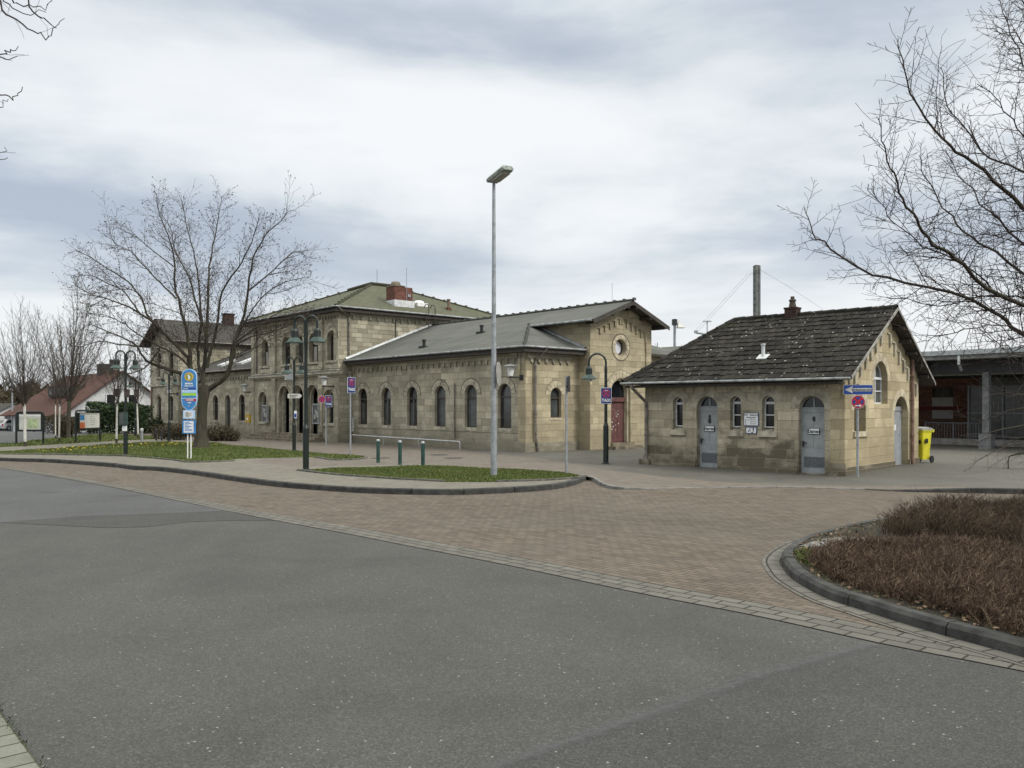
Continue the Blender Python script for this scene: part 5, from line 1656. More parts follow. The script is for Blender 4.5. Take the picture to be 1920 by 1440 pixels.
# ------------------------------------------------------------------ platform side: canopy, brick building, masts
rgz = .12
ct = thing('platform_canopy', 'dark platform canopy with grey steel columns behind the toilet house', 'canopy', (C0.x, C0.y, 0), ST.ang)
cy0 = ST.fy(1745, 9.0)
cy0 = 15.7
cxl, cxr = -16.0, 34.0
zc = zat(661, ST.w(ST.fx(1740, cy0), cy0).y)
mb = MB(); mb.box(cxl, cy0, zc - .34, cxr, cy0 + 9, zc - .04); mb.build('roof', M['ceiling'], ct)
mb = MB(); mb.box(cxl - .1, cy0 - .12, zc - .16, cxr, cy0 + 9.1, zc + .04); mb.build('fascia', M['zinc'], ct)
mb = MB(); mb.box(cxl, cy0 + .9, zc - .95, cxr, cy0 + 1.12, zc - .36); mb.box(cxl, cy0 + 6.5, zc - .95, cxr, cy0 + 6.7, zc - .36)
for k in range(9): mb.box(cxl + 2 + k * 5.6, cy0, zc - .62, cxl + 2.18 + k * 5.6, cy0 + 9, zc - .35)
mb.build('beam', M['dark'], ct)
xcol = ST.fx(1850, cy0 + 1.0)
for k in range(-4, 3):
    x = xcol + k * 5.6
    if not cxl < x < cxr: continue
    for j, yy in enumerate((cy0 + 1.0, cy0 + 6.6)):
        mb = MB(); mb.box(x - .13, yy - .13, .1, x + .13, yy + .13, zc - .9); mb.box(x - .24, yy - .24, .1, x + .24, yy + .24, .75); mb.build('column', M['column'] if j == 0 else M['dark'], ct)
mb = MB(); zz = zat(702, ST.w(ST.fx(1800, cy0 + 4), cy0 + 4).y)
mb.box(cxl + 10, cy0 + 4, zz - .05, cxr, cy0 + 4.16, zz + .06); mb.build('light_strip', M['offwhite'], ct)
mb = MB(); mb.tube([(ST.fx(1798, cy0 - .05), cy0 - .06, zc - .2), (ST.fx(1798, cy0 - .05), cy0 - .06, zc - .55), (ST.fx(1801, cy0 + .3), cy0 + .4, zc - .8)], .06, 8); mb.build('drain_pipe', M['zinc_pale'], ct)
# brick building under the canopy
bb = thing('platform_building', 'red brick platform building in the shade under the canopy', 'building', (C0.x, C0.y, 0), ST.ang)
yb_ = cy0 + 9.2
xb0, xb1 = ST.fx(1690, yb_), ST.fx(1836, yb_)
Yb = ST.w(ST.fx(1770, yb_), yb_).y
wx0, wx1 = ST.fx(1748, yb_), ST.fx(1787, yb_)
wz0, wz1 = zat(785, Yb), zat(727, Yb)
mb = MB(); mb.panel(rect(xb0 - 6, 0, xb1, zc + .1), [rect(wx0, max(wz0, .9), wx1, wz1)], front(yb_), .2); mb.build('wall', M['brick_pale'], bb)
mb = MB(); mb.panel(rect(xb1, 0, xb1 + 20, zc + .1), [], front(yb_ - .0)); mb.build('wall', M['backwall'], bb)
mb = MB(); mb.panel(rect(wx0, .9, wx1, wz1), [], front(yb_), 0, .12); o = mb.build('window', M['glass2'], bb)
zb0, zb1 = zat(754, Yb), zat(745, Yb)
mb = MB(); mb.prism(rect(wx0 - 2.5, zat(769, Yb), wx1 + 2.5, zat(762, Yb)), front(yb_), -.05, 0); mb.build('band', M['band_red'], bb)
mb = MB(); mb.prism(rect(wx0, zat(785, Yb), wx1, zat(745, Yb)), front(yb_), -.03, .11); mb.build('blind', M['white'], bb)
gw = thing('glass_screen', 'glazed platform wind screen with grey mullions behind the canopy column', 'glass screen', (C0.x, C0.y, 0), ST.ang)
gx0, gx1 = xb1 + .6, xb1 + 16
mb = MB(); mb.panel(rect(gx0, .5, gx1, 2.9), [], front(cy0 + 6.2)); mb.build('pane', M['glass2'], gw)
mb = MB()
for k in range(11):
    x = gx0 + (gx1 - gx0) * k / 10; mb.box(x - .04, cy0 + 6.1, .1, x + .04, cy0 + 6.19, 3.0)
for z in (.45, 1.6, 2.9): mb.box(gx0, cy0 + 6.11, z, gx1, cy0 + 6.18, z + .06)
mb.build('mullions', M['galv'], gw)
# fence railing in front
fr = thing('railing_fence', 'grey metal railing fence behind the yellow bin', 'fence', (C0.x, C0.y, 0), ST.ang)
yf = cy0 + 5.0
fx0, fx1 = ST.fx(1735, yf), ST.fx(1842, yf)
mb = MB(); mb.tube([(fx0, yf, 1.15), (fx1, yf, 1.15)], .03, 6); mb.tube([(fx0, yf, .25), (fx1, yf, .25)], .025, 6); mb.build('rail', M['galv'], fr)
mb = MB(); n = int((fx1 - fx0) / .13)
for k in range(n + 1): x = fx0 + k * .13; mb.tube([(x, yf, .25), (x, yf, 1.13)], .012, 4)
o = mb.build('bars', M['galv'], fr)
for x in (fx0, (fx0 + fx1) / 2, fx1):
    mb = MB(); mb.tube([(x, yf, 0), (x, yf, 1.2)], .03, 6); mb.build('post', M['galv'], fr)
mb = MB(); mb.box(cxl, cy0 + 4.2, 0, cxr, cy0 + 4.6, .42); tag(mb.build('platform_edge', M['concrete']), kind='structure'); bpy.data.objects['platform_edge'].location = (C0.x, C0.y, 0); bpy.data.objects['platform_edge'].rotation_euler = (0, 0, ST.ang)
# small shed roof seen in the gap
sh = thing('platform_shed', 'grey-roofed platform shed between the station gable and the toilet house', 'shed', (C0.x, C0.y, 0), ST.ang)
sy = 12.6; sx = ST.fx(1222, sy)
Ys = ST.w(sx + 1.2, sy).y
zs = zat(666, Ys)
mb = MB(); mb.box(sx - 6, sy, 0, sx + 2.6, sy + 3, zs); mb.build('wall', M['stone_end'], sh)
mb = MB(); mb.slab([(sx - 6, sy - .3, zs), (sx + 3, sy - .3, zs), (sx + 3, sy + 2, zs + .62), (sx - 6, sy + 2, zs + .62)], .1); mb.slab([(sx + 3, sy + 4.3, zs), (sx - 6, sy + 4.3, zs), (sx - 6, sy + 2, zs + .62), (sx + 3, sy + 2, zs + .62)], .1); mb.build('roof', M['felt'], sh)
# grey roof far right
gr = thing('far_house', 'grey hipped roof house beyond the canopy at the right edge', 'house')
c = P(2085, 668, 60)
mb = MB(); mb.box(c.x - 4, 60, 0, c.x + 6, 68, c.z - .2); mb.build('wall', M['brick'], gr)
mb = MB(); a = c.x - 5; b = c.x + 7; mb.slab([(a, 59.5, c.z), (b, 59.5, c.z), (b - 4, 64, c.z + 1.6), (a + 4, 64, c.z + 1.6)], .1); mb.slab([(b, 68.5, c.z), (a, 68.5, c.z), (a + 4, 64, c.z + 1.6), (b - 4, 64, c.z + 1.6)], .1); mb.slab([(a, 68.5, c.z), (a, 59.5, c.z), (a + 4, 64, c.z + 1.6)], .1); mb.slab([(b, 59.5, c.z), (b, 68.5, c.z), (b - 4, 64, c.z + 1.6)], .1); mb.build('roof', M['slate'], gr)
# catenary mast
mp_ = P(1419, 766, 52); ms = thing('catenary_mast', 'square concrete railway mast standing behind the toilet house roof', 'mast', (mp_.x, mp_.y, 0), R(20))
ztop = zat(498, 52)
mb = MB(); mb.box(-.17, -.15, 0, .02, .15, ztop); mb.box(.06, -.15, 0, .17, .15, ztop); mb.box(-.12, -.08, 0, .14, .08, ztop + .03)
o = mb.build('mast', M['mast'], ms)
mb = MB()
for k in range(14): mb.box(-.24, -.02, 5.2 + k * .38, -.16, .02, 5.23 + k * .38)
mb.build('rungs', M['dark'], ms)
wr = thing('overhead_wires', 'thin overhead wires sloping from the concrete mast', 'wires')
mb = MB()
top = P(1419, 509, 52)
for (px, py, Y) in ((1302, 622, 70), (1308, 622, 70)): mb.tube([P(1405 + (px - 1305), 514, 52.2), P(px, py, Y)], .009, 3)
mb.tube([P(1426, 506, 52), P(1480, 538, 52), P(1552, 586, 52)], .009, 3)
mb.build('wire', M['wire'], wr)
mb = MB(); mb.tube([P(1405, 514, 52.2), top], .009, 3); mb.tube([P(1411, 514, 52.2), top], .009, 3); mb.build('wire_end', M['dark'], wr)
# platform lamp with reflectors
p = P(1265, 766, 47); t = thing('platform_lamp', 'platform lamp with white triangular reflector beyond the station gable', 'street lamp', (p.x, p.y, 0))
zt = zat(598, 47)
mb = MB(); mb.tube([(0, 0, 0), (0, 0, zt)], .075, 8, True); mb.build('pole', M['galv'], t)
mb = MB(); mb.box(-.14, -.12, zt - .35, .12, .12, zt - .02); mb.build('lamp_head', M['dark'], t)
mb = MB(); a = [(.13, -.28, zt - .5), (.55, -.28, zt - .5), (.55, .28, zt - .5), (.13, .28, zt - .5)]; k = (.22, 0, zt - .02)
for i in range(4): mb.poly([a[i], a[(i + 1) % 4], k])
mb.poly(a); mb.build('reflector', M['offwhite'], t)
# signal arm
p = P(1326, 766, 62); t = thing('signal_gantry', 'small signal bracket poking above the toilet house roof', 'signal', (p.x, p.y, 0))
mb = MB(); zt = zat(603, 62); mb.tube([(0, 0, 0), (0, 0, zt)], .05, 6, True); mb.box(-.30, -.1, zt - .02, .30, .1, zt + .06); mb.build('pole', M['zinc'], t)
mb = MB(); mb.tube([(-.85, 0, zt - .80), (.3, 0, zt - 1.0)], .09, 6, True); mb.box(-.95, -.1, zt - .85, -.7, .1, zt - .65); mb.build('arm', M['galv'], t)

# ------------------------------------------------------------------ street furniture
def lamp_shade_parts(t, x, y, z, s=1.0):
    mb = MB(); mb.lathe([(.10, .00), (.17, -.06), (.235, -.13), (.24, -.15), (.22, -.15), (.09, -.02)], (x, y, z), 18)
    o = mb.build('lamp_shade', M['green_shade'], t)
    mb = MB(); mb.lathe([(.035, .25), (.075, .235), (.10, .18), (.105, .02), (.11, -.015)], (x, y, z), 14); mb.build('lamp_neck', M['green_post'], o)
    mb = MB(); mb.lathe([(.10, -.13), (.11, -.18), (.07, -.22), (0, -.23)], (x, y, z), 12); mb.build('bulb_glass', M['offwhite'], o, smooth=True)
def lamp_post(label, arms=2, loc=(0, 0, 0), rz=0, hh=4.33, cat='street lamp', group='green curved-arm street lamps'):
    t = thing('street_lamp', label, cat, loc, rz, group)
    mb = MB(); mb.lathe([(.085, 0), (.085, 1.18), (.06, 1.26), (.052, 1.3), (.046, hh - .45), (.04, hh - .42)], (0, 0, 0), 14)
    mb.lathe([(.12, 0), (.12, .03), (.09, .05)], (0, 0, 0), 14)
    mb.build('post', M['green_post'], t)
    for s in ((-1, 1) if arms == 2 else (-1,)):
        r = .15
        pts = [(s * .02, 0, hh - .95), (s * .03, 0, hh - .30)] if arms == 2 else [(0, 0, hh - .5), (0, 0, hh - r * 1.65)]
        r0 = .165 if arms == 2 else .27
        cx = s * (.03 + r0) if arms == 2 else -r0
        zc_ = hh - r0 - .02
        for k in range(11):
            a = math.pi * (1 - k / 10) if s > 0 else math.pi * k / 10
            pts.append((cx + r0 * math.cos(a), 0, zc_ + r0 * math.sin(a)))
        xe = cx + s * r0
        pts.append((xe, 0, zc_ - .22 if arms == 2 else zc_ - .18))
        mb = MB(); mb.tube(pts, .034, 8); mb.build('arm', M['green_post'], t)
        lamp_shade_parts(t, xe, 0, pts[-1][2] - .20)
    return t
b = GP(573.5, 882); lp = lamp_post('tall green twin-arm lamp on the left tip of the small island', 2, b, R(-18))
for (px, py, top, rz, lab) in [(551.5, 845, 669, -10, 'green twin-arm lamp with the arrow signpost by the entrance'), (235.5, 853, 657, 25, 'green twin-arm lamp carrying a timetable box on the left lawn'), (317, 827, 698, 10, 'green twin-arm lamp against the far left end of the station'), (254, 818, 706, 40, 'distant green twin-arm lamp behind the whitewashed trees')]:
    b = GP(px, py); t = copy_tree(lp); t['label'] = lab; t.location = b; t.rotation_euler = (0, 0, R(rz)); s = (py - top) / F * b.y / 4.33; t.scale = (s, s, s)
b = GP(1136, 870); tl = lamp_post('green single-arm lamp carrying a taxi sign near the station gable', 1, b, R(8), (870 - 662) / F * b.y)

def sign_frame(name, label, loc, rz, cat='sign', group=None): return thing(name, label, cat, loc, rz, group)
FACE = lambda u, v, d: (u, d, v)
def taxi_board(parent, z0, w, h, y=-.055, xo=0.0):
    """blue stopping-ban panel with TAXI, in the parent's axes"""
    mp = lambda u, v, d: (u + xo, y + d, v + z0)
    mb = MB(); mb.prism(rrect(-w / 2, 0, w / 2, h, .02), mp, 0, .012); o = mb.build('sign_plate', M['sign_white'], parent)
    mb = MB(); mb.prism(rrect(-w / 2 + .010, .010, w / 2 - .010, h - .010, .02), mp, -.003, .001); mb.build('sign_face', M['sign_navy'], o)
    r = w * .39; zc_ = h - r - .045
    mb = MB(); mb.prism(circle(0, zc_, r, 24), mp, -.006, -.002); mb.build('red_disc', M['sign_red2'], o)
    mb = MB()
    for k in range(4):
        a0 = math.pi / 2 * k - math.pi / 4 + .30
        q = [(.0 + .22 * r * math.cos(math.pi / 2 * k), zc_ + .22 * r * math.sin(math.pi / 2 * k))] + [(r * .78 * math.cos(a0 + (math.pi / 2 - .6) * j / 6), zc_ + r * .78 * math.sin(a0 + (math.pi / 2 - .6) * j / 6)) for j in range(7)]
        mb.prism(q, mp, -.009, -.005)
    mb.build('blue_field', M['sign_navy'], o)
    mb = MB(); mb.prism([(-.05, zc_ + r * .62), (-.02, zc_ + r * .74), (-.02, zc_ + r * .66), (.05, zc_ + r * .66), (.05, zc_ + r * .58), (-.02, zc_ + r * .58), (-.02, zc_ + r * .50)], mp, -.012, -.008); mb.build('arrow', M['sign_white'], o)
    text(o, 'TAXI', xo, z0 + (zc_ - r) * .52 + .005, w * .40, M['sign_white'], y - .006, xs=.92)
    return o
def nostop_disc(parent, zc_, r, y=-.06, arrow=True, xo=0.0):
    mp = lambda u, v, d: (u + xo, y + d, v + zc_)
    mb = MB(); mb.prism(circle(0, 0, r, 28), mp, 0, .012); o = mb.build('sign_plate', M['sign_white'], parent)
    mb = MB(); mb.prism(circle(0, 0, r * .95, 28), mp, -.003, .001); mb.build('sign_face', M['sign_red'], o)
    mb = MB()
    for k in range(4):
        a0 = math.pi / 2 * k - math.pi / 4 + .28
        q = [(.24 * r * math.cos(math.pi / 2 * k), .24 * r * math.sin(math.pi / 2 * k))] + [(r * .74 * math.cos(a0 + (math.pi / 2 - .56) * j / 6), r * .74 * math.sin(a0 + (math.pi / 2 - .56) * j / 6)) for j in range(7)]
        mb.prism(q, mp, -.006, -.002)
    mb.build('blue_field', M['sign_blue'], o)
    if arrow:
        mb = MB(); mb.prism([(-.08, -.57 * r - .012), (.03, -.57 * r - .012), (.03, -.57 * r - .04), (.09, -.57 * r), (.03, -.57 * r + .04), (.03, -.57 * r + .012), (-.08, -.57 * r + .012)], mp, -.010, -.006); mb.build('arrow', M['sign_white'], o)
    return o
# taxi panel on the single-arm lamp (held by the lamp: a sign of its own)
b = GP(1136, 870)
t = sign_frame('taxi_sign', 'blue TAXI no-stopping sign on the single-arm green lamp', (b.x, b.y, b.z), R(4), group='blue taxi signs'); Yq = b.y
z0 = zat(757, Yq) - b.z; taxi_board(t, z0, 20.5 / F * Yq * 1.0, 30 / F * Yq)
b = GP(657, 855)
t = sign_frame('taxi_sign', 'narrow-looking blue TAXI sign turned sideways on its own grey pole', (b.x, b.y, b.z), R(52), group='blue taxi signs'); Yq = b.y
mb = MB(); mb.tube([(0, 0, 0), (0, 0, zat(707, Yq) - b.z)], .028, 8, True); mb.build('pole', M['galv'], t)
z0 = zat(737, Yq) - b.z; taxi_board(t, z0, .37, 29.5 / F * Yq)
b = GP(611, 836)
t = sign_frame('taxi_sign', 'blue TAXI sign beside a round no-stopping sign in front of the entrance', (b.x, b.y, b.z), R(8), group='blue taxi signs'); Yq = b.y
mb = MB(); mb.tube([(0, .0, 0), (0, .0, zat(741, Yq) - b.z)], .028, 8, True); mb.build('pole', M['galv'], t)
z0 = zat(763, Yq) - b.z; taxi_board(t, z0, .32, 21.5 / F * Yq, xo=.13)
t2 = sign_frame('no_stopping_sign', 'round red and blue no-stopping sign left of the entrance taxi sign', (b.x, b.y, b.z), R(8), group='round no-stopping signs')
nostop_disc(t2, zat(748.5, Yq) - b.z, 6.5 / F * Yq, y=-.062, arrow=False, xo=-.175)
b = GP(1608, 894)
t = sign_frame('no_stopping_sign', 'round red and blue no-stopping sign on a grey pole beside the toilet house', (b.x, b.y, b.z), R(-10), group='round no-stopping signs'); Yq = b.y
zt = zat(722, Yq) - b.z
mb = MB(); mb.tube([(0, 0, 0), (0, 0, zt)], .031, 10, True); mb.build('pole', M['galv'], t)
mb = MB(); mb.lathe([(.036, zt), (.036, zt + .02), (0, zt + .03)], (0, 0, 0), 10); mb.build('pole_cap', M['black'], t)
nostop_disc(t, zat(753.5, Yq) - b.z, 12.6 / F * Yq)
t = sign_frame('one_way_sign', 'blue one-way sign with white left arrow above the round no-stopping sign', (b.x, b.y, b.z), R(-6))
w, h_ = 53 / F * Yq, 18.5 / F * Yq; z0 = zat(740, Yq) - b.z
mp = lambda u, v, d: (u, -.05 + d, v + z0)
mb = MB(); mb.prism(rrect(-w / 2, 0, w / 2, h_, .025), mp, 0, .014); pl0 = mb.build('sign_plate', M['offwhite'], t)
mb = MB(); mb.prism(rrect(-w / 2 + .010, .010, w / 2 - .010, h_ - .010, .022), mp, -.003, .001); mb.build('sign_face', M['sign_blue'], t)
mb = MB(); a = w / 2 - .035; mb.prism([(-a, h_ / 2), (-a + .20, h_ * .88), (-a + .185, h_ * .66), (a, h_ * .66), (a, h_ * .34), (-a + .185, h_ * .34), (-a + .20, h_ * .12)], mp, -.006, -.002); mb.build('arrow', M['offwhite'], t)
text(t, 'Einbahnstraße', .085, z0 + h_ * .49, .082, M['black'], -.0575, xs=1.05)
# edge-on sign on its own pole
b = GP(1062, 889); Yq = b.y
t = sign_frame('pole_sign', 'grey sign pole with dark edge-on plate at the island tip', (b.x, b.y, b.z), R(78)); zt = zat(705, Yq) - b.z
mb = MB(); mb.tube([(0, 0, 0), (0, 0, zt)], .031, 8, True); mb.build('pole', M['galv'], t)
mb = MB(); mb.prism(rrect(-.19, zt - .42, .19, zt - .0, .02), FACE, -.075, -.06); mb.box(-.06, -.06, zt - .3, .06, .0, zt - .26); mb.build('sign_plate', M['dark'], t)
# tall mast light
b = GP(926, 893); Yq = b.y
t = thing('mast_light', 'tall grey pole light standing in the small grass island', 'street lamp', b); zt = zat(341, Yq) - b.z
mb = MB(); mb.lathe([(.085, -.05), (.080, 1.0), (.068, 2.2), (.056, 4.2), (.040, zt), (.03, zt + .02)], (0, 0, 0), 18); mb.build('pole', M['galv'], t, smooth=False)
tz = Matrix.Rotation(R(24), 4, 'Z')
mb = MB()
prof = [(-.14, .0), (-.17, .06), (-.12, .13), (.12, .13), (.17, .06), (.14, .0)]
L0, L1 = -.12, .86
r0 = [tz @ Vector((u, -L0 * 1.0, v + .02)) for u, v in prof]; r1 = [tz @ Vector((u, -L1, v + .08)) for u, v in prof]; r2 = [tz @ Vector((u * .8, -L1 - .05, v * .7 + .10)) for u, v in prof]; rm = [tz @ Vector((u * .8, -L0 + .04, v * .7 + .03)) for u, v in prof]
rows = [rm, r0, r1, r2]
for r_ in rows:
    for p in r_: p.z += zt - .02
for k in range(3):
    for j in range(6): mb.poly([rows[k][j], rows[k][(j + 1) % 6], rows[k + 1][(j + 1) % 6], rows[k + 1][j]])
mb.poly(rows[0]); mb.poly(rows[3][::-1]); hd = mb.build('lamp_head', plain('lamp_head_grey', (.30, .34, .31), .6, var=.3, scale=14), t)
mb = MB(); q = [tz @ Vector((sx * .11, -yy, zt + (.015 + .06 * (yy - .05)))) for sx, yy in ((-1, .12), (1, .12), (1, .78), (-1, .78))]; q2 = [p - Vector((0, 0, .05)) for p in q]
mb.poly(q2)
for k in range(4): mb.poly([q[k], q[(k + 1) % 4], q2[(k + 1) % 4], q2[k]])
mb.build('diffuser', M['lid_grey'], hd)
t = thing('round_sign', 'round traffic sign seen edge-on, clamped to the tall pole light', 'sign', b, R(80)); zc_ = zat(702, Yq) - b.z
mb = MB(); mb.prism(circle(0, zc_, .31, 28), FACE, -.135, -.115); mb.build('sign_plate', M['concrete'], t)
mb = MB(); mb.box(-.02, -.12, zc_ + .1, .02, .0, zc_ + .13); mb.box(-.02, -.12, zc_ - .15, .02, .0, zc_ - .12); mb.build('clamp', M['dark'], t)
# bollards
for i, (px, py, pt) in enumerate([(709, 867.5, 823.5), (750, 871.5, 826), (793, 874.5, 828)]):
    b = GP(px, py); hh = (py - pt) / F * b.y
    if i == 0:
        bo = thing('bollard', 'green bollard with white cap, farthest of the three and beside a manhole cover', 'bollard', b, 0, 'green bollards in the forecourt')
        mb = MB(); mb.lathe([(.058, 0), (.058, hh - .06)], (0, 0, 0), 14); mb.lathe([(.07, 0), (.07, .02), (.06, .03)], (0, 0, 0), 14); mb.build('post', M['green_bollard'], bo)
        mb = MB(); mb.lathe([(.059, hh - .06), (.056, hh - .02), (.035, hh - .004), (0, hh)], (0, 0, 0), 14); mb.build('cap', M['zinc'], bo)
    else:
        t = copy_tree(bo); t.location = b; t['label'] = ['', 'middle green bollard of the row of three', 'green bollard nearest the grass island and tall pole light'][i]
# bus stop
b = GP(355, 861); Yq = b.y
t = thing('bus_stop_sign', 'light blue rounded bus stop sign on twin thin white poles', 'bus stop sign', b, R(4))
k_ = Yq / F
zT, zB = zat(691.5, Yq) - b.z, zat(770, Yq) - b.z
W = 28.5 * k_
mb = MB()
for s in (-1, 1): mb.tube([(s * .055, 0, 0), (s * .055, 0, zat(772, Yq) - b.z), (s * .09, 0, zB + .12)], .022, 7, True)
mb.build('poles', M['white'], t)
def pill(w, zt, zb, n=12):
    r = w / 2; pts = [(-.05, zb), (.05, zb)]
    zs_ = zb + r * .95
    pts = [(.06 * w / .5, zb), (r * .62, zb + r * .38), (r * .9, zb + r * .72), (r, zs_ + .12)]
    arc = [(r * math.cos(math.pi * k / n), zt - r + r * math.sin(math.pi * k / n)) for k in range(n + 1)]
    return pts + arc + [(-x, z) for x, z in pts[::-1]]
mb = MB(); mb.prism(pill(W, zT, zB), FACE, -.03, .03); sp_ = mb.build('sign_body', M['bus_pale'], t)
mb = MB(); mb.prism(pill(W - .05, zT - .025, zB + .03), FACE, -.036, -.028); mb.build('sign_face', M['bus_blue'], t)
def strip(name, mat, py0, py1, x0=-.9, x1=.9, y=-.041):
    mb = MB(); mb.prism(rect(x0 * W / 2, zat(py1, Yq) - b.z, x1 * W / 2, zat(py0, Yq) - b.z), lambda u, v, d: (u, y + d, v), 0, .004); return mb.build(name, M[mat], t)
strip('line_field', 'sign_blue', 727, 730.5); strip('line_field', 'bus_pale', 731, 736.5); strip('line_field', 'bus_lime', 737, 742, -.86); strip('line_field', 'sign_red', 748, 752, -.45, .92); strip('line_field', 'sign_white', 746.6, 747.4)
zc_ = zat(706.5, Yq) - b.z; r = 8.2 * k_
mb = MB(); mb.prism(circle(0, zc_, r, 22), FACE, -.041, -.035); em = mb.build('emblem', M['post_yellow'], t)
mb = MB(); mb.prism(circle(0, zc_, r * .72, 18), FACE, -.044, -.040); mb.build('emblem_field', plain('emblem_olive', (.22, .26, .05), .5), em)
mb = MB(); mb.prism([(-.03, zc_ - .09), (.03, zc_ - .09), (.05, zc_ + .0), (.02, zc_ + .04), (.0, zc_ + .09), (-.05, zc_ + .05), (-.03, zc_)], FACE, -.047, -.043); mb.build('emblem_mark', M['sign_white'], em)
text(t, 'Bahnhof', 0, zat(723.5, Yq) - b.z, .085, M['sign_white'], -.04)
mb = MB()
def dash(py, x0, x1, n, h=.035, y=-.0445):
    for k in range(n):
        a = x0 + (x1 - x0) * k / n; mb.panel(rect(a * W / 2, zat(py, Yq) - b.z - h / 2, (a + (x1 - x0) / n * .78) * W / 2, zat(py, Yq) - b.z + h / 2), [], lambda u, v, d: (u, y, v))
dash(719.3, -.5, .5, 8, .05); dash(728.8, -.75, -.1, 4, .02); dash(750, -.36, .6, 8); dash(755, -.15, .3, 3, .04); dash(761, -.1, .1, 2, .02); dash(733.5, -.8, -.62, 1, .04)
mb.build('small_print', M['sign_white'], t)
for (p0, p1, x0, x1, fm) in ((769, 785, -.72, .72, 'bus_pale'), (787.5, 813, -.82, .82, 'bus_blue')):
    mb = MB(); mb.box(x0 * W / 2, -.07, zat(p1, Yq) - b.z, x1 * W / 2, .02, zat(p0, Yq) - b.z); o = mb.build('timetable_box', M[fm], t)
    mb = MB(); mb.panel(rect(x0 * W / 2 + .05, zat(p1 - 2, Yq) - b.z, x1 * W / 2 - .05, zat(p0 + 2, Yq) - b.z), [], lambda u, v, d: (u, -.074, v)); o2 = mb.build('sheet', M['sign_white'], o)
    mb = MB(); rg = random.Random(int(p0))
    for k in range(7):
        zz = zat(p0 + 4 + k * (p1 - p0 - 7) / 7, Yq) - b.z; xx = x0 * W / 2 + .08
        mb.panel(rect(xx, zz - .012, xx + rg.uniform(.1, .30), zz + .012), [], lambda u, v, d: (u, -.077, v))
    mb.build('print', M['bus_blue'] if fm == 'bus_blue' else M['lid_grey'], o)
# signpost with arrow on the entrance lamp
b = GP(551.5, 845); Yq = b.y; k_ = Yq / F
t = thing('direction_sign', 'grey arrow-shaped direction sign pointing right on the entrance lamp', 'sign', b, R(3)); zc_ = zat(742.5, Yq) - b.z
mp = lambda u, v, d: (u, -.10 + d, v + zc_); w = 13 * k_; h_ = 4.2 * k_
mb = MB(); mb.prism([(-w * .85, -h_), (w * .85, -h_), (w * 1.2, 0), (w * .85, h_), (-w * .85, h_)], mp, 0, .02); mb.build('sign_plate', M['offwhite'], t)
mb = MB()
for k in range(8): mb.panel(rect(-w * .6 + k * w * .15, .01, -w * .6 + k * w * .15 + w * .11, h_ * .5), [], lambda u, v, d: (u, -.103, v + zc_))
for k in range(6): mb.panel(rect(-w * .6 + k * w * .15, -h_ * .6, -w * .6 + k * w * .15 + w * .11, -h_ * .2), [], lambda u, v, d: (u, -.103, v + zc_))
mb.build('small_print', M['dark'], t)
t = thing('parking_notice', 'small blue and white notice on the entrance lamp post', 'sign', b, R(3))
mb = MB(); mb.prism(rect(.02, zat(784, Yq) - b.z, .02 + 5 * k_, zat(770, Yq) - b.z), FACE, -.11, -.09); mb.build('sign_plate', M['sign_white'], t); mb = MB(); mb.prism(rect(.03, zat(782.5, Yq) - b.z, .01 + 5 * k_, zat(775.5, Yq) - b.z), FACE, -.114, -.109); mb.build('sign_face', M['sign_blue'], t)
# timetable box on left lamp
b = GP(235.5, 853); Yq = b.y
t = thing('timetable_case', 'green framed timetable case with white slip on the left lawn lamp', 'notice', b, R(-5))
mb = MB(); mb.box(-.16, -.18, zat(797, Yq) - b.z, .12, -.04, zat(773, Yq) - b.z); mb.build('case', M['green_shade'], t)
mb = MB(); mb.box(-.13, -.19, zat(796, Yq) - b.z, .04, -.182, zat(774, Yq) - b.z); mb.build('sheet', M['glass2'], t)
mb = MB(); mb.box(-.06, -.13, zat(808, Yq) - b.z, .10, -.08, zat(798, Yq) - b.z); mb.build('slip', M['white'], t)
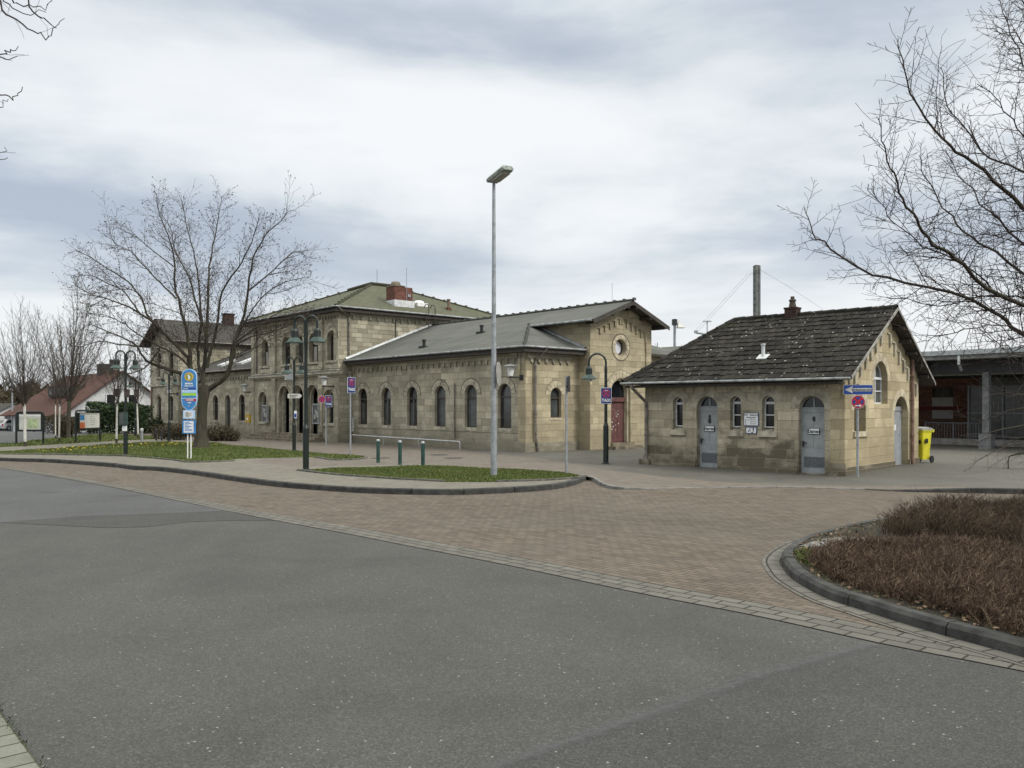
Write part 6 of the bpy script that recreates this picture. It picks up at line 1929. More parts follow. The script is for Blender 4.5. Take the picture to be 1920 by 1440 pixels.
# notice boards
for i, (pa, ya_, pb, yb2, ptop, x0, x1, t0, t1) in enumerate([(30.5, 833, 81, 832.5, 772.5, 36.5, 77, 777, 805.5), (142, 830, 187.5, 826, 770, 147, 184, 775.5, 803.5)]):
    a, b = GP(pa, ya_), GP(pb, yb2)
    d = b - a; ang = math.atan2(d.y, d.x); L = math.hypot(d.x, d.y)
    t = thing('notice_board', ['green framed notice board with a pale town map behind a whitewashed trunk', 'green framed notice board with blue and orange printed panels'][i], 'notice board', a, ang, 'green notice boards by the footpath')
    k_ = a.y / F; hh = (ya_ - ptop) * k_
    mb = MB(); rr_ = .14; mb.tube([(0, 0, 0), (0, 0, hh - rr_), (rr_ * .3, 0, hh - rr_ * .3), (rr_, 0, hh), (L - rr_, 0, hh), (L - rr_ * .3, 0, hh - rr_ * .3), (L, 0, hh - rr_), (L, 0, b.z - a.z)], .05, 8); mb.build('frame', M['green_post'], t)
    u0, u1 = (x0 - pa) / (pb - pa) * L, (x1 - pa) / (pb - pa) * L; v0, v1 = (ya_ - t1) * k_, (ya_ - t0) * k_
    mb = MB(); mb.box(u0 - .14, -.06, v0 - .10, u1 + .12, .06, v1 + .05); mb.build('panel', M['green_post'], t)
    mb = MB(); mb.panel(rect(u0, v0, u1, v1), [], lambda u, v, d: (u, -.064, v)); o = mb.build('sheet', M['offwhite'], t)
    mb = MB()
    if i == 0:
        mb.panel(rect(u0 + (u1 - u0) * .38, v0 + .06, u1 - .1, v1 - .2), [], lambda u, v, d: (u, -.067, v)); mb.build('map', plain('map_green', (.42, .50, .30), .6, var=.2, scale=8), o)
        mb = MB(); mb.panel(rect(u0, v1 - .09, u1, v1), [], lambda u, v, d: (u, -.067, v)); mb.build('header', M['white'], o)
    else:
        mb.panel(rect(u0 + .02, v0 + (v1 - v0) * .55, u0 + (u1 - u0) * .22, v0 + (v1 - v0) * .9), [], lambda u, v, d: (u, -.067, v)); mb.build('blue_panel', M['bus_blue'], o)
        mb = MB(); mb.panel(rect(u0 + .0, v0, u0 + (u1 - u0) * .25, v0 + (v1 - v0) * .40), [], lambda u, v, d: (u, -.067, v)); mb.build('orange_panel', plain('orange_print', (.55, .15, .06), .5), o)
        mb = MB()
        for k in range(5): mb.panel(rect(u0 + (u1 - u0) * .5, v1 - .2 - k * .1, u0 + (u1 - u0) * .75, v1 - .16 - k * .1), [], lambda u, v, d: (u, -.067, v))
        mb.panel(rect(u0, v1 - .07, u1, v1 - .03), [], lambda u, v, d: (u, -.0672, v)); mb.build('print', M['lid_grey'], o)
# ------------------------------------------------------------------ trees
def rot_about(v, axis, a): return Matrix.Rotation(a, 3, axis) @ v

class Tree:
    def __init__(self, seed, min_r=.003, bud=.0):
        self.rg = random.Random(seed)
        self.thick, self.thin, self.buds = MB(), MB(), MB()
        self.min_r, self.bud = min_r, bud
        self.taper = .5
        self.longp = 0.0
    def put(self, pts, rad):
        r0 = rad[0]
        (self.thick if r0 > .022 else self.thin).tube(pts, rad, 8 if r0 > .09 else (6 if r0 > .03 else (4 if r0 > .012 else 3)))
    def bud_at(self, p, d):
        rg = self.rg
        for _ in range(rg.choice((1, 2, 2, 3))):
            q = p + Vector((rg.gauss(0, .03), rg.gauss(0, .03), rg.gauss(0, .03)))
            s = self.bud * rg.uniform(.6, 1.3)
            a = Vector((rg.gauss(0, 1), rg.gauss(0, 1), rg.gauss(0, 1))).normalized() * s
            c = Vector((rg.gauss(0, 1), rg.gauss(0, 1), rg.gauss(0, 1))).normalized() * s * .6
            self.buds.poly([q - a, q + c, q + a, q - c])
    def grow(self, p, d, L, r, lev, spec):
        """spec[lev] = (child spacing, child length ratio, angle, wobble, lift)"""
        rg = self.rg
        sp, ratio, ang, wob, lift = spec[min(lev, len(spec) - 1)]
        n = max(3, min(9, int(L / .22)))
        pts, rad = [p.copy()], [r]
        d = d.normalized()
        seg = L / n
        for i in range(n):
            d = (d + Vector((rg.gauss(0, wob), rg.gauss(0, wob), rg.gauss(0, wob) + lift))).normalized()
            pts.append(pts[-1] + d * seg)
            rad.append(max(self.min_r * .8, r * (1 - .8 * (i + 1) / n)))
        self.put(pts, rad)
        self.spawn(pts, rad, lev, spec, L)
    def spawn(self, pts, rad, lev, spec, L, start=.15, keep=1.0):
        rg = self.rg
        if lev >= len(spec) - 1 or rad[0] < self.min_r * 1.15:
            if self.bud: self.bud_at(pts[-1], None)
            return
        sp, ratio, ang, wob, lift = spec[lev]
        cum = [0.0]
        for i in range(1, len(pts)): cum.append(cum[-1] + (pts[i] - pts[i - 1]).length)
        s = L * start + rg.uniform(0, sp)
        side = rg.uniform(0, 6.28)
        while s < cum[-1]:
            i = max(k for k in range(len(cum)) if cum[k] <= s)
            i = min(i, len(pts) - 2)
            t = (s - cum[i]) / max(1e-6, cum[i + 1] - cum[i])
            p = pts[i].lerp(pts[i + 1], t)
            ax = (pts[i + 1] - pts[i]).normalized()
            side += 2.4 + rg.gauss(0, .4)
            perp = ax.orthogonal().normalized()
            perp = rot_about(perp, ax, side)
            a = ang * rg.uniform(.7, 1.3)
            dd = ax * math.cos(a) + perp * math.sin(a)
            f = s / cum[-1]
            LL = L * ratio * rg.uniform(.55, 1.15) * (1.0 - self.taper * f)
            if lev == 0 and rg.random() < self.longp: LL *= 1.75
            rr = min(rad[i] * .62, max(self.min_r, .0075 * LL + self.min_r * .6))
            if rg.random() < keep: self.grow(p, dd, LL, rr, lev + 1, spec)
            s += sp * rg.uniform(.6, 1.4)
        # leader tip
        if self.bud: self.bud_at(pts[-1], None)
    def limb(self, pts, r0, r1, spec, lev=0, start=.12, keep=1.0, L=None):
        pts = [Vector(p) for p in pts]
        # smooth through the given points
        q = []
        for i in range(len(pts) - 1):
            p0, p1, p2, p3 = pts[max(i - 1, 0)], pts[i], pts[i + 1], pts[min(i + 2, len(pts) - 1)]
            n = max(2, int((p2 - p1).length / .3))
            for k in range(n):
                t = k / n
                q.append(.5 * ((2 * p1) + (p2 - p0) * t + (2 * p0 - 5 * p1 + 4 * p2 - p3) * t * t + (3 * p1 - p0 - 3 * p2 + p3) * t ** 3))
        q.append(pts[-1])
        rg = self.rg
        q = [q[0]] + [p + Vector((rg.gauss(0, .015), rg.gauss(0, .02), rg.gauss(0, .015))) for p in q[1:]]
        n = len(q)
        rad = [r0 + (r1 - r0) * (i / (n - 1)) ** .8 for i in range(n)]
        self.put(q, rad)
        self.spawn(q, rad, lev, spec, L or sum((q[i + 1] - q[i]).length for i in range(n - 1)), start, keep)
    def finish(self, t, origin, bark_m, twig_m, bud_m=None):
        o = Vector(origin)
        for nm, mb, m in (('trunk', self.thick, bark_m), ('crown', self.thin, twig_m), ('seed_clusters', self.buds, bud_m)):
            if not mb.f: continue
            mb.v = [(x - o.x, y - o.y, z - o.z) for x, y, z in mb.v]
            mb.uv = [None] * len(mb.f)
            mb.build(nm, m, t, smooth=True)

# --- the big tree on the left lawn
b = GP(377, 839)
Yt = b.y
bt = thing('broad_tree', 'big bare broad-crowned tree standing on the left lawn', 'tree', b)
T = Tree(11, .0058, .034); T.taper = .25; T.longp = .20
rgT = random.Random(77)
def lp_(pts, dY=0.0, spread=0.0):
    n = len(pts)
    return [P(px, py, Yt + dY * (i / max(1, n - 1)) ** 1.2) for i, (px, py) in enumerate(pts)]
T.thick.tube([b + Vector((0, 0, -.1)), b + Vector((0, 0, .10)), b + Vector((0, 0, .5)), P(378, 790, Yt), P(380, 755, Yt), P(384, 733, Yt), P(383, 722, Yt)], [.46, .36, .27, .22, .215, .24, .17], 12)
S1 = [(.135, .24, .72, .07, .03), (.125, .42, .75, .10, .03), (.11, .45, .8, .14, .02), (.2, .5, .8, .15, .0)]
L_ = [
 ([(377, 740), (366, 712), (357, 686), (355, 655), (349, 615), (338, 575), (328, 535), (326, 484), (314, 440), (300, 405), (293, 370)], .15, -1.0),
 ([(373, 718), (350, 703), (322, 694), (275, 676), (257, 650), (240, 638), (210, 625), (167, 607)], .13, .6),
 ([(357, 690), (352, 672), (335, 652), (310, 628), (290, 607), (264, 589), (240, 575), (210, 564), (165, 548), (140, 534)], .11, -2.2),
 ([(290, 607), (276, 589), (264, 557), (246, 535), (228, 520), (189, 495), (160, 478), (142, 470)], .07, -1.2),
 ([(381, 725), (382, 694), (387, 647), (389, 593), (391, 545), (393, 502), (400, 462), (405, 430), (412, 395), (416, 369)], .13, 1.4),
 ([(389, 660), (384, 620), (373, 585), (364, 552), (358, 528), (345, 500), (333, 481), (325, 455), (318, 425), (300, 398)], .085, 2.6),
 ([(386, 735), (396, 726), (412, 716), (427, 701), (435, 672), (440, 647), (452, 603), (462, 575), (466, 540), (471, 502), (480, 470), (500, 440), (525, 415), (541, 396)], .16, -.8),
 ([(432, 690), (434, 654), (455, 632), (481, 614), (500, 600), (517, 589), (545, 578), (575, 570)], .075, 1.0),
 ([(388, 690), (400, 640), (409, 600), (412, 565), (425, 530), (445, 505), (460, 480), (472, 455), (480, 425), (488, 400)], .10, -2.0),
 ([(380, 720), (372, 680), (372, 640), (378, 600), (374, 560), (372, 520), (362, 470), (352, 430), (345, 395), (340, 372)], .09, 3.2),
 ([(440, 650), (470, 632), (500, 625), (535, 615), (560, 600), (583, 602)], .05, -1.6),
 ([(466, 545), (492, 525), (515, 505), (540, 480), (560, 470), (572, 480)], .05, .6),
 ([(435, 672), (465, 660), (500, 640), (540, 628), (575, 632)], .04, 1.8),
 ([(440, 640), (480, 570), (515, 540), (548, 525), (580, 520)], .05, -1.4),
 ([(330, 560), (300, 530), (270, 500), (245, 470), (215, 455), (205, 425)], .05, 1.5),
 ([(257, 650), (220, 645), (185, 640), (150, 650), (125, 645)], .05, -1.2),
 ([(300, 655), (270, 690), (235, 700), (200, 690), (170, 695)], .04, 1.0),
 ([(264, 589), (230, 545), (200, 530), (165, 515), (135, 520)], .05, 2.0),
 ([(365, 700), (335, 668), (300, 650), (262, 628), (225, 603), (190, 590), (155, 588)], .06, 2.4),
 ([(326, 500), (300, 480), (275, 460), (250, 440), (225, 430)], .04, -.8),
]
for pts, r, dY in L_: T.limb(lp_(pts, dY), r * .80, .011, S1, 0, .20, L=max(4.6, 1.0))
T.finish(bt, b, M['bark'], M['twig'], M['twig_dark'])

# --- whitewashed young trees, upright crowns
SY = [(.16, .36, .5, .05, .04), (.16, .42, .55, .08, .04), (.16, .5, .6, .1, .0)]
def young(px, py, ptrunk, ptop, lean, label, seed, wpx, nl=13, lime=True, fork=None, dY=None):
    b = GP(px, py); k = b.y / F
    t = thing('young_tree' if lime else 'bare_tree', label, 'tree', b, 0, 'bare trees along the footpath')
    rg = random.Random(seed); T = Tree(seed, .0055)
    z1, zt = (py - ptrunk) * k, (py - ptop) * k
    r = wpx * k / 2
    ltop = b + Vector((lean * k, 0, z1))
    if lime:
        mb = MB(); mb.tube([Vector((0, 0, .22)), ltop - b], [r, r * .85], 10); mb.build('limewashed_trunk', M['lime'], t)
        mb = MB(); mb.tube([Vector((0, 0, -.1)), Vector((0, 0, .22))], [r * 1.1, r * 1.0], 10); mb.build('trunk_foot', M['bark'], t)
    else:
        T.thick.tube([b + Vector((0, 0, -.1)), b + Vector((0, 0, .2)), ltop], [r * 1.3, r, r * .8], 10)
    for i in range(nl):
        a = 2 * math.pi * i / nl * 1.618 * 2 + rg.uniform(-.3, .3)
        el = rg.uniform(.22, .85) if i else .03
        hL = (zt - z1) * rg.uniform(.75, 1.0) / (1 + .25 * el)
        d = Vector((math.cos(a) * math.sin(el), math.sin(a) * math.sin(el), math.cos(el)))
        s = ltop + Vector((0, 0, -rg.uniform(0, .25))) * (1 if i else 0)
        pts = [s]
        for j in range(6):
            d = (d + Vector((rg.gauss(0, .05), rg.gauss(0, .05), .10))).normalized()
            pts.append(pts[-1] + d * hL / 6)
        T.limb(pts, (.032 if i else .055) * (r / .11), .008, SY, 0, .15, L=hL * .75)
    T.finish(t, b, M['bark'], M['twig'])
    return t
young(47, 837, 757, 550, -1, 'bare tree with whitewashed trunk in front of the town map board', 21, 5.2, 20)
young(111, 829, 758, 560, 1, 'bare tree with whitewashed trunk left of the dark bush', 22, 3.2, 12)
young(218.5, 831, 757, 610, 1, 'bare tree with leaning whitewashed trunk left of the timetable lamp', 23, 3.8, 11)
young(259, 821, 757, 640, -2, 'bare tree with whitewashed trunk nearest the station end', 24, 3.2, 10)
young(104, 824, 757, 640, 0, 'thin bare tree with whitewashed trunk behind the parked dark car', 26, 2.2, 7)
young(128, 822, 752, 520, 2, 'bare tree with thick dark trunk behind the blue and orange board', 25, 8, 15, lime=False)
# dark boxes on trunks and lamp
for i, (px, py, tx, ty) in enumerate([(218, 737, 218.5, 831), (238, 738, 235.5, 852.5), (256, 738, 259, 821)]):
    g = GP(tx, ty); p = P(px, py, g.y - .22); t = thing('mounted_box', ['small dark box on the leaning whitewashed tree', 'small dark box on the timetable lamp post', 'small dark box on the whitewashed tree nearest the station'][i], 'box', p, R(8), 'small dark boxes above the footpath')
    k = g.y / F
    mb = MB(); mb.box(-4 * k, -.08, -7 * k, 4 * k, .08, 7 * k); mb.box(-4.6 * k, -.10, 7 * k, 4.6 * k, .10, 7.8 * k); mb.build('case', M['frame_brown'], t)
    mb = MB(); mb.box(-.03, .08, -.05, .03, .24, .05); mb.build('bracket', M['dark'], t)

# --- the large tree leaning in from the right
rb = G(2075, 1010, .1)
rt = thing('leaning_tree', 'large bare tree reaching in from the right edge of the picture', 'tree', rb)
T = Tree(31, .0034, .0)
Y0 = rb.y
def lr(pts, dY, far=0.0):
    n = len(pts)
    return [P(px, py, Y0 + far + dY * (i / max(1, n - 1))) for i, (px, py) in enumerate(pts)]
T.thick.tube([rb + Vector((0, 0, -.1)), rb + Vector((0, 0, .2)), P(2072, 900, Y0), P(2066, 780, Y0), P(2058, 700, Y0), P(2060, 600, Y0), P(2080, 420, Y0), P(2090, 200, Y0), P(2080, -60, Y0)], [.30, .22, .18, .17, .16, .14, .10, .07, .04], 12)
S2 = [(.075, .27, .8, .06, .02), (.07, .42, .85, .12, .02), (.055, .42, .85, .15, .01), (.1, .5, .8, .15, 0)]
RL = [
 ([(2062, 560), (2000, 455), (1920, 390), (1880, 353), (1842, 322), (1807, 298), (1780, 270), (1752, 243), (1722, 200), (1697, 151), (1690, 110), (1683, 71)], .085, -1.0),
 ([(2060, 520), (1990, 395), (1920, 323), (1880, 302), (1841, 280), (1797, 229), (1778, 200), (1768, 165), (1764, 120)], .06, .8),
 ([(1752, 243), (1756, 215), (1757, 190), (1757, 150), (1765, 88)], .016, .1),
 ([(2060, 690), (2000, 618), (1920, 573), (1852, 541), (1807, 495), (1778, 478), (1752, 458), (1732, 435), (1715, 412), (1700, 385), (1690, 357), (1680, 335), (1669, 316), (1658, 285), (1653, 261), (1649, 225)], .08, -1.6),
 ([(2056, 730), (1985, 672), (1920, 628), (1885, 600), (1852, 577), (1784, 550), (1697, 532), (1632, 513), (1577, 477), (1545, 452), (1527, 435), (1515, 410), (1509, 385)], .085, .5),
 ([(1860, 545), (1825, 512), (1788, 486), (1755, 472), (1733, 463), (1705, 442), (1678, 421), (1660, 390), (1640, 365), (1623, 348)], .035, -.7),
 ([(2062, 600), (1985, 545), (1920, 513), (1866, 472), (1835, 455), (1807, 435), (1780, 405), (1761, 376), (1745, 345), (1733, 316), (1722, 290)], .06, 1.4),
 ([(2064, 560), (1990, 505), (1920, 458), (1875, 412), (1850, 390), (1830, 367), (1808, 340), (1788, 312), (1775, 285)], .05, 2.0),
 ([(2085, 380), (2010, 300), (1960, 275), (1920, 257), (1895, 222), (1875, 192), (1855, 172), (1834, 160)], .045, -.6),
 ([(2085, 300), (2010, 190), (1955, 145), (1920, 119), (1908, 90), (1898, 64), (1880, 25), (1866, -10)], .05, .6),
 ([(2088, 220), (2000, 90), (1950, 40), (1920, 10), (1900, -30), (1890, -80)], .05, -1.2),
 ([(2088, 200), (2010, 110), (1940, 100), (1905, 60), (1880, 62), (1860, 50)], .035, 1.2),
 ([(1910, 620), (1893, 612), (1850, 610), (1807, 617), (1770, 628), (1740, 637), (1728, 645)], .026, -.8),
 ([(1905, 640), (1880, 610), (1855, 600), (1830, 585), (1815, 560)], .02, .6),
 ([(2000, 640), (1960, 650), (1920, 665), (1890, 650), (1862, 635), (1835, 600)], .024, -.9),
 ([(1955, 650), (1930, 700), (1905, 740), (1880, 735), (1850, 745)], .016, -.5),
 ([(2040, 500), (1970, 440), (1930, 425), (1890, 440), (1840, 440), (1800, 455)], .035, 1.6),
 ([(2040, 640), (1975, 590), (1930, 560), (1880, 555), (1820, 560), (1760, 575), (1700, 560), (1660, 560)], .04, 1.7),
]
RR = [([(2066, 600), (2140, 480), (2220, 400), (2300, 300), (2340, 180)], .07, .8), ([(2062, 690), (2150, 610), (2260, 560), (2380, 470), (2450, 380)], .08, -.6), ([(2085, 380), (2160, 260), (2210, 150), (2230, 20)], .05, .4), ([(2088, 240), (2060, 80), (2050, -80), (2030, -220)], .05, .3), ([(2060, 740), (2160, 690), (2290, 650), (2400, 620)], .06, .9), ([(2086, 320), (2130, 120), (2160, -60), (2170, -200)], .05, -.7)]
for pts, r, dY in RR: T.limb(lr(pts, dY), r * .6, .005, [(.22, .30, .8, .06, .02), (.12, .42, .85, .12, .02), (.10, .42, .85, .15, .01)], 0, .14, L=3.6)
for pts, r, dY in RL: T.limb(lr(pts, dY), r * .42, .005, S2, 0, .14, L=3.6)
T.finish(rt, rb, bark('bark_dark', (.035, .03, .025), (.09, .078, .062), 9), M['twig_dark'])

# low drooping branch tangle at the right edge, behind the lane
b = GP(1990, 880); Yb2 = b.y
sb = thing('drooping_shrub', 'bare tangled shrub drooping over the pavement at the right edge', 'shrub', b)
T = Tree(41, .003)
S3 = [(.16, .34, .8, .10, -.02), (.12, .42, .8, .14, -.02), (.1, .4, .8, .15, 0), (.1, .5, .8, .15, 0)]
T.thick.tube([b + Vector((0, 0, -.1)), b + Vector((0, 0, .6)), P(1975, 820, Yb2)], [.09, .07, .06], 8)
for pts, r, dY in [([(1980, 830), (1940, 800), (1900, 800), (1850, 812), (1800, 818)], .03, -.6), ([(1980, 850), (1930, 850), (1892, 855), (1890, 878), (1895, 890), (1870, 890)], .03, .3),
                   ([(1978, 825), (1940, 770), (1890, 770), (1840, 790), (1790, 770)], .03, .8), ([(1976, 820), (1930, 740), (1890, 745), (1850, 725)], .025, -.3), ([(1980, 840), (1920, 830), (1880, 840), (1845, 855), (1815, 880)], .022, -.9),
                   ([(1978, 830), (1950, 720), (1930, 690), (1900, 680)], .025, 1.0), ([(1985, 850), (1940, 815), (1900, 825), (1870, 815), (1830, 830)], .025, 1.3)]:
    n = len(pts); T.limb([P(px, py, Yb2 + dY * i / (n - 1)) for i, (px, py) in enumerate(pts)], r, .006, S3, 0, .15, L=2.6)
T.finish(sb, b, M['bark'], M['twig_dark'])

# branches of a tree just outside the upper left corner
lb = Vector((-11.5, 11.0, 0))
lt = thing('corner_tree', 'bare tree outside the picture whose twigs hang into the upper left corner', 'tree', lb)
T = Tree(51, .003)
S4 = [(.17, .28, .7, .10, .02), (.16, .4, .7, .12, .04), (.15, .5, .7, .1, .02)]
T.thick.tube([lb + Vector((0, 0, -.1)), lb + Vector((0, 0, 1)), lb + Vector((.1, 0, 4)), lb + Vector((.5, 0, 7.5))], [.28, .2, .16, .1], 10)
for pts, r, dY in [([(-420, -20), (-200, -120), (-60, -60), (0, -5), (8, 25), (30, 35), (50, 53), (70, 64), (85, 67), (95, 62), (104, 52)], .022, -.3),
                   ([(-420, -20), (-180, -150), (-40, -120), (50, -10), (62, 22), (78, 33), (92, 42), (108, 45), (120, 37)], .022, .2),
                   ([(-420, -20), (-160, -140), (-20, -90), (20, -5), (30, 8), (55, 10), (80, 13), (90, 10), (97, 3)], .018, .5),
                   ([(-420, -20), (-160, -120), (-30, -40), (10, 0), (25, 10), (45, 26), (62, 24), (82, 20)], .016, .1),
                   ([(-420, 60), (-200, 40), (-60, 100), (0, 99), (10, 96), (22, 96), (30, 92), (34, 86)], .016, -.3),
                   ([(-420, 60), (-200, 60), (-60, 80), (0, 108), (15, 111), (24, 109), (32, 102)], .014, .2),
                   ([(-420, 120), (-200, 110), (-60, 160), (0, 175), (14, 181), (26, 182), (36, 175), (39, 160)], .016, -.2),
                   ([(-420, 120), (-200, 150), (-60, 205), (0, 197), (10, 192), (17, 184)], .012, .3),
                   ([(-420, 200), (-180, 220), (-50, 280), (0, 282), (7, 276)], .012, 0), ([(-420, 200), (-180, 240), (-50, 300), (0, 300), (10, 297)], .012, .1)]:
    n = len(pts); T.limb([P(px, py, 11 + dY * i / (n - 1)) for i, (px, py) in enumerate(pts)], r, .0045, S4, 1, .45, keep=.35, L=1.0)
T.finish(lt, lb, M['bark'], M['twig_dark'])

# --- far bare trees
def far_tree(px, py_top, Y, label, seed, w=1.0, zb=None, group='bare trees far behind the railway'):
    c = P(px, 766, Y); b = Vector((c.x, c.y, 0 if zb is None else zb))
    t = thing('far_tree', label, 'tree', b, 0, group)
    T = Tree(seed, .014); rg = random.Random(seed)
    zt = zat(py_top, Y) - b.z
    T.thick.tube([b, b + Vector((0, 0, zt * .35))], [.22, .16], 7)
    for i in range(11):
        a = i * 2.4; el = rg.uniform(.25, .75) * w if i else .05
        d = Vector((math.cos(a) * math.sin(el), math.sin(a) * math.sin(el), math.cos(el))); p = b + Vector((0, 0, zt * rg.uniform(.22, .4)))
        L = zt * .62 * rg.uniform(.8, 1.05); pts = [p]
        for j in range(5):
            d = (d + Vector((rg.gauss(0, .08), rg.gauss(0, .08), .06))).normalized(); pts.append(pts[-1] + d * L / 5)
        T.limb(pts, .10, .02, [(.5, .36, .6, .08, .04), (.45, .45, .6, .1, .03), (.4, .5, .6, .1, 0)], 0, .15, L=L * .8)
    T.finish(t, b, M['twig'], M['twig'])
far_tree(1248, 630, 75, 'pale bare tree top between the station gable and the toilet house', 61, .8)
far_tree(1790, 622, 70, 'bare bushy tree top above the canopy beside the toilet house gable', 62)
far_tree(1862, 612, 74, 'bare tree top above the canopy at the right', 63)
far_tree(1338, 632, 80, 'bare tree top by the signal bracket', 64, .6)

# ------------------------------------------------------------------ planter island at the right
PLK = catmull([G(*p) for p in [(2400, 905), (2100, 922), (1920, 942), (1800, 958), (1700, 972), (1620, 990), (1560, 1004), (1515, 1017), (1487, 1030), (1469, 1044), (1464.5, 1056), (1471, 1068), (1487.5, 1087), (1525, 1110), (1563, 1128), (1617, 1145), (1662, 1160), (1773, 1193.5), (1920, 1234), (2150, 1305), (2500, 1420), (2900, 1560)]], .16)
kerb_line('planter_kerb', PLK, lambda x, y: .112, .13, .95, 'kerb', cham=.035, side=1)
pin = off(PLK, .13)
bigsheet('planter_soil', [(p.x, p.y) for p in pin] + [(22, 4), (26, 18)], .105, 'soil')
ow = off(PLK[20:-12], -.01); oo = off(PLK[20:-12], -.22)
mb = MB(); s = 0
for i in range(len(ow) - 1):
    l = (ow[i + 1] - ow[i]).length
    mb.poly([(ow[i].x, ow[i].y, .010), (ow[i + 1].x, ow[i + 1].y, .010), (oo[i + 1].x, oo[i + 1].y, .010), (oo[i].x, oo[i].y, .010)], [(s, 0), (s + l, 0), (s + l, .2), (s, .2)]); s += l
tag(mb.build('gutter_strip', M['strip']), kind='structure')
bigsheet('path_slabs', [tuple(G(*p, .11).xy) for p in [(1500, 1024), (1535, 1012), (1580, 1006), (1650, 1008), (1630, 1018), (1560, 1026)]], .112, 'kerb_pale')
soil_poly = [(p.x, p.y) for p in pin] + [(22, 4), (26, 18)]
def twig_mass(name, label, poly_px, n, h, seed, mat, lean=.12, zb=.105):
    poly = [G(px, py, zb) for px, py in poly_px]
    rg = random.Random(seed); mb = MB()
    x0, x1 = min(p.x for p in poly), max(p.x for p in poly); y0, y1 = min(p.y for p in poly), max(p.y for p in poly)
    k = 0
    while k < n:
        x, y = rg.uniform(x0, x1), rg.uniform(y0, y1)
        if not pip((x, y), poly): continue
        k += 1
        ed = min(1.0, .45 + min((Vector((x, y)) - Vector((p.x, p.y))).length for p in poly) * 1.2)
        hh = h * rg.uniform(.5, 1.0) * (.78 + .22 * math.sin(x * 2.7 + 1.3 * y) * math.cos(y * 3.1 - x)) * (.75 + .25 * ed)
        d = Vector((rg.gauss(0, lean), rg.gauss(0, lean), 1)).normalized()
        p = Vector((x, y, zb)); pts = [p]
        for j in range(4):
            d = (d + Vector((rg.gauss(0, .24), rg.gauss(0, .24), -.02))).normalized(); pts.append(pts[-1] + d * hh / 4)
        mb.tube(pts, [.0042, .0036, .003, .0022, .0012], 3)
        for j in range(rg.choice((5, 6, 7, 8))):
            i = rg.choice((1, 2, 2, 3, 3)); q = pts[i].lerp(pts[i + 1], rg.random())
            dd = (d + Vector((rg.gauss(0, 1.0), rg.gauss(0, 1.0), rg.uniform(-.3, .4)))).normalized(); l = hh * rg.uniform(.15, .42)
            q2 = q + dd * l * .5; q3 = q2 + (dd + Vector((rg.gauss(0, .3), rg.gauss(0, .3), .15))).normalized() * l * .5
            mb.tube([q, q2, q3], [.0026, .002, .001], 3)
    mb.uv = [None] * len(mb.f)
    o = mb.build(name, M[mat]); return tag(o, label, 'hedge')
twig_mass('low_hedge', 'low reddish brown leafless shrub mass at the front of the planter', [(1515, 1058), (1560, 1038), (1630, 1024), (1760, 1028), (1920, 1050), (2120, 1070), (2420, 1090), (2420, 1350), (2120, 1265), (1920, 1200), (1800, 1160), (1700, 1131), (1620, 1110), (1560, 1090)], 14500, .30, 71, 'twig_red', .30)
twig_mass('clipped_hedge', 'taller dark reddish leafless hedge at the back of the planter', [(1648, 1000), (1700, 985), (1800, 974), (1920, 962), (2150, 945), (2500, 925), (2500, 1010), (2150, 1025), (1920, 1030), (1800, 1025), (1700, 1018)], 11500, .57, 72, 'twig_hedge', .16)
# pale straggling stems
mb = MB(); rg = random.Random(8)
for k in range(40):
    p = G(rg.uniform(1720, 1960), rg.uniform(1010, 1140), .105); d = Vector((rg.gauss(0, .5), rg.gauss(0, .5), 1)).normalized(); pts = [p]
    for j in range(5): d = (d + Vector((rg.gauss(0, .15), rg.gauss(0, .15), -.05))).normalized(); pts.append(pts[-1] + d * .12)
    mb.tube(pts, [.004, .0035, .003, .002, .0015, .001], 3)
mb.uv = [None] * len(mb.f)
tag(mb.build('straw_stems', M['twig']), 'pale dry stems straggling through the planter shrubs', 'dry stems', kind='stuff')
mb = MB(); k = 0
while k < 2600:
    e = rg.random()
    if e < .7:
        i = rg.randrange(24, len(pin) - 1); q = pin[i]; c = normals2(pin[i - 1:i + 2])[1]; p = q + c * abs(rg.gauss(.02, .32))
    else: p = G(rg.uniform(1480, 2000), rg.uniform(1020, 1200), .11).xy
    if not pip((p.x, p.y), soil_poly): k += 1; continue
    k += 1
    s_ = rg.uniform(.008, .028); a = rg.uniform(0, 6.28); tilt = rg.gauss(0, .6); z = .112 + rg.uniform(0, .02)
    pts = []
    for q, rr in ((0, 1), (.9, .55), (1.6, .8), (2.6, .5), (3.14, 1), (4.2, .55), (4.9, .75)):
        pts.append((p.x + s_ * rr * math.cos(a + q), p.y + s_ * rr * math.sin(a + q), z + s_ * rr * math.sin(q) * tilt + .004))
    mb.poly(pts)
mb.uv = [None] * len(mb.f)
tag(mb.build('dead_leaves', M['leaf_dead']), 'dead leaves and litter on the planter soil', 'dead leaves', kind='stuff')
gpoly = [G(*p, .11) for p in [(1490, 1036), (1510, 1028), (1545, 1040), (1560, 1062), (1530, 1068), (1500, 1052)]]
o = grass('grass', gpoly, 900, .025, .06, 7, .105); tag(o, 'bright green grass tuft in the tip of the planter', 'grass', kind='stuff')
mb = MB(); rg = random.Random(12)
for k in range(900):
    i = rg.randrange(24, len(pin) - 1); c = normals2(pin[i - 1:i + 2])[1]; p = pin[i] + c * abs(rg.gauss(.0, .22)); a = rg.uniform(0, 3.14); hh = rg.uniform(.02, .06)
    mb.poly([(p.x - .006 * math.cos(a), p.y - .006 * math.sin(a), .1), (p.x + .006 * math.cos(a), p.y + .006 * math.sin(a), .1), (p.x + rg.gauss(0, .03), p.y + rg.gauss(0, .03), .1 + hh)])
mb.uv = [None] * len(mb.f)
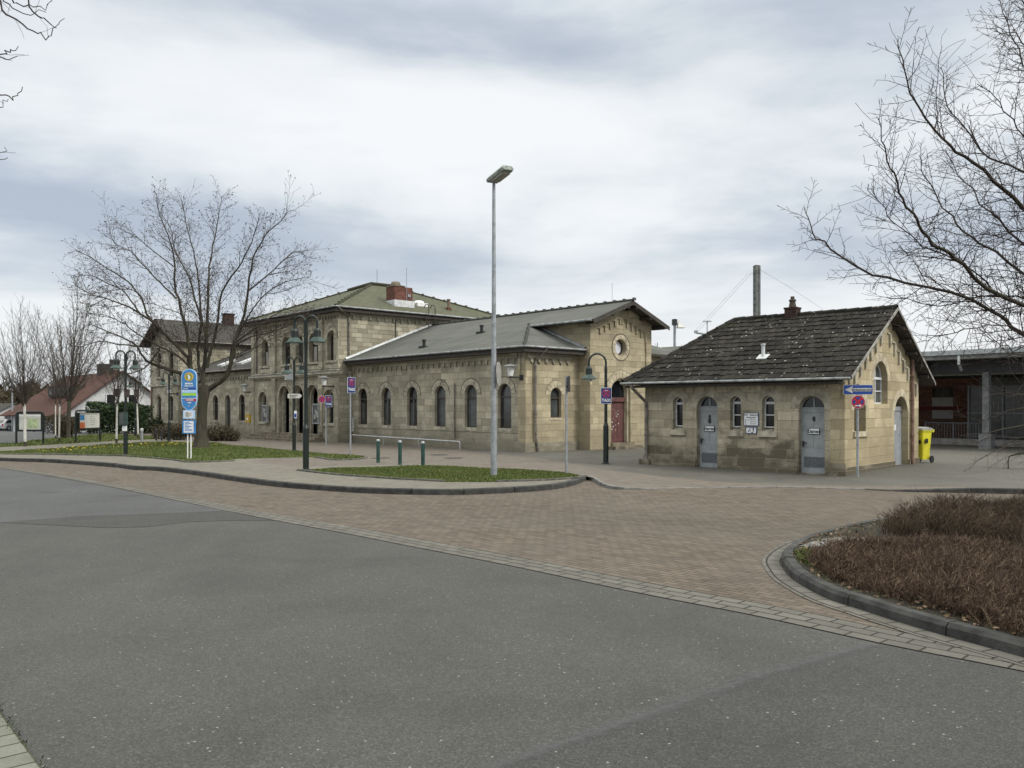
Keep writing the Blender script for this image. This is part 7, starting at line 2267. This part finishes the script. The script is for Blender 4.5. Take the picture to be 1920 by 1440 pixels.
tag(mb.build('grass', M['grass']), 'thin grass along the inner side of the planter kerb', 'grass', kind='stuff')
# few fallen leaves and litter on the paving
mb = MB(); rg = random.Random(13)
for k in range(90):
    q = rg.choice(KERB[60:]); p = Vector((q.x + rg.gauss(0, .5), q.y + rg.uniform(.0, 1.1), 0)); p.z = zg(p.x, p.y) + .006 if p.y > q.y + .15 else .008
    s_ = rg.uniform(.012, .035); a = rg.uniform(0, 6.28); mb.poly([(p.x + s_ * rr * math.cos(a + t_), p.y + s_ * rr * math.sin(a + t_), p.z + rg.uniform(0, .008)) for t_, rr in ((0, 1), (1.3, .6), (2.6, .9), (4, .6), (5.2, .8))])
mb.uv = [None] * len(mb.f)
tag(mb.build('dead_leaves', M['leaf_dead']), 'scattered dead leaves along the island kerb', 'dead leaves', kind='stuff')
# ------------------------------------------------------------------ left background: houses, hedge, cars, woods
def house(name, label, R1, R2, half, drop, wallh, wmat, rmat, chim=()):
    """gabled house: ridge from R1 (near gable) to R2; half width, roof drop"""
    R1, R2 = Vector(R1), Vector(R2)
    t = thing(name, label, 'house')
    d = (R2 - R1); d.z = 0; d.normalize(); n = Vector((-d.y, d.x, 0))
    zr = R1.z; ze = zr - drop
    A, B = R1 + d * .5, R2 - d * .5
    mb = MB()
    for g in (A, B):
        mb.poly([g + n * half + Vector((0, 0, ze - zr)), g - n * half + Vector((0, 0, ze - zr)), g - n * half + Vector((0, 0, -wallh)), g + n * half + Vector((0, 0, -wallh))], None)
        mb.poly([g + n * half + Vector((0, 0, ze - zr)), g - n * half + Vector((0, 0, ze - zr)), g], None)
    for s in (-1, 1):
        mb.poly([A + n * half * s + Vector((0, 0, ze - zr)), B + n * half * s + Vector((0, 0, ze - zr)), B + n * half * s + Vector((0, 0, -wallh)), A + n * half * s + Vector((0, 0, -wallh))], None)
    mb.build('wall', M[wmat], t)
    mb = MB(); k = (half + .5) / half
    for s in (-1, 1):
        mb.slab([R1 + n * half * k * s + Vector((0, 0, -drop * k)), R2 + n * half * k * s + Vector((0, 0, -drop * k)), R2, R1][::s], .12)
    rf = mb.build('roof', M[rmat], t)
    for f, w, hgt in chim:
        c = R1.lerp(R2, f); mb = MB(); mb.obox(c + Vector((0, 0, hgt / 2 - .3)), d * w, n * .4, (0, 0, hgt / 2 + .3)); mb.build('chimney', M['slate'], rf)
    return t, d, n, ze
R1 = P(233, 695, 82); R2 = P(118, 717, 98); R2.z = R1.z
t, d, n, ze = house('white_house', 'white house with red tiled roof beyond the whitewashed trees', R1, R2, 5.2, 4.0, 7.5, 'white_wall', 'roof_red', ((.30, .8, .9), (.14, .25, 1.2)))
s = 1 if n.y < 0 else -1
g = R1 + d * .46
for q, zz in ((-2.6, -5.4), (0.2, -5.4), (2.9, -5.4), (-.9, -2.9), (1.1, -2.9)):
    mb = MB(); c = g + n * q + Vector((0, 0, zz)); mb.obox(c, d * .06, n * .45, (0, 0, .65)); o = mb.build('window', M['frame_white'], t)
    mb = MB(); mb.obox(c - d * .06, d * .02, n * .37, (0, 0, .56)); mb.build('pane', M['glass'], o)
# dormer band on the visible roof slope
c = R1.lerp(R2, .45) + n * s * 2.6 + Vector((0, 0, -1.9)); mb = MB(); mb.obox(c, d * 3.6, n * .9, (0, 0, .55)); o = mb.build('dormer', M['slate'], t)
mb = MB()
for k in range(4): mb.obox(c + n * s * .91 + d * (k - 1.5) * 1.6, d * .6, n * .03, (0, 0, .35))
mb.build('pane', M['glass'], o)
for k in range(4):
    mb = MB(); c2 = R1 + d * (3 + k * 4.2) + n * s * 5.22 + Vector((0, 0, -5.6)); mb.obox(c2, d * .5, n * .05, (0, 0, .65)); o = mb.build('window', M['frame_white'], t); mb = MB(); mb.obox(c2 + n * s * .05, d * .42, n * .02, (0, 0, .57)); mb.build('pane', M['glass'], o)
R1b = P(150, 724, 100); R2b = P(88, 731, 112); R2b.z = R1b.z
t, d, n, ze = house('red_roof_house', 'lower house with long red roof at the left, behind the town map board', R1b, R2b, 5.0, 3.2, 6.5, 'white_wall', 'roof_red', ())
R1c = P(30, 756, 130); R2c = P(-60, 757, 140); R2c.z = R1c.z
house('far_white_house', 'small pale house far behind the parked cars at the left edge', R1c, R2c, 4, 2.0, 5, 'white_wall', 'slate', ())
R1d = P(290, 740, 92); R2d = P(255, 742, 104); R2d.z = R1d.z
house('annex_house', 'white low house part between the red roof house and the station', R1d, R2d, 4.5, 1.6, 6.5, 'white_wall', 'slate', ())

def leafy(name, label, cat, c, rx, ry, rz, n, leaf, seed, mat, twigs=False, group=None, kind=None, flat=False):
    rg = random.Random(seed); mb = MB(); c = Vector(c)
    t = thing(name, label, cat, c, 0, group)
    bl = [(Vector((rg.uniform(-.7, .7) * rx, rg.uniform(-.7, .7) * ry, rg.uniform(.25, .8) * rz)), rg.uniform(.35, .6)) for _ in range(9)]
    for k in range(n):
        if flat:
            p = Vector((rg.uniform(-1, 1) * rx, rg.uniform(-1, 1) * ry, rz * (rg.random() ** .6)))
            p.z *= 1 + .08 * math.sin(p.x * 3) 
        else:
            b_, s = rg.choice(bl); v = Vector((rg.gauss(0, 1), rg.gauss(0, 1), rg.gauss(0, 1))).normalized() * (rg.random() ** .4)
            p = b_ + Vector((v.x * rx * s, v.y * ry * s, v.z * rz * s))
            if p.z < 0: p.z = -p.z * .5
        a = Vector((rg.gauss(0, 1), rg.gauss(0, 1), rg.gauss(0, 1))).normalized(); b2 = a.orthogonal().normalized(); s = leaf * rg.uniform(.5, 1.2)
        mb.poly([p - a * s, p + b2 * s * .6, p + a * s, p - b2 * s * .6])
    mb.uv = [None] * len(mb.f)
    mb.build('foliage', M[mat], t)
    mb = MB()
    for k in range(7): p = Vector((rg.uniform(-.6, .6) * rx, rg.uniform(-.6, .6) * ry, 0)); mb.tube([p, p + Vector((rg.gauss(0, .1), rg.gauss(0, .1), rz * .8))], [.04, .015], 5)
    mb.build('stems', M['bark'], t)
    return t
b = GP(225, 813); leafy('evergreen_hedge', 'dark evergreen hedge in front of the white house', 'hedge', b, 1.95, 1.0, 2.05, 9000, .09, 81, 'evergreen', flat=True)
b = GP(129, 821); leafy('round_bush', 'dark brown bush at the foot of the thick trunk', 'bush', b, .75, .7, 1.05, 3500, .055, 82, 'bushbrown')
b = GP(282, 812); leafy('round_bush', 'small evergreen bush beside the station end wall', 'bush', b, .9, .6, 1.1, 2500, .07, 83, 'evergreen')
for i, (px, py, rx, rz) in enumerate([(310, 823, 1.1, .8), (335, 825, 1.2, .75), (395, 826, 1.4, .75), (420, 827, .9, .6)]):
    b = GP(px, py); leafy('winter_shrub', ['brown winter shrub at the corner of the station end', 'brown winter shrub below the far left lamp', 'brown winter shrub right of the big trunk', 'small brown shrub at the end of the wall bed'][i], 'shrub', b, rx, .5, rz, 2400, .05, 90 + i, 'bushbrown', group='shrubs along the station foot')
b = GP(152, 813); leafy('low_bushes', 'low brown bushes behind the footpath lawn', 'bush', b, 2.6, .6, 1.25, 5000, .06, 86, 'bushbrown', flat=True)
# far woods
mb = MB(); rg = random.Random(14)
for k in range(170):
    X = rg.uniform(-150, -78); Y = rg.uniform(150, 185); hh = rg.uniform(4.5, 7.5)
    mb.tube([(X, Y, -1), (X + rg.gauss(0, .3), Y, hh)], [.25, .05], 3)
    for j in range(26):
        z = rg.uniform(.5, hh); a = rg.uniform(0, 6.28); l = rg.uniform(1, 3.2); q = Vector((X, Y, z)); mb.tube([q, q + Vector((l * math.cos(a) * .7, l * math.sin(a) * .7, l * .7))], [.10, .03], 3)
    for j in range(30):
        p = Vector((X + rg.gauss(0, 1.8), Y + rg.gauss(0, 1.5), rg.uniform(-.5, hh * .9))); s_ = rg.uniform(.3, .8); a = Vector((rg.gauss(0, 1), rg.gauss(0, 1), rg.gauss(0, 1))).normalized(); b2 = a.orthogonal(); mb.poly([p - a * s_, p + b2 * s_ * .4, p + a * s_, p - b2 * s_ * .4])
mb.uv = [None] * len(mb.f)
tag(mb.build('distant_woods', M['bushbrown']), 'far brown leafless wood on the left skyline', 'woods', kind='stuff')
# thin posts
for i, (px, py, top, w, m, lab) in enumerate([(266, 829, 803, .07, 'offwhite', 'short pale-capped post beside the footpath'), (293, 826, 805, .05, 'dark', 'short dark post left of the far lamp, first from the left'), (303, 826, 806, .05, 'dark', 'short dark post left of the far lamp, second from the left'), (23, 808, 700, .09, 'concrete', 'thin grey street pole above the parked cars')]):
    b = GP(px, py); t = thing('post', lab, 'post', b); hh = (py - top) / F * b.y
    mb = MB(); mb.lathe([(w, 0), (w, hh - .05), (w * .7, hh), (0, hh)], (0, 0, 0), 10); mb.build('shaft', M['galv'] if m != 'dark' else M['dark'], t)
    mb = MB(); mb.lathe([(w * 1.1, hh - .12), (w * 1.1, hh - .02), (0, hh + .02)], (0, 0, 0), 10); mb.build('cap', M[m], t)
# low parapet / bed edge right of the big tree
# parked cars
def car(label, px, py, heading, paint, first=[None], name='parked_car'):
    b = GP(px, py)
    t = thing(name, label, 'car', b, heading, 'cars parked beyond the left lawn')
    prof = [(-2.1, .28), (-2.15, .62), (-2.05, .92), (-1.55, 1.38), (.35, 1.42), (1.15, .95), (2.0, .80), (2.15, .55), (2.1, .28)]
    mb = MB(); mb.prism(prof, lambda u, v, d: (u, d * (1 - .10 * max(0, v - .9)), v), -.86, .86); mb.build('body', plain('car_paint_' + paint[0], paint[1], .25, .2, var=.05, spec=.6), t)
    for s in (-1, 1):
        mb = MB(); mb.prism([(-1.75, .95), (-1.42, 1.31), (.25, 1.34), (.92, .95)], lambda u, v, d: (u, s * (.865 - .085 * max(0, v - .9) + d), v), -.005, .006); mb.build('side_window', M['glass'], t)
        for x in (-1.3, 1.35):
            mb = MB(); mb.tube([(x, s * .70, .32), (x, s * .88, .32)], .32, 14, True); w_ = mb.build('wheel', M['rubber'], t)
            mb = MB(); mb.tube([(x, s * .86, .32), (x, s * .89, .32)], .20, 12, True); mb.build('rim', M['zinc'], w_)
        mb = MB(); mb.box(-2.17, s * .78 - .10, .62, -2.08, s * .78 + .06, .85); mb.build('tail_light', M['sign_red'], t); mb = MB(); mb.box(2.0, s * .72 - .14, .58, 2.14, s * .72 + .08, .74); mb.build('headlight', M['white'], t)
    mb = MB(); mb.poly([(-2.035, -.66, .98), (-2.035, .66, .98), (-1.60, .60, 1.34), (-1.60, -.60, 1.34)]); mb.build('rear_window', M['glass'], t)
    mb = MB(); mb.poly([(.46, -.62, 1.37), (.46, .62, 1.37), (1.09, .68, 1.0), (1.09, -.68, 1.0)]); mb.build('windscreen', M['glass'], t)
    mb = MB(); mb.box(-2.175, -.26, .48, -2.14, .26, .60); mb.build('number_plate', M['white'], t)
    return t
car('dark blue parked car seen from behind at the left edge', 12, 806, R(70), ('dark', (.015, .018, .03)))
car('silver parked car right of the dark blue one', 25, 807, R(70), ('silver', (.5, .51, .52)))
car('red parked car cut by the left picture edge', -4, 806, R(70), ('red', (.2, .02, .02)))
car('dark grey parked car seen from the side between the notice boards', 99, 808, R(175), ('grey', (.03, .033, .04)))
car('dark parked car half hidden beside the station end', 277, 797, R(150), ('black', (.012, .013, .016)))

# ------------------------------------------------------------------ sky, light, camera
W = bpy.data.worlds.new('World'); sc.world = W; W.use_nodes = True
nt = W.node_tree; nt.nodes.clear(); t = NT(nt)
out = nt.nodes.new('ShaderNodeOutputWorld'); bg = nt.nodes.new('ShaderNodeBackground')
nt.links.new(bg.outputs[0], out.inputs[0])
SUN_EL, SUN_AZ = R(38), R(118)       # azimuth from north (+Y), clockwise: over the right shoulder
sky = t.n('TexSky', sky_type='NISHITA'); sky.sun_disc = False; sky.sun_elevation = SUN_EL; sky.sun_rotation = SUN_AZ
d = t.n('TexCoord').outputs['Generated']
s = t.n('SeparateXYZ', {0: d})
zc_ = t.math('MAXIMUM', s.outputs[2], 0.0)
den = t.math('ADD', zc_, .085)
pv = t.n('CombineXYZ', {'X': t.math('DIVIDE', s.outputs[0], den), 'Y': t.math('DIVIDE', s.outputs[1], den), 'Z': 0.0}).outputs[0]
n1 = t.noise(t.mapping(pv, scale=(.30, .52, 1), loc=(SKX, SKY, 0), rot=(0, 0, -.12)), 1.0, 7, .54, .55)
n2 = t.noise(t.mapping(pv, scale=(.9, 1.5, 1), loc=(SKX + 3, SKY + 9, 0)), 1.0, 8, .58, .8)
n3 = t.noise(t.mapping(d, scale=(1.9, 1.9, 6.0), loc=(SKX * .7 + 1, SKY * .6 + 2, .3), rot=(0, .03, 0)), 1.0, 7, .52, .25)
n1 = t.math('ADD', t.math('MULTIPLY', n1, .22), t.math('MULTIPLY', n3, .78))
f = t.math('ADD', t.math('MULTIPLY', n1, .88), t.math('MULTIPLY', n2, .12))
f = t.math('MULTIPLY_ADD', t.math('SUBTRACT', f, .505), 1.5)
zz = t.math('ADD', s.outputs[2], t.math('MULTIPLY', t.math('SUBTRACT', n1, .5), .20))
band = t.ramp(zz, [(0.0, (.62,) * 3), (.115, (.66,) * 3), (.165, (.36,) * 3), (.205, (.33,) * 3), (.25, (.56,) * 3), (.33, (.70,) * 3), (.41, (.48,) * 3), (.55, (.45,) * 3)])
az = t.math('DIVIDE', s.outputs[0], t.math('MAXIMUM', s.outputs[1], .2))
cen = t.ramp(t.math('MULTIPLY_ADD', az, .5), [(.18, (.30,) * 3), (.30, (.42,) * 3), (.50, (.68,) * 3), (.62, (.66,) * 3), (.75, (.44,) * 3), (.9, (.5,) * 3)])
nt.nodes[cen.node.inputs[0].links[0].from_node.name].inputs[2].default_value = .5
f = t.math('ADD', f, t.math('MULTIPLY', t.math('SUBTRACT', band, .5), .30))
f = t.math('ADD', f, t.math('MULTIPLY', t.math('SUBTRACT', cen, .5), .16))
cl = t.ramp(f, [(.33, (.45, .507, .592)), (.41, (.54, .594, .672)), (.47, (.66, .71, .757)), (.525, (.765, .80, .835)), (.585, (.855, .88, .90)), (.67, (.92, .937, .95))])
hor = t.ramp(s.outputs[2], [(0, (1, 1, 1)), (.05, (.9, .9, .9)), (.14, (0, 0, 0))])
cl = t.mix(t.math('MULTIPLY', hor, .55), cl, (.74, .76, .785))
cl = t.mix(.10, cl, t.mix(1.0, sky.outputs[0], (.10, .10, .10), 'MULTIPLY'))
# overcast skies brighten towards the zenith
zen = t.ramp(s.outputs[2], [(.42, (1, 1, 1)), (.72, (3.15, 2.95, 2.55))])
cl = t.mix(1.0, cl, zen, 'MULTIPLY')
nt.links.new(cl, bg.inputs[0]); bg.inputs[1].default_value = 1.0
su = bpy.data.lights.new('sun', 'SUN'); so = bpy.data.objects.new('sun', su); COL.objects.link(so)
su.energy = 1.8; su.angle = R(14); su.color = (1.0, .95, .87)
dirv = Vector((math.sin(SUN_AZ) * math.cos(SUN_EL), math.cos(SUN_AZ) * math.cos(SUN_EL), math.sin(SUN_EL)))
so.rotation_euler = dirv.to_track_quat('Z', 'Y').to_euler(); so.location = (20, -20, 30)
cam = bpy.data.cameras.new('camera'); co = bpy.data.objects.new('camera', cam); COL.objects.link(co)
cam.sensor_width = 36; cam.lens = 36 * F / 1920; cam.shift_y = (HZ - 720) / 1920; cam.clip_end = 3000; cam.clip_start = .05
co.location = (0, 0, H); co.rotation_euler = (math.pi / 2, 0, 0)
sc.camera = co
sc.view_settings.view_transform = 'Standard'; sc.view_settings.look = 'None'; sc.view_settings.exposure = 0.12; sc.view_settings.gamma = 1
sc.cycles.max_bounces = 6; sc.cycles.diffuse_bounces = 3; sc.cycles.glossy_bounces = 3; sc.cycles.transparent_max_bounces = 8
sc.cycles.use_denoising = True
